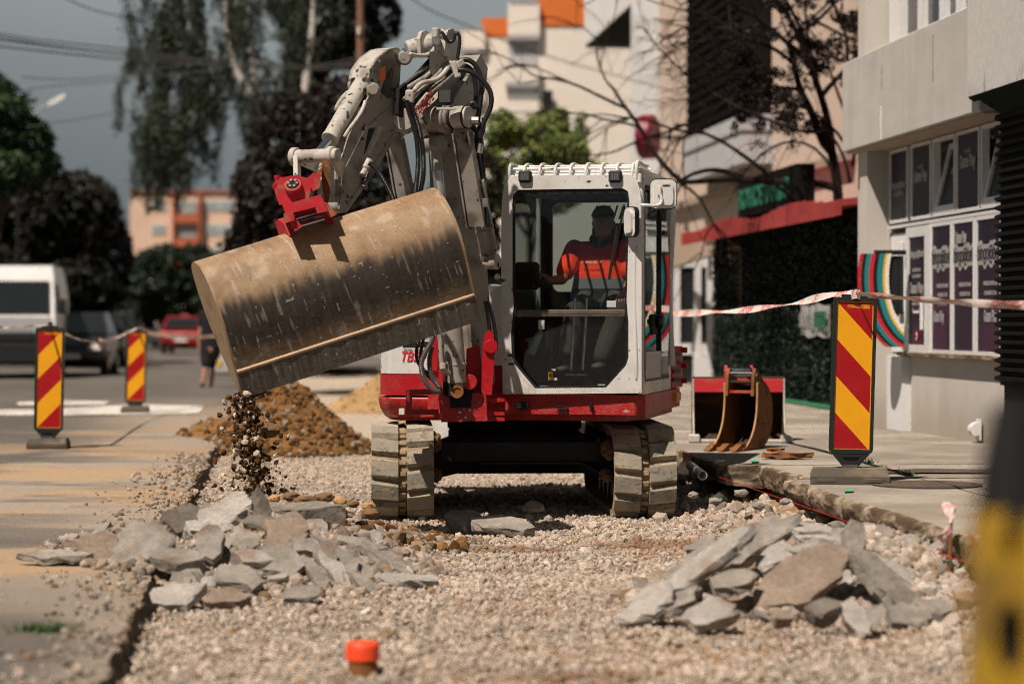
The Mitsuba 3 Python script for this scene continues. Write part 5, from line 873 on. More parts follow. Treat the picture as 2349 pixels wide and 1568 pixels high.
# coupler body: disc-topped head leaning with the bucket
CP = add('coupler', cat(*[hullm([P(u, v, Y) for u, v in px for Y in (Y0, Y1)]) for px, Y0, Y1 in (
    ([(634, 430), (640, 408), (676, 402), (704, 408), (714, 430), (706, 462), (650, 476), (640, 450)], 15.25, 15.62), ([(628, 432), (632, 410), (645, 405), (650, 470), (640, 470)], 15.4, 15.7),
    ([(700, 412), (720, 395), (736, 402), (734, 430), (716, 440)], 15.3, 15.6), ([(648, 470), (736, 446), (745, 470), (655, 492)], 15.2, 15.5), ([(652, 492), (668, 488), (694, 520), (676, 530)], 15.15, 15.3), ([(736, 470), (750, 464), (773, 492), (756, 500)], 15.3, 15.45))]), 'm_red_worn', EX, smooth=25)
cc = P(673, 428, 15.24); cn = nrm(np.array([-.1, -.75, .66]))
add('bolt_disc', cat(cyl(cc - cn * .02, cc + cn * .022, .056, n=26)), 'm_red_worn', CP, smooth=40); add('bolt_well', cyl(cc, cc + cn * .026, .042, n=24), 'm_dark', CP, smooth=40)
x_, y_, _ = basis(cn)
for i in range(6): add('bolt', cyl(cc + cn * .02 + (x_ * math.cos(i * 1.047) + y_ * math.sin(i * 1.047)) * .027, cc + cn * .036 + (x_ * math.cos(i * 1.047) + y_ * math.sin(i * 1.047)) * .027, .0105, n=6), 'm_steeldark', CP)
add('side_bolt', cat(cyl(P(636, 402, 15.3), P(636, 412, 15.3), .02), cyl(P(630, 422, 15.3), P(632, 432, 15.3), .018)), 'm_red', CP, smooth=40)
add('clamp_jaw', cat(*[hullm([P(u, v, Y) for u, v in px for Y in (15.12, 15.45)]) for px in ([(650, 490), (672, 484), (676, 505), (654, 512)], [(722, 470), (745, 464), (752, 484), (728, 490)])], hullm([P(u, v, Y) for u, v in ((676, 484), (722, 472), (724, 482), (678, 495)) for Y in (15.3, 15.4)])), 'm_red_worn', CP, smooth=25)
add('bracket_plate', cat(hullm([P(u, v, Y) for u, v in ((737, 378), (742, 364), (750, 362), (757, 378), (758, 440), (752, 470), (744, 462), (738, 420)) for Y in (15.5, 15.58)]), hullm([P(u, v, Y) for u, v in ((728, 392), (738, 385), (738, 405), (724, 405)) for Y in (15.35, 15.5)])), 'm_rust', CP, smooth=25)
# ------------------------------------------------------------------ the driver
mat('m_hivis', px_(lambda p, n, uv: dr.select(p.z > PZ[0], mix((0.62, 0.03, 0.035), (0.85, 0.055, 0.02), smoothstep(PZ[1] + .02, PZ[1] - .02, p.z)), dr.select(p.z > PZ[2], mi.Color3f(0.16, 0.16, 0.165), mi.Color3f(0.02, 0.021, 0.025)))) if True else None, .75, sheen=.3, spec=.2)  # brighter orange low on the chest paints in the sunlit part
mat('m_skin', (0.30, 0.17, 0.12), .5); mat('m_cloth_dark', (0.02, 0.02, 0.023), .9, spec=.1); mat('m_trouser', (0.05, 0.047, 0.04), .9, spec=.1); mat('m_boot', (0.06, 0.05, 0.04), .7)
def UPt(u, v, yl): q = U(u, v, yl); return np.array([q[0], yl, q[1]])
PZ = [UPt(1380, 638, -.42)[2], UPt(1380, 590, -.42)[2], UPt(1380, 662, -.42)[2]]
MAN = thing('person', 'driver in red polo shirt and dark cap sitting inside the cab', 'person')
sh, nk, hd = UPt(1378, 566, -.36), UPt(1380, 545, -.40), UPt(1384, 510, -.46)
shl, shr = UPt(1318, 572, -.40), UPt(1432, 572, -.36); ell, elr = UPt(1290, 640, -.58), UPt(1448, 640, -.46); wrl, wrr = UPt(1262, 644, -.80), UPt(1432, 680, -.78)
pel = UPt(1378, 690, -.38); kl, kr = UPt(1316, 718, -.92), UPt(1420, 716, -.88); al, ar_ = UPt(1298, 828, -1.0), UPt(1378, 822, -1.0)
M_ = lambda a, b, s: a + (b - a) * s
face = [ball(hd, (.078, .095, .115), 20), limb([nk, hd + [0, .02, -.07]], [.056, .06]), ball(hd + [0, -.045, -.045], (.055, .06, .06), 14), ball(hd + [0, -.102, -.015], (.016, .022, .026), 10), ball(hd + [0, -.088, -.055], (.028, .02, .012), 10)] + [ball(hd + [s * .078, .01, -.01], (.012, .02, .032), 8) for s in (-1, 1)] + [ball(hd + [s * .033, -.083, .018], (.018, .014, .012), 8) for s in (-1, 1)]
def hand(w, d, up):
    d = nrm(d); side = nrm(np.cross(d, up)); pn = np.cross(side, d); c = w + d * .05; out = [m3.Manifold.batch_hull([ball(w + side * s * .018, .020) for s in (-1, 1)] + [ball(w + d * .08 + side * s * .028, .014) for s in (-1, 1)])]
    for i, L in enumerate((.052, .060, .055, .042)):
        b0 = w + d * .082 + side * (.030 - .020 * i); b1 = b0 + d * L * .5 - pn * L * .35; b2 = b1 - pn * L * .55 - d * L * .05; out.append(limb([b0, b1, b2], [.0095, .009, .008]))
    b0 = w + d * .035 + side * .03; out.append(limb([b0, b0 + side * .02 + d * .025 - pn * .01, b0 + side * .012 + d * .05 - pn * .03], [.013, .0105, .009])); return out
arms = [limb([shl, ell, wrl], [.052, .042, .030]), limb([shr, elr, wrr], [.052, .042, .030])]
torso = [m3.Manifold.batch_hull([ball(sh + [s * .12, 0, -.03], (.09, .10, .07)) for s in (-1, 1)] + [ball(pel + [s * .09, 0, .18], (.09, .11, .07)) for s in (-1, 1)]), m3.Manifold.batch_hull([ball(pel + [s * .09, 0, .2], (.09, .11, .07)) for s in (-1, 1)] + [ball(pel + [s * .1, 0, 0], .11) for s in (-1, 1)])]
legs_ = [limb([pel + [-.09, -.02, 0], kl, al], [.085, .06, .045]), limb([pel + [.09, -.02, 0], kr, ar_], [.085, .06, .045])]
jt = np.array([jx[0], -.85, jx[1] + .01])
body = flesh(face + arms + torso + legs_ + hand(wrl, jt - wrl + [0, 0, .02], np.array([0, 0, 1.0])) + hand(wrr, np.array([-.1, -.9, -.1]), np.array([0, 0, 1.0])), .022, 6)
add('body', ux(body), 'm_skin', MAN, smooth=True)
fat = lambda pts, rs, e: limb(pts, [r + e for r in rs])
shirt = flesh([m3.Manifold.batch_hull([ball(sh + [s * .13, 0, -.03], (.10, .115, .075)) for s in (-1, 1)] + [ball(pel + [s * .10, 0, .18], (.10, .125, .08)) for s in (-1, 1)]), m3.Manifold.batch_hull([ball(pel + [s * .10, 0, .2], (.10, .125, .08)) for s in (-1, 1)] + [ball(pel + [s * .11, 0, .02], .125) for s in (-1, 1)]), limb([shl, M_(shl, ell, .72)], [.078, .075]), limb([shr, M_(shr, elr, .72)], [.078, .075])], .03, 8)
v, f = shirt; v = v + (.012 * (meshkit.fbm(v * [9, 9, 14], 3, 6) - .5))[:, None] * nrm([0, -1, .2]); add('shirt', ux((v, f)), 'm_hivis', MAN, smooth=True)
add('collar', ux(flesh([limb([nk + [-.06, -.03, -.01], nk + [-.02, -.075, -.06]], [.03, .02]), limb([nk + [.06, -.03, -.01], nk + [.02, -.075, -.06]], [.03, .02]), limb([nk + [-.06, 0, 0], nk + [0, .05, .01], nk + [.06, 0, 0]], [.03, .03, .03])], .02, 4)), 'm_cloth_dark', MAN, smooth=True)
add('cap', ux(flesh([m3.Manifold.sphere(1.0, 24).scale([.088, .105, .085]).translate((hd + [0, .0, .045]).tolist()).trim_by_plane([0, 0, 1.0], float(hd[2] + .045)), m3.Manifold.batch_hull([ball(hd + [s * .06, -.08, .055], (.02, .02, .008), 8) for s in (-1, 1)] + [ball(hd + [s * .045, -.155, .035], (.02, .02, .006), 8) for s in (-1, 1)])], .02, 3)), 'm_cloth_dark', MAN, smooth=True)
add('trousers', ux(flesh([limb([pel + [-.09, -.02, 0], kl, M_(kl, al, .93)], [.105, .08, .072]), limb([pel + [.09, -.02, 0], kr, M_(kr, ar_, .93)], [.105, .08, .072]), ball(pel, (.19, .13, .12))], .03, 6)), 'm_trouser', MAN, smooth=True)
for a in (al, ar_): add('boot', ux(flesh([limb([a + [0, .02, .06], a + [0, .02, -.02]], [.05, .048]), m3.Manifold.batch_hull([ball(a + [0, .03, -.05], (.045, .05, .03)), ball(a + [0, -.16, -.055], (.045, .05, .026))])], .02, 4)), 'm_boot', MAN, smooth=True)
q = meshkit.text_mesh('STRAVIA GROUP', .016, .002, True); t = np.array(q.vertices); o = UPt(1335, 604, -.50); add('shirt_lettering', ux(np.array([0.]) if False else ((np.column_stack([t[:, 0] * .85 + o[0], o[1] - .035 - t[:, 2], t[:, 1] + o[2]])), np.array(q.faces)[:, ::-1])), 'm_whiteprint', MAN)
# ------------------------------------------------------------------ the buildings on the right
RS = frame(SN, ST, ZZ)
def sb(w0, w1, t0, t1, z0, z1, ch=0.0): return span((w0, t0, z0), (w1, t1, z1), RS, ch=ch)
def tq(u, w): return F(u, 600, w)[0]
WF = 6.2
t_end = tq(2034, WF); t_near = 20.45
ZS, ZT0, ZT1, ZH = 1.115, 2.372, 2.468, 3.165
SHOP = thing('shop_building', 'pale shop building with a concrete fascia over a row of white framed windows', 'shop building')
add('wall', cat(sb(WF + .02, WF + .3, t_near - 9, t_end + .6, .30, ZS), sb(WF + .02, WF + .3, t_end, t_end + .6, ZS, 3.2), sb(6.05, 11.0, t_end + .35, t_end + .62, 0.3, 6.5)), 'm_wallbase', SHOP)
add('pier', sb(6.0, WF + .05, t_end + .02, t_end + .33, .30, 3.22), 'm_wallbase', SHOP)
add('plinth_pier', sb(6.13, WF + .03, tq(2085, WF), tq(2050, WF), .30, ZS - .02), 'm_whitewall', SHOP)
add('sill', sb(WF - .07, WF + .1, t_near - 2, tq(2072, WF), ZS - .012, ZS + .028, .004), 'm_slabside', SHOP)
add('fascia', sb(5.87, WF + .6, 19.9, t_end + .62 - .05, 3.21, 4.135, .01), 'm_plaster', SHOP)
add('soffit', sb(5.90, WF + .6, 19.9, t_end + .5, 3.19, 3.2085), 'm_soffit', SHOP)
add('drip_strip', sb(5.862, 5.872, tq(2022, 5.87), tq(2020, 5.87), 3.22, 3.55), 'm_whitewall', SHOP)
for u, z0, z1 in ((2022, 3.7, 3.95), (2140, 3.6, 4.02)):
    add('crack', sb(5.866, 5.87, tq(u, 5.87) - .006, tq(u, 5.87), z0, z1), 'm_slabside', SHOP)
add('upper_wall', cat(sb(6.3, 6.6, 16.0, t_end + .3, 4.1, 4.22), sb(6.3, 6.6, tq(2066, 6.3), t_end + .3, 4.2, 7.5)), 'm_whitewall', SHOP)
for a, b in ((2068, 2108), (2114, 2158), (2164, 2196), (2200, 2270)):
    ta, tb = tq(a, 6.3), tq(b, 6.3); W = add('upper_window', cat(sb(6.30, 6.38, tb, ta, 4.22, 4.30), sb(6.30, 6.38, ta - .07, ta, 4.3, 6.2), sb(6.30, 6.38, tb, tb + .07, 4.3, 6.2)), 'm_pvc', SHOP); add('glass', sb(6.345, 6.35, tb + .07, ta - .07, 4.3, 6.2), 'm_windowdark', W)
def c_poster(p, n, uv):
    t = p.x * ST[0] + p.y * ST[1]; z = p.z; a = noise(t * 2.1, z * 1.1, 3); b = smoothstep(0.35, 0.75, noise(t * 1.6 + 4, z * 1.7 + 2, 6) + 0.25 * dr.sin(t * 3 + z * 2)); low = smoothstep(2.3, 1.3, z)
    c = mix((0.005, 0.005, 0.012), (0.022, 0.006, 0.026), a); return mix(c, (0.050, 0.013, 0.045), b * (0.12 + 0.88 * low) * 0.8)
mat('m_poster', px_(c_poster), .45, spec=.25); mat('m_postertext', (0.30, 0.30, 0.31), .5); mat('m_posterdark', (0.012, 0.012, 0.014), .5)
Wg = WF + .013
def slet(s, t, z, h, m, par, width, w=Wg - .009, dep=.003):      # lettering on the facade, reading from far to near
    q = meshkit.text_mesh(s, h, dep, True); v = np.array(q.vertices); v[:, 0] *= width / np.ptp(v[:, 0]); v[:, 0] -= v[:, 0].min() + width / 2
    add('lettering', (SN * w - SN * v[:, 2:] + ST * (t - v[:, :1]) + ZZ * (z + v[:, 1:2]), np.array(q.faces)), m, par)
def window(name, u0, u1, z0, z1, tilt=False, post=True, fw=.032, door=False):
    ta, tb = tq(u0, WF), tq(u1, WF)
    W = add(name, cat(sb(WF, WF + .07, tb - fw, ta + fw, z1, z1 + fw), sb(WF, WF + .07, tb - fw, ta + fw, z0 - fw, z0), sb(WF, WF + .07, ta, ta + fw, z0, z1), sb(WF, WF + .07, tb - fw, tb, z0, z1)), 'm_pvc', SHOP)
    if tilt:
        R = rot(ST, 13); o = SN * (WF + .03) + ST * ((ta + tb) / 2) + ZZ * z0; L = (ta - tb) / 2; H = z1 - z0
        pr_ = lambda m: xf(xf(m, RS), R, o)
        add('tilted_sash', pr_(cat(span((-.03, -L, 0), (.03, L, .06)), span((-.03, -L, H - .06), (.03, L, H)), span((-.03, -L, .06), (.03, -L + .055, H - .06)), span((-.03, L - .055, .06), (.03, L, H - .06)))), 'm_pvc', W)
        add('poster', pr_(span((-.004, -L + .055, .06), (.004, L - .055, H - .06))), 'm_poster', W); add('dark_gap', sb(WF + .35, WF + .36, tb, ta, z0, z1), 'm_windowdark', W)
        q = meshkit.text_mesh('bingo@bet', .06, .003, True); v = np.array(q.vertices); v[:, 0] *= .26 / np.ptp(v[:, 0]); add('lettering', pr_(xf((np.column_stack([-.006 - v[:, 2], .13 - v[:, 0], v[:, 1] + H * .55]), np.array(q.faces)))), 'm_greyprint', W)
    else:
        add('poster', sb(Wg, Wg + .01, tb, ta, z0, z1), 'm_poster', W)
    return W, (ta + tb) / 2, ta - tb
up = [(2042, 2079), (2091, 2132), (2141, 2187), (2195, 2243), (2252, 2302)]
for i, (a, b) in enumerate(up):
    W, t, L = window('window', a, b, ZT1, ZH - .02, tilt=i in (2, 4))
    if i == 0: slet('bingo@bet', t, 2.78, .07, 'm_greyprint', W, L * .8); slet('casino', t, 2.70, .06, 'm_greyprint', W, L * .6)
    if i in (1, 3): slet('Game Play', t, 2.80 + .04 * (i > 1), .11, 'm_postertext', W, L * .72); slet('world', t, 2.93 + .04 * (i > 1), .035, 'm_greyprint', W, L * .3)
for i, (a, b) in enumerate([(2136, 2179), (2186, 2231), (2240, 2293)]):
    W, t, L = window('shop_window', a, b, ZS + .06, ZT0 - .03, fw=.035)
    z = 1.985; q = meshkit.text_mesh('bingo@bet', .13, .003, True); v = np.array(q.vertices); wd = L * .97; v[:, 0] *= wd / np.ptp(v[:, 0]); v[:, 0] -= v[:, 0].min() + wd / 2
    sh = shapely.union_all([sg.Point(x, y).buffer(.035, quad_segs=3) for x, y in v[::2, :2]]).buffer(.004).simplify(.004)
    add('logo_outline', prism(sh, SN * (Wg - .002) + ST * t + ZZ * z, -ST, ZZ, 0, .0045), 'm_postertext', W)
    slet('bingo@bet', t, z, .13, 'm_posterdark', W, wd, Wg - .007)
    for k, s in enumerate(('PARIURI SPORTIVE', 'CASINO LIVE', '24 / 24')): slet(s, t - L * .1, 1.76 - .085 * k, .035, 'm_greyprint', W, L * (.62 - .08 * k))
    slet('Game Play', t + (-.1 if i == 2 else .1) * L, 1.44 if i != 1 else 2.16, .10, 'm_postertext', W, L * .55)
DW, t, L = window('door', 2084, 2120, ZS + .10, 2.27, fw=.10, door=True)
slet('bingo@bet', t, 2.07, .07, 'm_greyprint', DW, L * .9); slet('Game Play', t, 1.72, .10, 'm_postertext', DW, L * .85)
for k, s in enumerate(('AGENTIE', 'CASINO', 'NON STOP', '0 - 24')): slet(s, t, 1.93 - .06 * k if k < 2 else 1.66 - .06 * (k - 1), .032, 'm_greyprint', DW, L * .55)
add('no_minors_sign', cat(xf(ring((0, 0, 0), (0, 0, .004), .05, .036, 20), frame(ST, ZZ, np.cross(ST, ZZ)), SN * (Wg - .012) + ST * t + ZZ * 1.30)), 'm_redprint', DW); add('sign_face', xf(cyl((0, 0, 0), (0, 0, .003), .037), frame(ST, ZZ, np.cross(ST, ZZ)), SN * (Wg - .011) + ST * t + ZZ * 1.30), 'm_whiteprint', DW); slet('18', t, 1.285, .03, 'm_posterdark', DW, .035, Wg - .016)
add('door_handle', cat(sb(WF - .05, WF - .02, tq(2114, WF) - .0, tq(2112, WF) + .10, 1.52, 1.545, .005), sb(WF - .03, WF, tq(2119, WF), tq(2119, WF) + .04, 1.36, 1.66, .005)), 'm_pvc', DW)
add('hinge', sb(WF - .04, WF, tq(2075, WF), tq(2072, WF), 2.14, 2.24, .01), 'm_pvc', DW); add('hinge', sb(WF - .04, WF, tq(2075, WF), tq(2072, WF), 1.42, 1.55, .01), 'm_pvc', DW)
add('side_panel', sb(WF + .04, WF + .06, tq(2080, WF), tq(2036, WF), ZS + .02, 2.33), 'm_whitewall', SHOP)
add('transom', sb(WF + .004, WF + .068, tq(2302, WF) - .4, tq(2036, WF), ZT0 + .012, ZT1 - .055), 'm_pvc', SHOP); add('post', sb(WF - .01, WF + .07, tq(2134, WF) - .02, tq(2134, WF) + .035, ZS + .03, ZT0), 'm_pvc', SHOP)
add('dark_interior', sb(WF + .5, WF + .52, t_near - 1, t_end, ZS, ZH), 'm_windowdark', SHOP)
c = S(6.19, F(2248, 985, WF)[0], F(2248, 985, WF)[1]); VH = thing('vent_hood', 'white plastic vent hood low on the pale shop wall', 'vent hood')
add('hood', cat(hullm([c + SN * a * .09 * -1 * math.sin(th) + ST * b + ZZ * (.07 * math.cos(th)) for th in np.linspace(0, math.pi * .75, 8) for b in (-.06, .06) for a in (0, 1)])), 'm_pvc', VH, smooth=30); add('back_plate', box(c + SN * .0 + ZZ * -.0, (.015, .15, .19), RS, .003), 'm_pvc', VH)
# the nearer annexe: ribbed black cladding, dark underside, grey stucco block above
AN = thing('annexe', 'black ribbed wall under a grey stucco block at the right edge of the photo', 'building')
tn = tq(2286, 6.08)
RB = add('cladding_backing', sb(6.11, 6.4, 9.0, tn - .01, .90, 3.25), 'm_cladding', AN)
for k in range(30):
    z = .93 + k * .076; add('rib', hullm([S(w, t_, z + d) for t_ in (9.0, tn) for w, d in ((6.112, 0), (6.06, .018), (6.06, .042), (6.112, .06))]), 'm_cladding', RB)
add('lower_wall', sb(6.14, 6.5, 9.0, tn - .03, .25, .93), 'm_dark', AN)
TB = 20.0 + .05
add('stucco_block', cat(hullm([S(w, t_, z) for t_ in (9.0, TB) for w, z in ((5.81, 3.34), (5.81, 6.5), (7, 6.5), (7, 3.34))])), 'm_stucco_grey', AN)
mat('m_darkgreen', dirty((0.008, 0.016, 0.010), (0.016, 0.022, 0.014), .8, 3), .9, spec=.1)
add('underside', cat(hullm([S(w, t_, z) for t_, in ((9.0,), (TB,)) for w, z in ((5.815, 3.335), (6.4, 3.335), (6.4, 3.15), (6.12, 3.15))] + [S(6.12, tn, 3.15), S(6.4, tn, 3.15), S(6.3, tn, 3.33)])), 'm_darkgreen', AN)

# rainbow striped advertising board at the shop corner
YA = 23.75; RA = thing('striped_board', 'dark advertising board with curved red teal and yellow stripes at the shop corner', 'advertising board')
bx0, bx1 = P(1966, 600, YA), P(2072, 600, YA); zA0, zA1 = P(2000, 772, YA)[2], P(2000, 582, YA)[2]
for k, (c_, r0, r1) in enumerate((('m_red_worn', 1.0, .93), ('m_black', .93, .86), ('m_teal', .86, .76), ('m_redprint', .76, .67), ('m_black', .67, .585), ('m_teal', .585, .46), ('m_yellow', .46, .41), ('m_cream', .41, .33))):
    if k == 0: mat('m_teal', (0.01, 0.19, 0.21), .5)
    W_b = bx1[0] - bx0[0]; th = np.radians(np.linspace(-75, 75, 28)); el = lambda r: [(bx1[0] + .30 - (.40 + .60 * r) * (W_b + .30) * math.cos(a) ** .8, zA1 - .24 - (zA1 - zA0 - .16) * (1.25 - .45 * (1 - r)) * math.sin(a)) for a in th]
    pg = poly(el(r0) + el(r1)[::-1]).intersection(sg.box(bx0[0] - .1, zA0 - .1, bx1[0], zA1)); add('stripe', prism(pg, np.array([0, YA - .03 + .002 * (k % 2), 0]), np.array([1.0, 0, 0]), ZZ, 0, .03), c_, RA)
add('panel', span((bx0[0] + W_b * .62, YA - .02, zA0 + .22), (bx1[0], YA + .01, zA1 - .02)), 'm_windowdark', RA); add('frame', cat(span((bx0[0] + W_b * .86, YA - .03, zA0 + .2), (bx0[0] + W_b * .9, YA + .0, zA1 - .03)), span((bx0[0] + W_b * .38, YA - .05, zA1 - .01), (bx1[0] + .02, YA + .04, zA1 + .035))), 'm_black', RA)

# kiosk clad in green artificial hedge, red roof edge, green sign
WK = 7.0; k0, k1 = tq(1992, WK), tq(1640, WK)
KI = thing('kiosk', 'dark green hedge-clad kiosk with a sagging red roof edge', 'kiosk')
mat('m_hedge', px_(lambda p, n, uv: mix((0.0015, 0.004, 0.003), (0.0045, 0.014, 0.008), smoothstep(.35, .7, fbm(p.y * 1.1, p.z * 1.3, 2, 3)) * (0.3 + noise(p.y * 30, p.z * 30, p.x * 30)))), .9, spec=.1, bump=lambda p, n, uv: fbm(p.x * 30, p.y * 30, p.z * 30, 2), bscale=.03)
add('hedge_wall', sb(WK, WK + 3, k0, k1, .30, 2.79), 'm_hedge', KI)
qh = np.random.default_rng(8); nh = 16000; ph = SN * (WK - .005 - .045 * qh.random(nh))[:, None] + ST * qh.uniform(k0, k1, nh)[:, None] + ZZ * qh.uniform(.38, 2.7, nh)[:, None]; ah = qh.normal(size=(nh, 3)); ah /= np.linalg.norm(ah, axis=1, keepdims=True); bh = np.cross(ah, qh.normal(size=(nh, 3))); bh /= np.linalg.norm(bh, axis=1, keepdims=True); ih = np.arange(nh) * 4
add('hedge_leaf', (np.stack([ph + ah * .035, ph + bh * .02, ph - ah * .035, ph - bh * .02], 1).reshape(-1, 3), np.vstack([np.stack([ih, ih + 1, ih + 2], -1), np.stack([ih, ih + 2, ih + 3], -1)])), 'm_leaf', KI, kind='stuff', label='small dark leaves of the artificial hedge', color=np.repeat(np.array([(0.004, 0.012, 0.007), (0.007, 0.022, 0.012), (0.003, 0.008, 0.005)])[qh.choice(3, nh)], 4, 0))
mat('m_redfabric', px_(lambda p, n, uv: mix((0.20, 0.016, 0.018), (0.38, 0.05, 0.045), fbm(p.y * 1.6, p.z * 3, 1, 3))), .7)
ts = np.linspace(k0 - .4, k1 + .3, 24)
add('roof_edge', cat(*[hullm([S(w, a + d * (b - a), z + .05 * math.sin(a * 1.3) * (z > 2.8)) for d in (0, 1) for w, z in ((WK - .5, 2.68), (WK - .5, 2.90), (WK - .42, 2.70), (WK - .42, 2.92))]) for a, b in zip(ts[:-1], ts[1:])]), 'm_redfabric', KI)
add('roof', hullm([S(w, t_, z) for t_ in (k0 - .4, k1 + .3) for w, z in ((WK - .44, 2.88), (WK + 3, 3.3), (WK - .44, 2.80), (WK + 3, 3.2))]), 'm_redfabric', KI)
mat('m_green_turf', (0.015, 0.10, 0.045), .9); add('turf_strip', sb(WK - .25, WK, k0, k1 - 5, .355, .385), 'm_green_turf', KI)
kt0, kt1 = tq(1697, WK - .05), tq(1668, WK - .05); KW = add('kiosk_window', cat(sb(WK - .03, WK, kt0, kt1, 1.95, 2.55)), 'm_windowdark', KI); add('window_frame', cat(sb(WK - .05, WK - .03, kt0 - .06, kt0, 1.5, 2.6), sb(WK - .05, WK - .03, kt0, kt1, 2.55, 2.6)), 'm_mud', KW)
SG = thing('shop_sign', 'black box sign with big green letters standing on the red kiosk roof', 'sign')
sa, sb_ = Pl(1692, 430, SN * 6.75, SN), Pl(1826, 430, SN * 6.75, SN); ta, tb = tq(1692, 6.75), tq(1826, 6.75)
zt0, zt1 = F(1750, 487, 6.75)[1], F(1750, 398, 6.75)[1]
add('box', sb(6.76, 7.0, tb, ta, zt0, zt1), 'm_cladding', SG); mat('m_greenletter', (0.012, 0.15, 0.09), .5); mat('m_signgreen', (0.006, 0.03, 0.02), .5)
q = meshkit.text_mesh('ROMCERAMIC', (zt1 - zt0) * .50, .02, True); v = np.array(q.vertices); v[:, 0] *= (ta - tb) * .86 / np.ptp(v[:, 0]); add('letters', (SN * 6.76 - SN * v[:, 2:] + ST * (ta - .1 - (v[:, :1] - v[:, 0].min())) + ZZ * (zt0 + (zt1 - zt0) * .22 + v[:, 1:2]), np.array(q.faces)), 'm_greenletter', SG)
for t_ in (ta - .4, (ta + tb) / 2 + .3, tb + .1): add('support', sb(6.84, 6.9, t_ - .04, t_ + .04, 2.85, zt0), 'm_black', SG)
BNa, BNb = P(1840, 735, 32.6), P(1903, 735, 32.6)
bz0, bz1 = P(1870, 771, 32.6)[2], P(1870, 697, 32.6)[2]; mat('m_sheet', (0.36, 0.36, 0.35), .7)
BN = thing('banner', 'white cloth banner with grey and green lettering hanging on the dark green hedge wall', 'banner')
bt0, bt1 = tq(1904, WK - .06), tq(1839, WK - .06); zz0, zz1 = F(1870, 771, WK - .06)[1], F(1870, 698, WK - .06)[1]
add('sheet', (lambda m: (m[0] + SN * (.02 * np.sin(m[0] @ ST * 9))[:, None], m[1]))(sheet(lambda a, b: SN * (WK - .07) + ST * a[..., None] + ZZ * (b + .02 * np.sin(a * 7))[..., None], np.linspace(bt0, bt1, 14), np.linspace(zz0, zz1, 6))), 'm_sheet', BN, smooth=True)
q = meshkit.text_mesh('STRAVIA', (zz1 - zz0) * .42, .01, True); v = np.array(q.vertices); v[:, 0] *= (bt1 - bt0) * .5 / np.ptp(v[:, 0]); add('lettering', (SN * (WK - .10) - SN * v[:, 2:] + ST * (bt1 - .06 - (v[:, :1] - v[:, 0].min())) + ZZ * (zz0 + (zz1 - zz0) * .3 + v[:, 1:2]), np.array(q.faces)), 'm_greyprint', BN)
gx = (bt0 + .06, bt0 + (bt1 - bt0) * .42, zz0 + (zz1 - zz0) * .27, zz0 + (zz1 - zz0) * .78); add('group_box', cat(sb(WK - .115, WK - .1, gx[0], gx[1], gx[3] - .06, gx[3]), sb(WK - .115, WK - .1, gx[0], gx[1], gx[2], gx[2] + .06), sb(WK - .115, WK - .1, gx[0], gx[0] + .05, gx[2], gx[3]), sb(WK - .115, WK - .1, gx[1] - .05, gx[1], gx[2], gx[3])), 'm_greenprint', BN)
q = meshkit.text_mesh('GROUP', (gx[3] - gx[2]) * .45, .01, True); v = np.array(q.vertices); v[:, 0] *= (gx[1] - gx[0]) * .7 / np.ptp(v[:, 0]); add('lettering', (SN * (WK - .10) - SN * v[:, 2:] + ST * (gx[1] - .1 - (v[:, :1] - v[:, 0].min())) + ZZ * (gx[2] + (gx[3] - gx[2]) * .3 + v[:, 1:2]), np.array(q.faces)), 'm_greenprint', BN)

# beige block with a dark stair tower; white pier; cantilevered upper floor
WA = 8.6
A0, A1 = tq(1965, WA), tq(1452, WA)
BE = thing('beige_building', 'tall beige block with dark slatted stair tower and white corner pier behind the bare tree', 'building')
add('wall', cat(sb(WA, WA + 12, A0, tq(1512, WA), 2.9, 16), sb(WA + 1.2, WA + 12, A0, A1, .2, 3.0)), 'm_beige', BE)
add('corner_pier', sb(WA - .05, WA + 6, tq(1512, WA) + .01, A1, 2.9, 16), 'm_whitewall', BE)
ta, tb = tq(1577, WA - .5), tq(1706, WA - .5)
zc = F(1640, 290, WA - .5)[1]; zd = F(1640, 398, WA - .5)[1]
TW = add('stair_tower', sb(WA - .5, WA + .1, tb, ta, zc, 16), 'm_darkbrown', BE)
for k in range(40): add('slat', sb(WA - .54, WA - .5, tb + .05, ta - .05, zc + .1 + k * .2, zc + .2 + k * .2), 'm_darkbrown', TW)
add('balcony_front', cat(sb(WA - .56, WA + .1, tb - .1, ta + .1, zd, zc - .02), sb(WA - .6, WA + .1, tb - .15, ta + .15, zc - .3, zc - .18)), 'm_greyslate', BE)
add('ledge', sb(WA - .15, WA + .1, A0, A1 - 1, zd - .35, zd - .22), 'm_soffit', BE)
zo = F(1340, 107, WA + .1)[1]; to_ = tq(1340, WA + .1); OV_ = add('upper_floor', sb(WA + .1, WA + 7, A1 + .1, to_, zo, 19), 'm_whitewall', BE); add('underside', sb(WA + .15, WA + 6.9, A1 + .15, to_ - .05, zo - .05, zo - .004), 'm_darkbrown', BE)
AW = thing('awning', 'beige awning sloping over the white doors beyond the kiosk', 'awning')
aw = [P(1530, 495, 41), P(1632, 582, 41), P(1530, 592, 39.5), P(1580, 612, 39.3)]
add('canvas', hullm([P(1528, 490, 42), P(1634, 584, 42), P(1528, 494, 42.2), P(1634, 588, 42.2), P(1520, 590, 40.2), P(1545, 612, 40.2), P(1520, 594, 40.3), P(1545, 616, 40.3)]), 'm_soffit', AW)
for u in (1532, 1628): add('arm', tube([P(u, 500 + .85 * (u - 1530), 42), P(u, 640, 42.2)], .03, 6, curve=False), 'm_dark', AW)
DR_ = thing('entrance', 'white framed glass entrance doors beyond the kiosk, half hidden by the cab', 'entrance')
yD = 43.0; z0, z1 = .36, P(1580, 600, yD)[2]
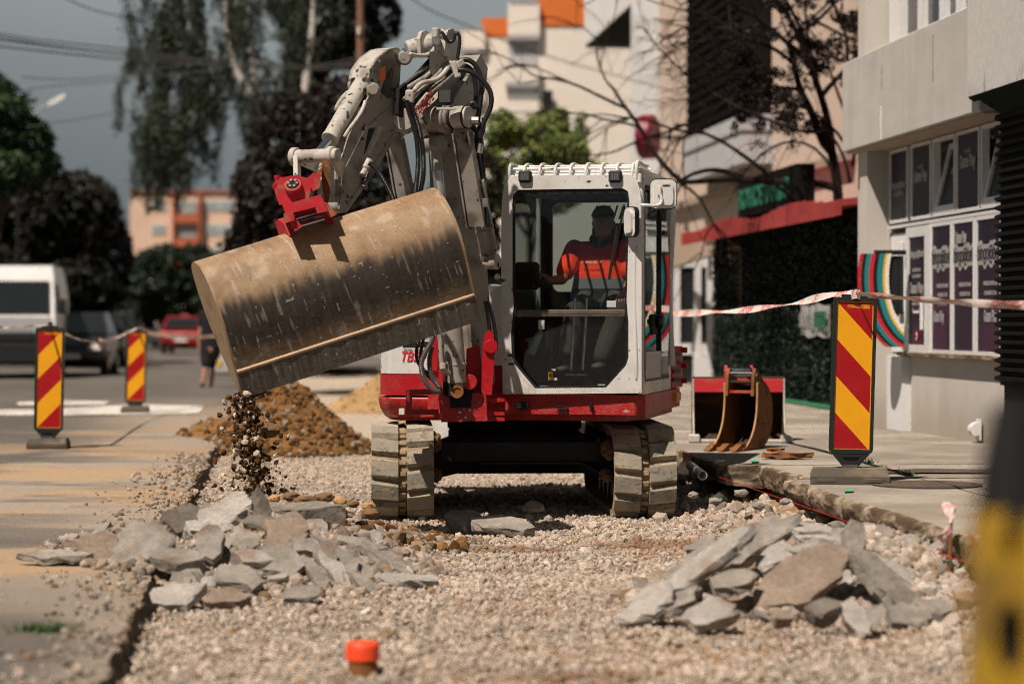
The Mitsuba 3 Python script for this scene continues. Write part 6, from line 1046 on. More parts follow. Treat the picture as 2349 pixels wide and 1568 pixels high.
for u in (1512, 1552, 1600, 1628, 1642): add('post', span((P(u, 700, yD)[0] - .06, yD - .08, z0), (P(u, 700, yD)[0] + .06, yD + .05, z1)), 'm_pvc', DR_)
x0, x1 = P(1505, 700, yD)[0], P(1645, 700, yD)[0]
add('transom', span((x0, yD - .06, z1 - .1), (x1, yD + .05, z1 + .1)), 'm_pvc', DR_); add('rail', span((x0, yD - .06, P(1580, 800, yD)[2] - .1), (x1, yD + .05, P(1580, 800, yD)[2] + .1)), 'm_pvc', DR_)
add('glass', span((x0, yD, z0), (x1, yD + .02, z1)), 'm_windowdark', DR_); add('lower_panel', span((P(1590, 700, yD)[0], yD - .12, .36), (x1, yD - .02, P(1580, 815, yD)[2])), 'm_whitewall', DR_)
mat('m_magenta', (0.17, 0.004, 0.025), .4)
LS = thing('round_sign', 'dark pink round sign projecting edge-on from the white pier', 'sign')
c = P(1486, 314, 50.0); add('drum', xf(cyl((0, -.16, 0), (0, .16, 0), .46, n=28), frame(nrm([.25, 1, 0]) , nrm([1, -.25, 0]), ZZ) if False else Rz(math.radians(70)), c), 'm_magenta', LS, smooth=40); add('arm', tube([c, c + [.9, .2, 0]], .04, 6, curve=False), 'm_dark', LS)

# cream blocks of flats stepping back along the street
def flats(lab, Y, u0, u1, vtop, vor, bal, seed):
    k = thing('cream_building', lab, 'block of flats'); a, b = P(u0, 400, Y), P(u1, 400, Y); zt, zo = P(u0, vtop, Y)[2], P(u0, vor, Y)[2]; D = 16.0
    add('wall', span((a[0], Y, 0), (b[0], Y + D, zo)), 'm_cream', k); add('parapet', span((a[0] - .06, Y - .06, zo + .01), (b[0], Y + D, zt)), 'm_orange', k)
    for bu0, bu1, v0, v1 in bal:
        q0, q1 = P(bu0, v0, Y - .2), P(bu1, v1, Y - .2); B = add('balcony', span((q0[0], Y - .3, q1[2]), (q1[0], Y + 3.2, q0[2])), 'm_cream', k); add('underside', span((q0[0] + .02, Y - .28, q1[2] - .12), (q1[0] - .02, Y + 3.1, q1[2] - .004)), 'm_greyslate', B); add('balcony_door', span((q1[0] - .9, Y - .02, q1[2] - 2.2), (q1[0] - .05, Y + .0, q1[2] - .15)), 'm_greyslate', k)
        add('balcony_rail', span((q0[0] + .05, Y - .34, q0[2] + .0), (q1[0], Y - .31, q0[2] + .06)), 'm_greyslate', B)
    return k
K1 = flats('nearest cream block of flats with an orange parapet, right of the boom', 72.0, 1236, 1475, -30, 60, [(1165, 1238, 8, 82), (1160, 1236, 152, 190), (1160, 1236, 226, 300)], 1)
for u, v0, v1 in ((1190, 232, 260),): pass
for u, v in ((1184, 230), (1170, 240)): pass
q0, q1 = P(1248, 225, 71.8), P(1260, 350, 71.8); add('downpipe', tube([q0, q1], .06, 8, curve=False), 'm_soffit', K1)
q0 = P(1256, 228, 71.7); add('lamp', box(q0, (.3, .3, .5)), 'm_dark', K1)
flats('middle cream block of flats with an orange parapet', 90.0, 1108, 1245, 42, 84, [(1060, 1112, 68, 112), (1072, 1112, 168, 230)], 2)
flats('farthest cream block of flats, half hidden by the boom', 108.0, 1062, 1125, 66, 150, [(1040, 1064, 180, 230)], 3)

# pink block of flats at the end of the street
FL = thing('pink_flats', 'pink block of flats with brick red balcony bay at the street\'s far end', 'block of flats')
Yp = 282.0; sc = Yp / FPX; px = lambda u: P(u, 600, Yp)[0]; pz = lambda v: P(430, v, Yp)[2]
add('wall', span((px(298), Yp, 0), (px(640), Yp + 14, pz(441))), 'm_pinkwall', FL); add('roof', span((px(296), Yp - .4, pz(441) + .01), (px(642), Yp + 14, pz(437))), 'm_brickred', FL)
for f_ in range(5):
    v = 470 + 54 * f_
    add('bay', span((px(402), Yp - 1.0, pz(v + 42)), (px(456), Yp - .01, pz(v + 22))), 'm_brickred', FL); add('bay_window', span((px(408), Yp - .3, pz(v + 20)), (px(452), Yp - .02, pz(v - 8))), 'm_windowsky', FL)
    for u in (348, 470, 505, 560): 
        W = add('window', span((px(u), Yp - .15, pz(v + 14)), (px(u + 34), Yp - .01, pz(v - 10))), 'm_pvc', FL); add('pane', span((px(u + 2), Yp - .2, pz(v + 12)), (px(u + 32), Yp - .16, pz(v - 8))), 'm_windowsky', W)
for u in (398, 458): add('pilaster', span((px(u), Yp - 1.2, 0), (px(u + 5), Yp - .01, pz(441))), 'm_brickred', FL)
HU = thing('hut', 'small hut with an orange tiled roof among the dark trees down the street', 'hut')
c = P(296, 690, 150); add('wall', span((c[0] - .9, 150, 0), (c[0] + .9, 152, c[2] + .1)), 'm_mud', HU); add('roof', hullm([c + [-1.1, -.2, -.1], c + [1.1, -.2, -.1], c + [0, .8, 1.0], c + [-1.1, 2.2, -.1], c + [1.1, 2.2, -.1], c + [0, 1.2, 1.0]]), 'm_orange', HU)
# ------------------------------------------------------------------ trees and plants
def leaves(blobs, n, size, pal, seed, up=0.4, shell=0.5, scale=1.2):
    q = np.random.default_rng(seed); vol = np.array([b[3] * b[4] * b[5] for b in blobs]) ** .7; idx = q.choice(len(blobs), n, p=vol / vol.sum()); B = np.array(blobs)[idx]
    d = q.normal(size=(n, 3)); d /= np.linalg.norm(d, axis=1, keepdims=True); r = (q.random(n) ** (1 / 3)) * (1 - shell) + shell * q.uniform(.8, 1.08, n); p = B[:, :3] + d * r[:, None] * B[:, 3:6]
    cl = meshkit.fbm(p * scale, 3, seed); keep = cl > .40 + .12 * q.random(n); p, cl, d = p[keep], cl[keep], d[keep]; n = len(p)
    nn = q.normal(size=(n, 3)) + [0, 0, up] + d * .5; nn /= np.linalg.norm(nn, axis=1, keepdims=True); a = np.cross(nn, q.normal(size=(n, 3))); a /= np.linalg.norm(a, axis=1, keepdims=True); b = np.cross(nn, a)
    s = size * q.uniform(.6, 1.4, (n, 1)); V = np.stack([p + a * s, p + b * s * .55, p - a * s, p - b * s * .55], 1).reshape(-1, 3); i = np.arange(n) * 4
    c = np.asarray(pal)[q.choice(len(pal), n)] * q.uniform(.7, 1.3, (n, 1)) * (0.65 + 0.9 * (cl[:, None] - .4)); return (V, np.vstack([np.stack([i, i + 1, i + 2], -1), np.stack([i, i + 2, i + 3], -1)])), np.repeat(np.clip(c, 0, 1), 4, 0)
mat('m_bark', dirty((0.055, 0.042, 0.032), (0.11, 0.085, 0.065), .8, 6), .95, spec=.1); mat('m_birch', dirty((0.55, 0.52, 0.48), (0.10, 0.09, 0.08), .9, 5, .2), .85)
mat('m_bark_dark', dirty((0.012, 0.009, 0.008), (0.03, 0.023, 0.018), .8, 6), .95, spec=.1)
def tree(name, lab, Y, trunk, blobs, n, size, pal, seed, bark='m_bark', r0=.18, group=None, shell=.5, scale=1.2, limbs=6):
    k = thing(name, lab, 'tree' if 'tree' in name else 'shrub', group); pts = [P(u, v, Y) for u, v in trunk]; rs = np.linspace(r0, r0 * .25, max(8, 6 * len(pts)))
    add('trunk', tube(pts, rs, 9), bark, k, smooth=True); q = np.random.default_rng(seed); bl = [(*P(u, v, Y + dy), ru * Y / FPX, rd, rv * Y / FPX) for u, v, dy, ru, rd, rv in blobs]
    for i in range(limbs):
        b = bl[i % len(bl)]; s = q.uniform(.4, .9); a = np.array(pts[0]) * (1 - s) + np.array(pts[-1]) * s; e = np.array(b[:3]) + q.normal(0, .25, 3) * np.array(b[3:6]); add('limb', tube([a, (a + e) / 2 + q.normal(0, .15, 3) + [0, 0, .2], e], np.linspace(r0 * .4, .02, 18), 6), bark, k, smooth=True)
    m, c = leaves(bl, n, size, pal, seed, shell=shell, scale=scale); add('crown', m, 'm_leaf', k, color=c); return k
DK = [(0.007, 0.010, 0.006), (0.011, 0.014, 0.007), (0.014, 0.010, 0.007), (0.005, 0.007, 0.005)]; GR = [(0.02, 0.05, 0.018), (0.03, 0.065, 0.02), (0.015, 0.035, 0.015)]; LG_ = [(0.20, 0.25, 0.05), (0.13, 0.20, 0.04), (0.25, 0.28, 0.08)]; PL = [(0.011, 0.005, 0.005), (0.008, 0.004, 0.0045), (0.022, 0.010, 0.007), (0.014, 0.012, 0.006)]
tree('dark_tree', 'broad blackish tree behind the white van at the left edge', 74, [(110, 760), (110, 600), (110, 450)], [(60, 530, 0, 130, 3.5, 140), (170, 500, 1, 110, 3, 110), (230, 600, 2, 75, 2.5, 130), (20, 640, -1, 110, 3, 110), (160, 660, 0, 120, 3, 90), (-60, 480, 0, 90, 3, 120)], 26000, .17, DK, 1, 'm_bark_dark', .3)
tree('green_tree', 'sunlit green tree behind the street lamp at the left edge', 66, [(-20, 760), (-10, 500), (10, 300)], [(10, 270, 0, 70, 1.6, 90), (60, 320, .5, 62, 1.5, 55), (20, 390, 0, 95, 1.6, 60), (95, 375, .5, 45, 1.2, 36), (-60, 250, 0, 80, 2, 130)], 9000, .13, GR + [(0.045, 0.10, 0.03)], 2, r0=.2)
tree('dark_shrub', 'rounded dark green shrub below the pink flats', 120, [(400, 745), (400, 640)], [(370, 650, 0, 75, 3, 90), (450, 640, 1, 60, 3, 85), (320, 690, 0, 60, 3, 50), (500, 690, 0, 60, 3, 70), (545, 640, 2, 50, 3, 90)], 14000, .2, [(0.010, 0.026, 0.012), (0.014, 0.034, 0.016), (0.008, 0.016, 0.009)], 3, r0=.2)
tree('dark_shrub', 'low dark shrub row left of the hut with the orange roof', 110, [(240, 745), (240, 690)], [(230, 690, 0, 60, 3, 48), (180, 700, 0, 60, 3, 50), (280, 712, 0, 40, 2, 26)], 6000, .18, DK, 33, r0=.15)
# weeping birch: drooping strands of small leaves
BI = thing('birch_tree', 'tall weeping birch with pale trunks and hanging dark green strands', 'tree'); Yb = 62; qb = np.random.default_rng(12)
trunks = [[(597, 420), (596, 320), (590, 230), (575, 130), (560, 40), (555, -60)], [(592, 300), (570, 215), (545, 170), (525, 100), (520, -20)], [(690, 330), (700, 200), (712, 100), (720, -30)]]
for t_ in trunks: add('trunk', tube([P(u, v, Yb) for u, v in t_], np.linspace(.13, .06, 36), 8), 'm_birch', BI, smooth=True)
add('trunk', tube([P(640, 770, Yb), P(615, 560, Yb), P(597, 415, Yb)], np.linspace(.16, .13, 18), 8), 'm_birch', BI, smooth=True)
pts, tw = [], []
for i in range(165):
    u0 = qb.choice([360, 420, 480, 540, 600, 660, 380, 700, 350]) + qb.normal(0, 34); v0 = qb.uniform(-90, 250) if u0 > 430 else qb.uniform(-60, 120) if qb.random() < .6 else qb.uniform(215, 330)
    L = qb.uniform(60, 210) * (1 if u0 < 560 else .7); dy = qb.normal(0, 1.6); dx = qb.normal(0, 12); k = int(L / 3.0); s = np.linspace(0, 1, k)
    if u0 > 620: L *= .8
    a = np.array([P(u0 + dx * x + 6 * math.sin(x * 7 + i), v0 + L * x, Yb + dy) for x in s]); tw.append(tube(a[::6] if len(a) > 18 else a, .012, 3, curve=False)); a = np.repeat(a, 6, 0); pts.append(a + qb.normal(0, .085, a.shape))
pts = np.vstack(pts); n = len(pts); nn = qb.normal(size=(n, 3)); a = np.cross(nn, qb.normal(size=(n, 3))); a /= np.linalg.norm(a, axis=1, keepdims=True); b = np.cross(nn, a); b /= np.linalg.norm(b, axis=1, keepdims=True); s = .052 * qb.uniform(.6, 1.4, (n, 1)); i = np.arange(n) * 4
add('crown', (np.stack([pts + a * s, pts + b * s * .6, pts - a * s, pts - b * s * .6], 1).reshape(-1, 3), np.vstack([np.stack([i, i + 1, i + 2], -1), np.stack([i, i + 2, i + 3], -1)])), 'm_leaf', BI, color=np.repeat(np.array([(0.026, 0.038, 0.027), (0.038, 0.052, 0.033), (0.016, 0.024, 0.017), (0.06, 0.075, 0.033)])[qb.choice(4, n, p=[.4, .3, .22, .08])], 4, 0)); add('twigs', cat(tw), 'm_bark_dark', BI, kind='stuff', label='thin hanging twigs of the birch')
tree('conifer_tree', 'dark tree crown above the boom, beside the wooden pole', 70, [(740, 760), (740, 300), (750, 0)], [(740, 60, 0, 80, 2, 120), (700, 180, 1, 55, 2, 100), (830, 90, 1, 60, 2, 80), (880, 40, 1, 42, 1.5, 60), (660, 20, 1, 45, 2, 80), (800, -40, 0, 90, 2, 70), (700, 280, 0, 60, 2, 90)], 11000, .14, [(0.008, 0.012, 0.008), (0.013, 0.017, 0.009), (0.005, 0.007, 0.005)], 4, 'm_bark_dark', .2)
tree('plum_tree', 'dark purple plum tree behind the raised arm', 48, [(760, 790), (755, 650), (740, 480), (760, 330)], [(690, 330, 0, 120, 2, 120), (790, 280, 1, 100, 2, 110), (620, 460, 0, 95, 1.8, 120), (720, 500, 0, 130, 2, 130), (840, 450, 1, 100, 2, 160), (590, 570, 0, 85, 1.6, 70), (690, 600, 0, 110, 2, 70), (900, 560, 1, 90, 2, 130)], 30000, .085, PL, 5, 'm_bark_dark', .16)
tree('plum_tree', 'dark purple bush behind the cylinders, left of the cab', 52, [(1080, 790), (1090, 600), (1100, 450)], [(1110, 430, 0, 45, 1.2, 90), (1100, 560, 0, 55, 1.2, 100), (1120, 640, 0, 45, 1, 60), (1040, 480, 0, 60, 1.2, 140)], 9000, .08, PL + [(0.02, 0.035, 0.012)], 6, 'm_bark_dark', .1)
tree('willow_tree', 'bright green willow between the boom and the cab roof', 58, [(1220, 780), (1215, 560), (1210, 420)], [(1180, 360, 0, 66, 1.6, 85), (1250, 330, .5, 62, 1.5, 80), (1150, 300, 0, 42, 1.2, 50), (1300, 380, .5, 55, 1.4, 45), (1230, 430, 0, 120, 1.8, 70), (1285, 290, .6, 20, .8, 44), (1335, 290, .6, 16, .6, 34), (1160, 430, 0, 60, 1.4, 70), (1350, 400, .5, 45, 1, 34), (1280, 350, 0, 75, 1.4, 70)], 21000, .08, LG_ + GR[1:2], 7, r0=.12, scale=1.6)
# the nearly bare tree in front of the beige wall
BT_ = thing('bare_tree', 'leaning bare tree with dark twigs and a few dark leaf clumps before the beige wall', 'tree'); qt = np.random.default_rng(31); tubes_, tips = [], []
def grow(p, d, L, r, dep):
    n = 5; pts = [p]
    for i in range(n): d = nrm(d + qt.normal(0, .13, 3) + [0, 0, -.015 * dep]); p = p + d * L / n; pts.append(p)
    tubes_.append((dep, tube(pts, np.linspace(r * .8, r * .48, 10), 6 if dep < 2 else 4, m=10)))
    if dep >= 3: tips.extend(pts[2:])
    if dep < 5:
        for i in range(3 if dep < 4 else 2): nd = nrm(d + qt.normal(0, .62, 3) * [1, .6, .8] + [-.10, 0, .05]); grow(pts[int(qt.integers(2, n + 1))], nd, L * qt.uniform(.62, .86), r * qt.uniform(.5, .66), dep + 1)
base = P(1935, 700, 32); grow(base, nrm(P(1958, 330, 32) - base), 2.6, .12, 0)
tubes_.append((0, tube([P(1938, 600, 32), P(1880, 525, 31.6), P(1800, 440, 31), P(1750, 410, 30.6)], np.linspace(.045, .015, 20), 6)))
for uv in ([(1950, 420), (1900, 300), (1800, 210), (1705, 130)], [(1950, 350), (1850, 250), (1760, 220), (1660, 160), (1590, 150)], [(1955, 300), (1900, 150), (1850, 60), (1760, -20)], [(1900, 300), (1800, 290), (1700, 250), (1620, 230), (1540, 240)], [(1955, 380), (1990, 200), (2000, 60), (1990, -40)], [(1930, 450), (1850, 330), (1790, 330), (1730, 370), (1700, 420)], [(1760, 160), (1680, 80), (1600, 60), (1530, 90)], [(1700, 250), (1600, 190), (1530, 130), (1470, 60)]):
    p = [P(u, v, 32 + qt.normal(0, .5)) for u, v in uv]; q = spline(p, 14); tubes_.append((1, tube(q, np.linspace(.024, .006, 14), 5, curve=False)))
    for j in [*range(3, 14), *range(5, 14)]: grow(q[j], nrm(nrm(q[min(j + 1, 13)] - q[j - 1]) + qt.normal(0, .5, 3)), qt.uniform(.3, .6), .008, 4)
add('trunk', cat([t for d, t in tubes_ if d == 0]), 'm_bark_dark', BT_, smooth=True); add('branch', cat([t for d, t in tubes_ if d in (1, 2)]), 'm_bark_dark', BT_, smooth=True, kind='stuff', label='dark branches of the bare tree'); add('twig', cat([t for d, t in tubes_ if d > 2]), 'm_bark_dark', BT_, kind='stuff', label='fine twigs of the bare tree')
tp = np.array(tips); sel = tp[qt.choice(len(tp), 900)]; m, c = leaves([(*t, .10, .10, .09) for t in sel if t[0] > P(1690, 0, 32)[0] and t[2] > P(0, 335, 32)[2]], 22000, .028, [(0.010, 0.007, 0.006), (0.016, 0.010, 0.008)], 9, shell=.2, scale=3); add('leaf_clumps', m, 'm_leaf', BT_, color=c)
for (u, v, z, n, lab) in ((2010, 1081, WALK, 130, 'tuft of green grass at the foot of the right striped panel'), (2085, 1090, WALK, 40, 'small weed sprouting from the pavement beyond the manhole'), (1998, 1062, WALK, 26, 'dark weed behind the base of the right striped panel'), (105, 1447, ROAD, 160, 'dark grass tuft in the asphalt crack at the lower left')):
    c = G(u, v, z); q = np.random.default_rng(int(u)); V, f_ = [], []
    for i in range(n):
        b = c + [q.normal(0, .06 if n > 60 else .025), q.normal(0, .03), 0]; h = q.uniform(.02, .055); l = q.normal(0, .03, 2); w = .004; V += [b + [-w, 0, 0], b + [w, 0, 0], b + [l[0], l[1], h]]; f_.append([3 * i, 3 * i + 1, 3 * i + 2])
    k = add('grass_tuft', (np.array(V), np.array(f_)), 'm_grass' if mat('m_grass', (0.035, 0.085, 0.02), .8) else ''); tag(k, lab, 'grass tuft')

# ------------------------------------------------------------------ striped panels, tape, spare buckets and the small things of the site
mat('m_sigred', dirty((0.34, 0.003, 0.007), (0.36, 0.03, 0.02), .3, 9), .35); mat('m_sigyellow', dirty((0.78, 0.36, 0.006), (0.70, 0.30, 0.02), .5, 7), .35); mat('m_sigframe', (0.012, 0.016, 0.017), .45); mat('m_sigbase', dirty((0.085, 0.075, 0.06), (0.17, 0.145, 0.11), .8, 9), .9, spec=.2)
def delineator(ub, vb, Y, vt, ut, mirror, lab, basew, yawb):
    k = thing('road_delineator', lab, 'road delineator', 'red and yellow striped road delineators')
    b, t_ = P(ub, vb, Y), P(ut, vt, Y); up_ = nrm(t_ - b); H = np.linalg.norm(t_ - b); ex = nrm(np.array([1.0, .05, 0]) - up_ * (np.array([1.0, .05, 0]) @ up_)); W = H * .25; nz = np.cross(ex, up_)
    fr = rrect(-W / 2 - .022, -.028, W / 2 + .022, H + .025, .03); add('frame', prism(fr.difference(sg.box(-W / 2, 0, W / 2, H)), b, ex, up_, -.03, .016), 'm_sigframe', k, smooth=30); add('back_sheet', prism(sg.box(-W / 2, 0, W / 2, H), b, ex, up_, -.012, .0), 'm_sigyellow', k)
    inn = sg.box(-W / 2 + .006, .006, W / 2 - .006, H - .006)
    for a0, a1 in ((-1, 0.0), (.25, .495), (.745, 1.3)):
        L = lambda a: [(-W / 2, H * (1 - a)), (W / 2, H * (1 - a - .262))]; q0, q1 = L(a0), L(a1); pg = poly([q0[0], q0[1], q1[1], q1[0]])
        if mirror: pg = shapely.affinity.scale(pg, -1, 1, origin=(0, 0))
        pg = pg.intersection(inn); pg = max(getattr(pg, 'geoms', [pg]), key=lambda g_: g_.area); add('red_stripe', prism(pg, b, ex, up_, .0005, .003), 'm_sigred', k)
    s = 'STRAVIA'; q = meshkit.text_mesh(s, .019, .0015, True); v = np.array(q.vertices); v[:, 0] *= .085 / np.ptp(v[:, 0]); x0 = -.062 if mirror else -.052; add('lettering', (b + (x0 + v[:, :1]) * ex + (H - .043 + v[:, 1:2]) * up_ + (.003 + v[:, 2:]) * nz, np.array(q.faces)), 'm_sigyellow', k)
    add('logo_box', prism(sg.box(x0 + .087, H - .046, x0 + .148, H - .022), b, ex, up_, .003, .0045), 'm_sigyellow', k); q = meshkit.text_mesh('GROUP', .016, .001, True); v = np.array(q.vertices); v[:, 0] *= .054 / np.ptp(v[:, 0]); add('lettering', (b + (x0 + .09 + v[:, :1]) * ex + (H - .042 + v[:, 1:2]) * up_ + (.0045 + v[:, 2:]) * nz, np.array(q.faces)), 'm_sigred', k)
    add('foot', prism(poly([(-.125, -.03), (.125, -.03), (.045, -.12), (.045, -.17), (-.045, -.17), (-.045, -.12)]).difference(poly([(-.06, -.05), (.06, -.05), (.02, -.10), (-.02, -.10)])), b, ex, up_, -.03, .012), 'm_sigframe', k)
    add('foot_web', prism(poly([(-.06, -.05), (.06, -.05), (.02, -.10), (-.02, -.10)]), b, ex, up_, -.018, -.004), 'm_sigframe', k)
    add('top_peg', cat(cyl(b + up_ * (H + .02) - nz * .008, b + up_ * (H + .085) - nz * .008, .022, n=12), prism(sg.box(-.09, H + .02, .08, H + .045), b, ex, up_, -.022, .006)), 'm_sigframe', k, smooth=40)
    g0 = b - up_ * .17; zf = WALK if ub > 1200 else ROAD; g0[2] = zf; R = Rz(yawb); bw = basew
    add('base', xf(cat(hullm([(x * bw / 2 * s, y * .19 * s2, z) for x in (-1, 1) for y in (-1, 1) for s, s2, z in ((1, 1, 0.004), (1, 1, .055), (.93, .55, .105))]), *[hullm([(x0_ * bw + dx, -.19 + dy, z) for dx in (-.06, .06) for dy, z in ((-.006, .02), (-.006, .04), (.05, .075))]) for x0_ in (-.3, .3)], span((-.05, -.06, .1), (.05, .06, .125))), R, g0 + [0, .03, 0]), 'm_sigbase', k, smooth=25); return b + up_ * (H + .055)
TP0 = delineator(1952, 1030, 16.1, 691, 1962, False, 'striped panel on the pavement at the right, its red stripes falling to the right', .52, -.12)
TP1 = delineator(111, 981, 24.6, 757, 115, True, 'nearer of the two striped panels on the asphalt at the left', .40, .06)
TP2 = delineator(310, 918, 34.2, 761, 314, True, 'farther of the two striped panels on the asphalt at the left', .38, .06)
mat('m_tape', px_(lambda p, n, uv: mix((0.66, 0.58, 0.54), (0.50, 0.06, 0.06), .75 * smoothstep(.5, .62, noise(uv.x * 3 + .4 * noise(uv.x * 13, uv.y * 4, 0), 0, 1)) * smoothstep(.2, .45, noise(uv.x * 26, uv.y * 3, 5)))), .4)
def ribbon(name, pts, w, lab, turn=2.5, start=.3, n=60):
    p = spline(pts, n); t_ = np.gradient(p, axis=0); t_ /= np.linalg.norm(t_, axis=1, keepdims=True); s = np.r_[0, np.cumsum(np.linalg.norm(np.diff(p, axis=0), axis=1))]; V, uv = [], []
    for i in range(n):
        x = nrm(np.cross(t_[i], [0, 0, 1])); y = np.cross(x, t_[i]); a = start + turn * math.sin(i / n * 5.1) + .4 * math.sin(i * .5)
        ww = np.broadcast_to(w, (n,))[i]
        for k in (-1, 0, 1): V.append(p[i] + k * ww / 2 * (y * math.cos(a) + x * math.sin(a)) + (x * math.cos(a) - y * math.sin(a)) * (.008 if k == 0 else 0)); uv.append((s[i], k))
    f_ = [];
    for i in range(n - 1):
        for k in (0, 1): a = 3 * i + k; f_ += [[a, a + 1, a + 4], [a, a + 4, a + 3]]
    k = numbered(name); scene[k] = mikit.ply((np.array(V), np.array(f_)), 'm_tape', smooth=True, uv=np.array(uv)); tag(k, lab, 'barrier tape')
ribbon('barrier_tape', [TP0, P(1880, 682, 17.5), P(1780, 702, 19.5), P(1650, 715, 22), P(1560, 718, 24), P(1470, 717, 26.5), P(1380, 712, 29)], np.linspace(.075, .065, 60), 'red and white tape sagging from the right striped panel back behind the cab', .5, .5)
ribbon('barrier_tape', [TP0, P(2060, 682, 15.0), P(2200, 693, 13.6), P(2349, 700, 12.4), P(2560, 702, 11.2)], np.linspace(.035, .05, 60), 'red and white tape running from the right striped panel out of the frame', .4, .2)
ribbon('barrier_tape', [TP1, P(20, 750, 23.6), P(-90, 756, 22.6)], .028, 'twisted tape running left from the nearer left panel', 1.5)
ribbon('barrier_tape', [TP1, P(160, 770, 26), P(210, 782, 28.5), P(255, 778, 31), TP2], .035, 'tape sagging between the two left panels', 1.5)
ribbon('barrier_tape', [TP2, P(380, 770, 36), P(460, 772, 38.5), P(560, 768, 42)], .06, 'tape running from the farther left panel behind the bucket', .4)
ribbon('tape_end', [P(231, 776, 29.4), P(228, 787, 29.4), P(232, 802, 29.4)], .05, 'loose tape end hanging from the tape between the left panels', .5, n=14)
add('tape_knot', cat(*[tube([TP0 + [.026 * math.cos(a), -.008 + .026 * math.sin(a), -.035 + .012 * k + .004 * math.sin(3 * a)] for a in np.linspace(0, 6.28, 14)], .006, 5, curve=False) for k in range(5)]), 'm_tape'); tag('tape_knot', 'tape wound round the peg of the right striped panel', 'barrier tape')

def spare(lab, O, yaw, W, H, dp, front_red, teeth, m_in, m_side, grp=None):
    k = thing('spare_bucket', lab, 'digger bucket'); R = Rz(yaw); tr = lambda m: xf(m, R, O); pf = spline([(a * dp, b * H, 0) for a, b in ((-.06, 1.0), (.22, .99), (.48, .86), (.60, .62), (.58, .36), (.42, .14), (.15, .03), (-.32, .012), (-.62, .008))], 30)[:, :2]
    d = np.gradient(pf, axis=0); nn = np.stack([d[:, 1], -d[:, 0]], 1); nn /= np.linalg.norm(nn, axis=1, keepdims=True); c_ = np.vstack([pf, (pf + nn * .014 * (1 if nn[4] @ [1, 1] > 0 else -1))[::-1]])
    add('shell', tr(prism(c_, np.array([-W / 2, 0, 0.0]), np.array([0, 1.0, 0]), ZZ, 0, W)), m_in, k, smooth=30)
    edge_ = [(a * dp, b * H) for a, b in ((-.56, .05), (-.36, .16), (-.20, .32), (-.10, .52), (-.06, .75), (-.06, 1.0))]; pg = poly(list(map(tuple, pf)) + edge_)
    for s in (-1, 1):
        SP = add('side_plate', tr(prism(pg, np.array([s * W / 2 - .009, 0, 0.0]), np.array([0, 1.0, 0]), ZZ, 0, .018)), m_side, k)
        add('worn_edge', tr(tube([(s * W / 2, y - .004, z) for y, z in edge_], .010, 6)), 'm_bucketlip' if front_red else 'm_rustedge', SP, smooth=True)
    if front_red: add('red_band', tr(span((-W / 2 + .01, -.06 * dp - .012, H * .78), (W / 2 - .01, -.05 * dp + .004, H * 1.0), ch=.005)), 'm_bucketred', k)
    add('lip', tr(span((-W / 2 - .01, -.72 * dp, -.0), (W / 2 + .01, -.50 * dp, .026), ch=.006)), 'm_bucketlip' if front_red else 'm_rust', k)
    if teeth:
        for x in np.linspace(-W / 2 + .03, W / 2 - .03, teeth): add('tooth', tr(hullm([(x + dx, y, z) for dx in (-.028, .028) for y, z in ((-.52 * dp, .0), (-.52 * dp, .055), (-.70 * dp, .06), (-.98 * dp, .004), (-.98 * dp, .012))])), 'm_rust', k)
    else:
        for s in (-1, 1): add('side_cutter', tr(span((s * W / 2 - .05, -.78 * dp, .0), (s * W / 2 + .05, -.45 * dp, .07), ch=.01)), 'm_bucketlip', k)
    for s in (-1, 1): add('hanger_ear', tr(prism(poly([(-.14 * dp, .80 * H), (-.10 * dp, 1.12 * H), (-.02 * dp, 1.22 * H), (.08 * dp, 1.18 * H), (.38 * dp, .98 * H), (.55 * dp, .70 * H), (.2 * dp, .85 * H)]), np.array([s * .115 - .012, 0, 0.0]), np.array([0, 1.0, 0]), ZZ, 0, .024)), 'm_rust' if not front_red else 'm_red_worn', k)
    add('pin', tr(cyl((-.13, -.02 * dp, 1.13 * H), (.13, -.02 * dp, 1.13 * H), .022)), 'm_chrome', k, smooth=40); add('pin', tr(cyl((-.13, .30 * dp, .97 * H), (.13, .30 * dp, .97 * H), .022)), 'm_chrome', k, smooth=40)
    add('top_plate', tr(span((-.1, -.08 * dp, .84 * H), (.1, .2 * dp, .88 * H))), 'm_red_worn', k)
spare('wide spare bucket with a red top band lying open on the pavement', G(1697, 1012, WALK) + [0, .12, 0.003], -.05, .82, .56, .55, True, 0, 'm_bucketdark', 'm_bucketdark')
spare('narrow rusty toothed bucket standing before the wide spare bucket', G(1700, 1030, WALK) + [.02, .10, 0.003], -.42, .29, .56, .60, False, 3, 'm_bucketdark', 'm_rust')
c = G(1805, 1052, WALK); k = thing('rusty_plank', 'rust brown broken plank lying flat on the pavement before the buckets', 'plank'); add('board', xf(chunk(900, .46, .22, .05), Rz(.1), c + [0, 0, .03]), 'm_rust', k, smooth=28); add('flake', xf(chunk(901, .18, .1, .03), Rz(.5), c + [-.07, .05, .07]), 'm_rust', k, smooth=28)
k = thing('white_pipe', 'short piece of white plastic pipe in the trench beside the right track', 'pipe'); add('tube', ring(P(1584, 1068, 18.3), P(1612, 1090, 17.9), .035, .029, 20), 'm_pvc', k, smooth=40)
ribbon('plastic_strip', [P(1578, 1036, 18.6), P(1573, 1060, 18.5), P(1566, 1086, 18.4)], .085, 'crumpled pale plastic strip hanging over the trench edge by the right track', .3, 1.5, n=14); labels['plastic_strip']['category'] = 'plastic strip'
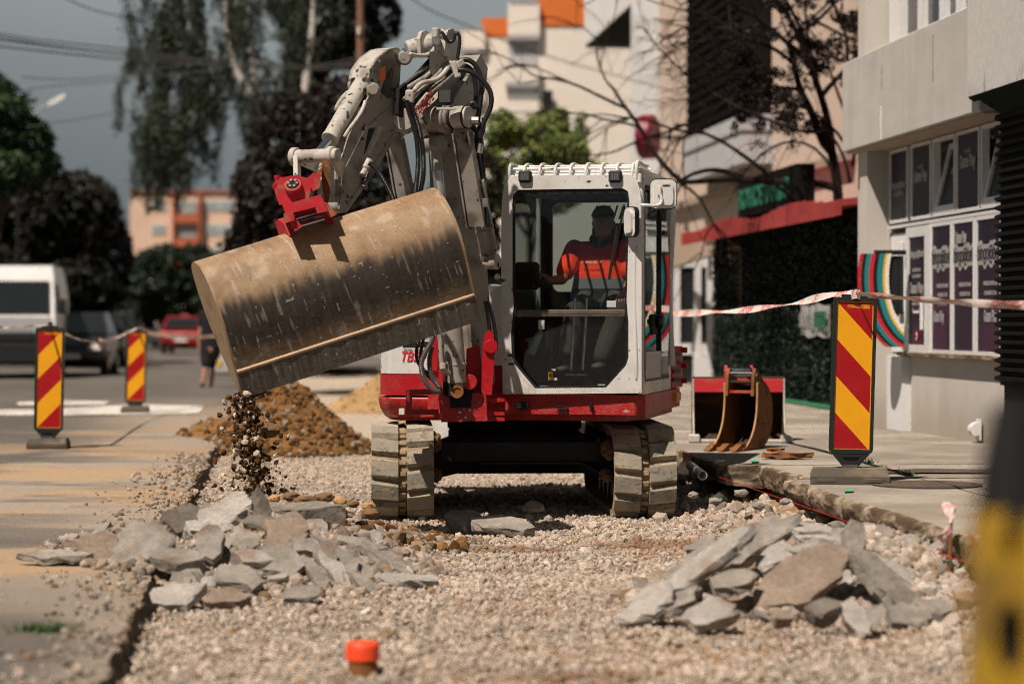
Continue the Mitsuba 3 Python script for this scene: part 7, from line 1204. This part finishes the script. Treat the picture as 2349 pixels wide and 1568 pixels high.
k = add('marking_string', tube([P(1640, 1090, 18.2), P(1750, 1128, 16.4), P(1967, 1204, 13.7), P(2120, 1258, 12.5), P(2260, 1300, 11.6)], .0022, 5, m=24), 'm_redprint'); tag(k, 'thin red string stretched along the trench under the pavement edge', 'string')
ST2 = thing('marker_stake', 'thin rusty stake in the right trench with a pale ribbon tied to its top', 'stake'); a, b = P(2178, 1345, 12.2), P(2181, 1190, 12.2); add('rod', cyl(a, b, .0105, n=8), 'm_rust', ST2, smooth=40); add('green_band', cyl(P(2179, 1289, 12.2), P(2179, 1283, 12.2), .012, n=8), 'm_green_turf', ST2)
mat('m_ribbon', px_(lambda p, n, uv: mix((0.62, 0.52, 0.50), (0.58, 0.28, 0.28), smoothstep(.5, .7, noise(p.x * 40, p.y * 40, p.z * 25)))), .7)
for pts, w in (([(2181, 1200), (2178, 1180), (2172, 1160), (2170, 1152)], .05), ([(2181, 1200), (2184, 1178), (2186, 1158)], .035), ([(2180, 1203), (2170, 1222), (2158, 1234), (2150, 1238)], .06), ([(2180, 1203), (2174, 1228), (2166, 1250), (2162, 1262)], .05)):
    p = spline([P(u, v, 12.18 + .02 * i) for i, (u, v) in enumerate(pts)], 12); V = []
    for i in range(12): s = w / 2 * (.35 + .65 * math.sin(i / 11 * 2.4)); V += [p[i] + [-s, .01 * math.sin(i), 0], p[i] + [0, -.015, .004], p[i] + [s, .01 * math.cos(i), 0]]
    add('ribbon', (np.array(V), np.array([[3 * i + a_, 3 * i + a_ + 1, 3 * i + 4 + a_] for i in range(11) for a_ in (0, 1)] + [[3 * i + a_, 3 * i + 4 + a_, 3 * i + 3 + a_] for i in range(11) for a_ in (0, 1)])), 'm_ribbon', ST2, smooth=True)
ribbon('ribbon_end', [P(2236, 1225, 11.0), P(2228, 1262, 11.0), P(2215, 1295, 11.05), P(2200, 1302, 11.1)], .06, 'pale ribbon end hanging beside the yellow post at the right', .3, 1.2, n=16); labels['ribbon_end']['category'] = 'ribbon'
c = G(832, 1556, .0); CP_ = thing('pipe_cap', 'bright orange cap on a short rust brown pipe standing in the near gravel', 'pipe cap'); r = .068; z0 = P(832, 1500, c[1])[2]
mat('m_capred', (0.85, 0.075, 0.02), .5); add('cap', lathe([(0, .072), (r * .86, .072), (r * .98, .064), (r, .05), (r, .004), (r * .97, 0), (0, 0)], np.array([c[0], c[1], z0 - .022]), ZZ, 32), 'm_capred', CP_, smooth=40); add('pipe', lathe([(0, 0), (r * .86, 0), (r * .86, z0 + .1), (0, z0 + .1)], np.array([c[0], c[1], -.12]), ZZ, 28), 'm_rust', CP_, smooth=40)
YPs = thing('yellow_post', 'blurred yellow post with dark oval holes and black sleeve, close at the right edge', 'post')
mat('m_postyellow', dirty((0.37, 0.22, 0.012), (0.15, 0.09, 0.025), .9, 9, .25), .5); Yn = 3.6; o = np.array([P(2300, 1300, Yn)[0] + .012, Yn, 0.0]); zA = P(2300, 1165, Yn)[2]
w0, w1 = .080, .050; face_ = poly([(-w0, -.1), (w0, -.1), (w1, zA), (-w1, zA)]); holes = [sg.Point(0, 0).buffer(1)]
hole_ = lambda u, v, a, b: shapely.affinity.scale(sg.Point(P(u, v, Yn)[0] - o[0], P(u, v, Yn)[2]).buffer(1, quad_segs=8), a, b)
hs = [hole_(2305, 1235, .012, .022), hole_(2303, 1450, .022, .052), hole_(2303, 1750, .022, .05)]
add('shell', cat(prism(face_.difference(shapely.union_all(hs)), o + [0, -.05, 0], np.array([1.0, 0, 0]), ZZ, -.005, 0), hullm([o + [-w0, y, -.1] for y in (-.05, .05)] + [o + [-w1, y, zA] for y in (-.05, .05)] + [o + [-w0 + .005, y, -.1] for y in (-.05, .05)] + [o + [-w1 + .005, y, zA] for y in (-.05, .05)]), hullm([o + [w0, y, -.1] for y in (-.05, .05)] + [o + [w1, y, zA] for y in (-.05, .05)] + [o + [w0 - .005, y, -.1] for y in (-.05, .05)] + [o + [w1 - .005, y, zA] for y in (-.05, .05)])), 'm_postyellow', YPs)
add('core', hullm([o + [x * w, y, z] for x in (-1, 1) for y in (-.02, .045) for w, z in ((w0 * .8, -.1), (w1 * .8, zA))]), 'm_black', YPs); add('sleeve', lathe([(0, 0), (.054, 0), (.048, .07), (.036, .13), (.028, .17), (.0, .18)], o + [0, 0, zA - .02], ZZ, 24), 'm_dark', YPs, smooth=40)

# ------------------------------------------------------------------ far street: van, cars, walker, lamp, pole, wires
mat('m_carglass', (0.012, 0.014, 0.016), .06, spec=.8); mat('m_tyre', (0.015, 0.015, 0.015), .8); mat('m_carwhite', (0.62, 0.63, 0.64), .3, clearcoat=.6); mat('m_cardark', (0.012, 0.013, 0.015), .3, clearcoat=.6); mat('m_carred', (0.22, 0.007, 0.010), .3, clearcoat=.6); mat('m_carsilver', (0.33, 0.34, 0.35), .3, .4, clearcoat=.5); mat('m_lamp_white', (0.75, 0.75, 0.72), .25); mat('m_plate', (0.7, 0.72, 0.75), .5)
def wheels(k, tr, xs, ys, r=.31):
    for x in xs:
        for y in ys: W = add('wheel', tr(cyl((x - .1, y, r), (x + .1, y, r), r, n=20)), 'm_tyre', k, smooth=40); add('rim', tr(cyl((x - .11, y, r), (x + .11, y, r), r * .6, n=14)), 'm_carsilver', W, smooth=40)
def car(lab, u, Y, m, yaw=0.0, rear=False, tall=0.0, grp='cars parked along the far street'):
    k = thing('parked_car', lab, 'car', grp); O = G(u, 760, 0) * 0 + [P(u, 740, Y)[0], Y, ROAD]; R = Rz(-yaw + (math.pi if rear else 0)); tr = lambda q: xf(q, R, O); h = tall
    body = flesh([m3.Manifold(m3.Mesh(*[np.asarray(a_, t_) for a_, t_ in zip(hullm([(x * w, y, z) for x in (-1, 1) for w, y, z in ((.80, -2.0, .32), (.84, -2.05, .55), (.80, -1.95, .78), (.86, -.9, .98 + h * .3), (.88, 1.6, 1.0 + h * .3), (.84, 2.02, .9), (.82, 2.05, .35), (.86, 0, .2))]), (np.float32, np.uint32))]))], .35, 2)
    add('body', tr(body), m, k, smooth=True); add('cabin', tr(hullm([(x * w, y, z) for x in (-1, 1) for w, y, z in ((.82, -1.0, .98 + h * .3), (.66, -.25, 1.42 + h), (.66, 1.1, 1.45 + h), (.80, 1.85, 1.0 + h * .3))])), m, k, smooth=30)
    add('windscreen', tr(hullm([(x * w, y, z) for x in (-1, 1) for w, y, z in ((.74, -1.02, 1.0 + h * .3), (.62, -.36, 1.38 + h), (.74, -1.0, 1.0 + h * .3), (.62, -.33, 1.37 + h))])), 'm_carglass', k); add('rear_window', tr(hullm([(x * w, y, z) for x in (-1, 1) for w, y, z in ((.70, 1.84, 1.05 + h * .3), (.60, 1.17, 1.40 + h), (.70, 1.80, 1.05 + h * .3), (.60, 1.13, 1.40 + h))])), 'm_carglass', k)
    for s in (-1, 1):
        add('side_glass', tr(hullm([(s * w, y, z) for w, y, z in ((.825, -.75, 1.02 + h * .3), (.68, -.2, 1.38 + h), (.68, 1.0, 1.40 + h), (.815, 1.5, 1.04 + h * .3), (.80, 0, 1.02))])), 'm_carglass', k); add('headlight', tr(box((s * .62, -2.0, .68), (.32, .1, .15), None, .03)), 'm_lamp_white', k, smooth=30); add('tail_light', tr(box((s * .68, 2.0, .78), (.22, .1, .2), None, .03)), 'm_redprint', k, smooth=30)
    add('number_plate', tr(span((-.26, -2.08, .42), (.26, -2.05, .53))), 'm_plate', k); add('number_plate', tr(span((-.26, 2.05, .52), (.26, 2.08, .63))), 'm_plate', k); wheels(k, tr, (-.78, .78), (-1.3, 1.3)); return k
car('red car driving away in the middle of the far street', 428, 100, 'm_carred', -.02, True, .1, None)
for lab, u, Y, m, y, t_ in (('black car parked just beyond the white van', 178, 60, 'm_cardark', -.08, .1), ('black car parked second beyond the white van', 226, 72, 'm_cardark', -.1, .15), ('dark car parked under the shrub row, third beyond the van', 262, 88, 'm_cardark', -.1, .25), ('silver van-like car parked below the orange roofed hut', 285, 112, 'm_carsilver', -.1, .45), ('white car standing left of the red car', 322, 122, 'm_carwhite', -.1, .1), ('dark car standing between the two white cars', 352, 140, 'm_cardark', -.05, .1), ('white car far behind the red car', 385, 150, 'm_carwhite', -.05, .1), ('dark car far beyond the red car at its right', 462, 165, 'm_cardark', 0, .1)): car(lab, u, Y, m, y, False, t_)
VN = thing('white_van', 'tall white van with a dark front parked at the left edge', 'van'); Yv = 55.0; O = np.array([P(26, 740, Yv)[0], Yv, ROAD]); R = Rz(.13); tr = lambda q: xf(q, R, O)
add('body', tr(flesh([m3.Manifold(m3.Mesh(*[np.asarray(a_, t_) for a_, t_ in zip(hullm([(x * w, y, z) for x in (-1, 1) for w, y, z in ((.98, .0, .35), (.99, .0, 1.1), (.95, .62, 1.5), (.88, 1.35, 2.35), (.84, 1.7, 2.62), (.86, 5.6, 2.66), (.99, 5.7, 2.0), (1.0, 5.7, .35), (1.0, 2, 1.4))]), (np.float32, np.uint32))]))], .3, 2)), 'm_carwhite', VN, smooth=35)
add('hood', tr(hullm([(x * w, y, z) for x in (-1, 1) for w, y, z in ((.9, -.22, .95), (.92, -.2, 1.15), (.88, .35, 1.42), (.9, .4, .95))])), 'm_carsilver', VN, smooth=30); add('bumper', tr(box((0, -.12, .6), (1.96, .36, .55), None, .08)), 'm_cardark', VN, smooth=30); add('grille', tr(span((-.62, -.3, .86), (.62, -.2, 1.06), ch=.02)), 'm_cardark', VN)
add('windscreen', tr(hullm([(x * w, y, z) for x in (-1, 1) for w, y, z in ((.84, .36, 1.50), (.78, 1.15, 2.25), (.84, .46, 1.50), (.78, 1.25, 2.22))])), 'm_carglass', VN)
for s in (-1, 1): add('headlight', tr(box((s * .72, -.22, 1.0), (.34, .16, .26), None, .05)), 'm_lamp_white', VN, smooth=30); add('mirror', tr(box((s * 1.12, .7, 1.65), (.16, .14, .36), None, .04)), 'm_cardark', VN, smooth=30); add('side_window', tr(hullm([(s * w, y, z) for w, y, z in ((.995, .85, 1.5), (.93, 1.4, 2.15), (.94, 2.1, 2.2), (1.003, 2.1, 1.5))])), 'm_carglass', VN)
wheels(VN, tr, (-.86, .86), (.75, 4.6), .34)
WP = thing('person', 'walker in dark shirt and black shorts crossing the street behind the raised bucket', 'person'); Yw = 48.0; fx = lambda u, v, dy=0: P(u, v, Yw + dy)
mat('m_skin2', (0.42, 0.22, 0.16), .6)
hp, shd, hd2 = fx(482, 800), fx(484, 720), fx(486, 697); k1, k2, f1, f2 = fx(472, 838, -.1), fx(490, 838, .1), fx(465, 880, -.15), fx(484, 884, .1)
hn = [(fx(463, 745), fx(455, 775), fx(458, 800)), (fx(503, 745), fx(510, 775), fx(511, 800))]
body = flesh([limb([hp + [s * .09, 0, 0], k, f], [.10, .062, .042]) for s, k, f in ((-1, k1, f1), (1, k2, f2))] + [m3.Manifold.batch_hull([ball(hp, (.17, .12, .12)), ball(shd, (.19, .12, .10))]), limb([shd, hd2], [.06, .06]), ball(hd2, (.078, .10, .115)), ball(hd2 + [0, -.1, -.01], .018, 8)] + [limb([shd + [s * .18, 0, 0], *h], [.055, .045, .035, .03]) for s, h in ((-1, hn[0][:2] + (hn[0][2],)), (1, hn[1]))] + sum([hand(h[2], np.array([0, -.1, -1.0]), np.array([1.0 * s, 0, 0])) for s, h in ((-1, hn[0]), (1, hn[1]))], []), .03, 5)
add('body', body, 'm_skin2', WP, smooth=True); add('shirt', flesh([m3.Manifold.batch_hull([ball(hp + [0, 0, .08], (.19, .14, .10)), ball(shd, (.21, .14, .11))])] + [limb([shd + [s * .18, 0, 0], h[0]], [.075, .065]) for s, h in ((-1, hn[0]), (1, hn[1]))], .04, 5), 'm_cloth_dark', WP, smooth=True)
add('shorts', flesh([limb([hp + [s * .09, 0, .04], hp * .1 + k * .9 + [0, 0, .0]], [.13, .105]) for s, k in ((-1, k1), (1, k2))], .04, 5), 'm_cloth_dark', WP, smooth=True); add('hair', flesh([ball(hd2 + [0, .02, .04], (.088, .10, .09))], .03, 3), 'm_bark_dark', WP, smooth=True)
for f in (f1, f2): add('shoe', flesh([m3.Manifold.batch_hull([ball(f + [0, .05, -.02], (.045, .06, .04)), ball(f + [0, -.12, -.03], (.045, .06, .03))])], .03, 3), 'm_cloth_dark', WP, smooth=True)
BG = thing('carrier_bag', 'white carrier bag with a yellow corner held by the walker', 'bag'); c = hn[1][2] + [.0, 0, -.30]; add('bag', flesh([m3.Manifold.batch_hull([ball(c + [0, 0, .2], (.05, .04, .03)), ball(c + [-.08, 0, -.12], (.08, .06, .10)), ball(c + [.10, 0, -.12], (.08, .06, .10))])], .04, 4), 'm_sheet', BG, smooth=True); add('print', box(c + [-.06, -.07, .02], (.08, .03, .12), None, .01), 'm_yellow', BG)
LP = thing('street_lamp', 'street lamp with pale head on bent arm beside the green tree at the left', 'street lamp'); Yl = 70
add('pole', tube([P(40, 760, Yl), P(41, 500, Yl), P(42, 320, Yl)], np.linspace(.07, .05, 18), 8), 'm_dark', LP, smooth=True); add('arm', tube([P(42, 330, Yl), P(46, 295, Yl), P(80, 258, Yl), P(110, 242, Yl)], .03, 7), 'm_greyslate', LP, smooth=True); add('lamp_head', hullm([P(u, v, y) for u, v in ((108, 236), (112, 244), (148, 214), (150, 222), (130, 222), (132, 234)) for y in (Yl - .15, Yl + .15)]), 'm_lamp_white', LP, smooth=30)
PO = thing('wooden_pole', 'brown wooden utility pole rising above the boom', 'utility pole'); mat('m_wood', dirty((0.20, 0.105, 0.07), (0.12, 0.07, 0.05), .8, 3), .9); add('shaft', tube([P(828, 770, 50), P(827, 300, 50), P(826, -120, 50)], np.linspace(.10, .075, 18), 10), 'm_wood', PO, smooth=True); add('insulator', box(P(823, 72, 49.9), (.06, .1, .16), None, .02), 'm_lamp_white', PO)
for i, (pts, r, lab) in enumerate([([(-60, 66), (120, 95), (330, 118), (600, 150), (826, 130)], .016, 'top cable of the bundle crossing the upper left sky'), ([(-60, 72), (120, 104), (350, 132), (600, 158), (826, 140)], .014, 'second cable of the bundle crossing the upper left sky'), ([(-60, 84), (100, 104), (330, 128), (640, 150), (826, 150)], .022, 'thick cable of the bundle crossing the upper left sky'), ([(-60, 100), (140, 122), (380, 144), (640, 158), (826, 160)], .02, 'lowest cable of the bundle crossing the upper left sky'), ([(140, -10), (240, 30), (330, 48), (480, 90), (700, 170)], .014, 'single cable falling across the birch from the top left'), ([(60, 205), (200, 190), (340, 178), (500, 160)], .012, 'faint upper wire of the pair below the cable bundle'), ([(50, 176), (200, 180), (340, 162), (480, 140)], .012, 'faint lower wire of the pair below the cable bundle'), ([(60, 292), (200, 270), (330, 248), (420, 230)], .012, 'faint single wire low in the left sky'), ([(930, -15), (1000, 30), (1080, 62), (1200, 110), (1400, 170), (1560, 215)], .014, 'wire crossing the sky right of the boom')]):
    k = add('overhead_wire', tube([P(u, v, 50 + 2 * (i > 4)) for u, v in pts], r, 5, m=30), 'm_black'); tag(k, lab, 'wire')
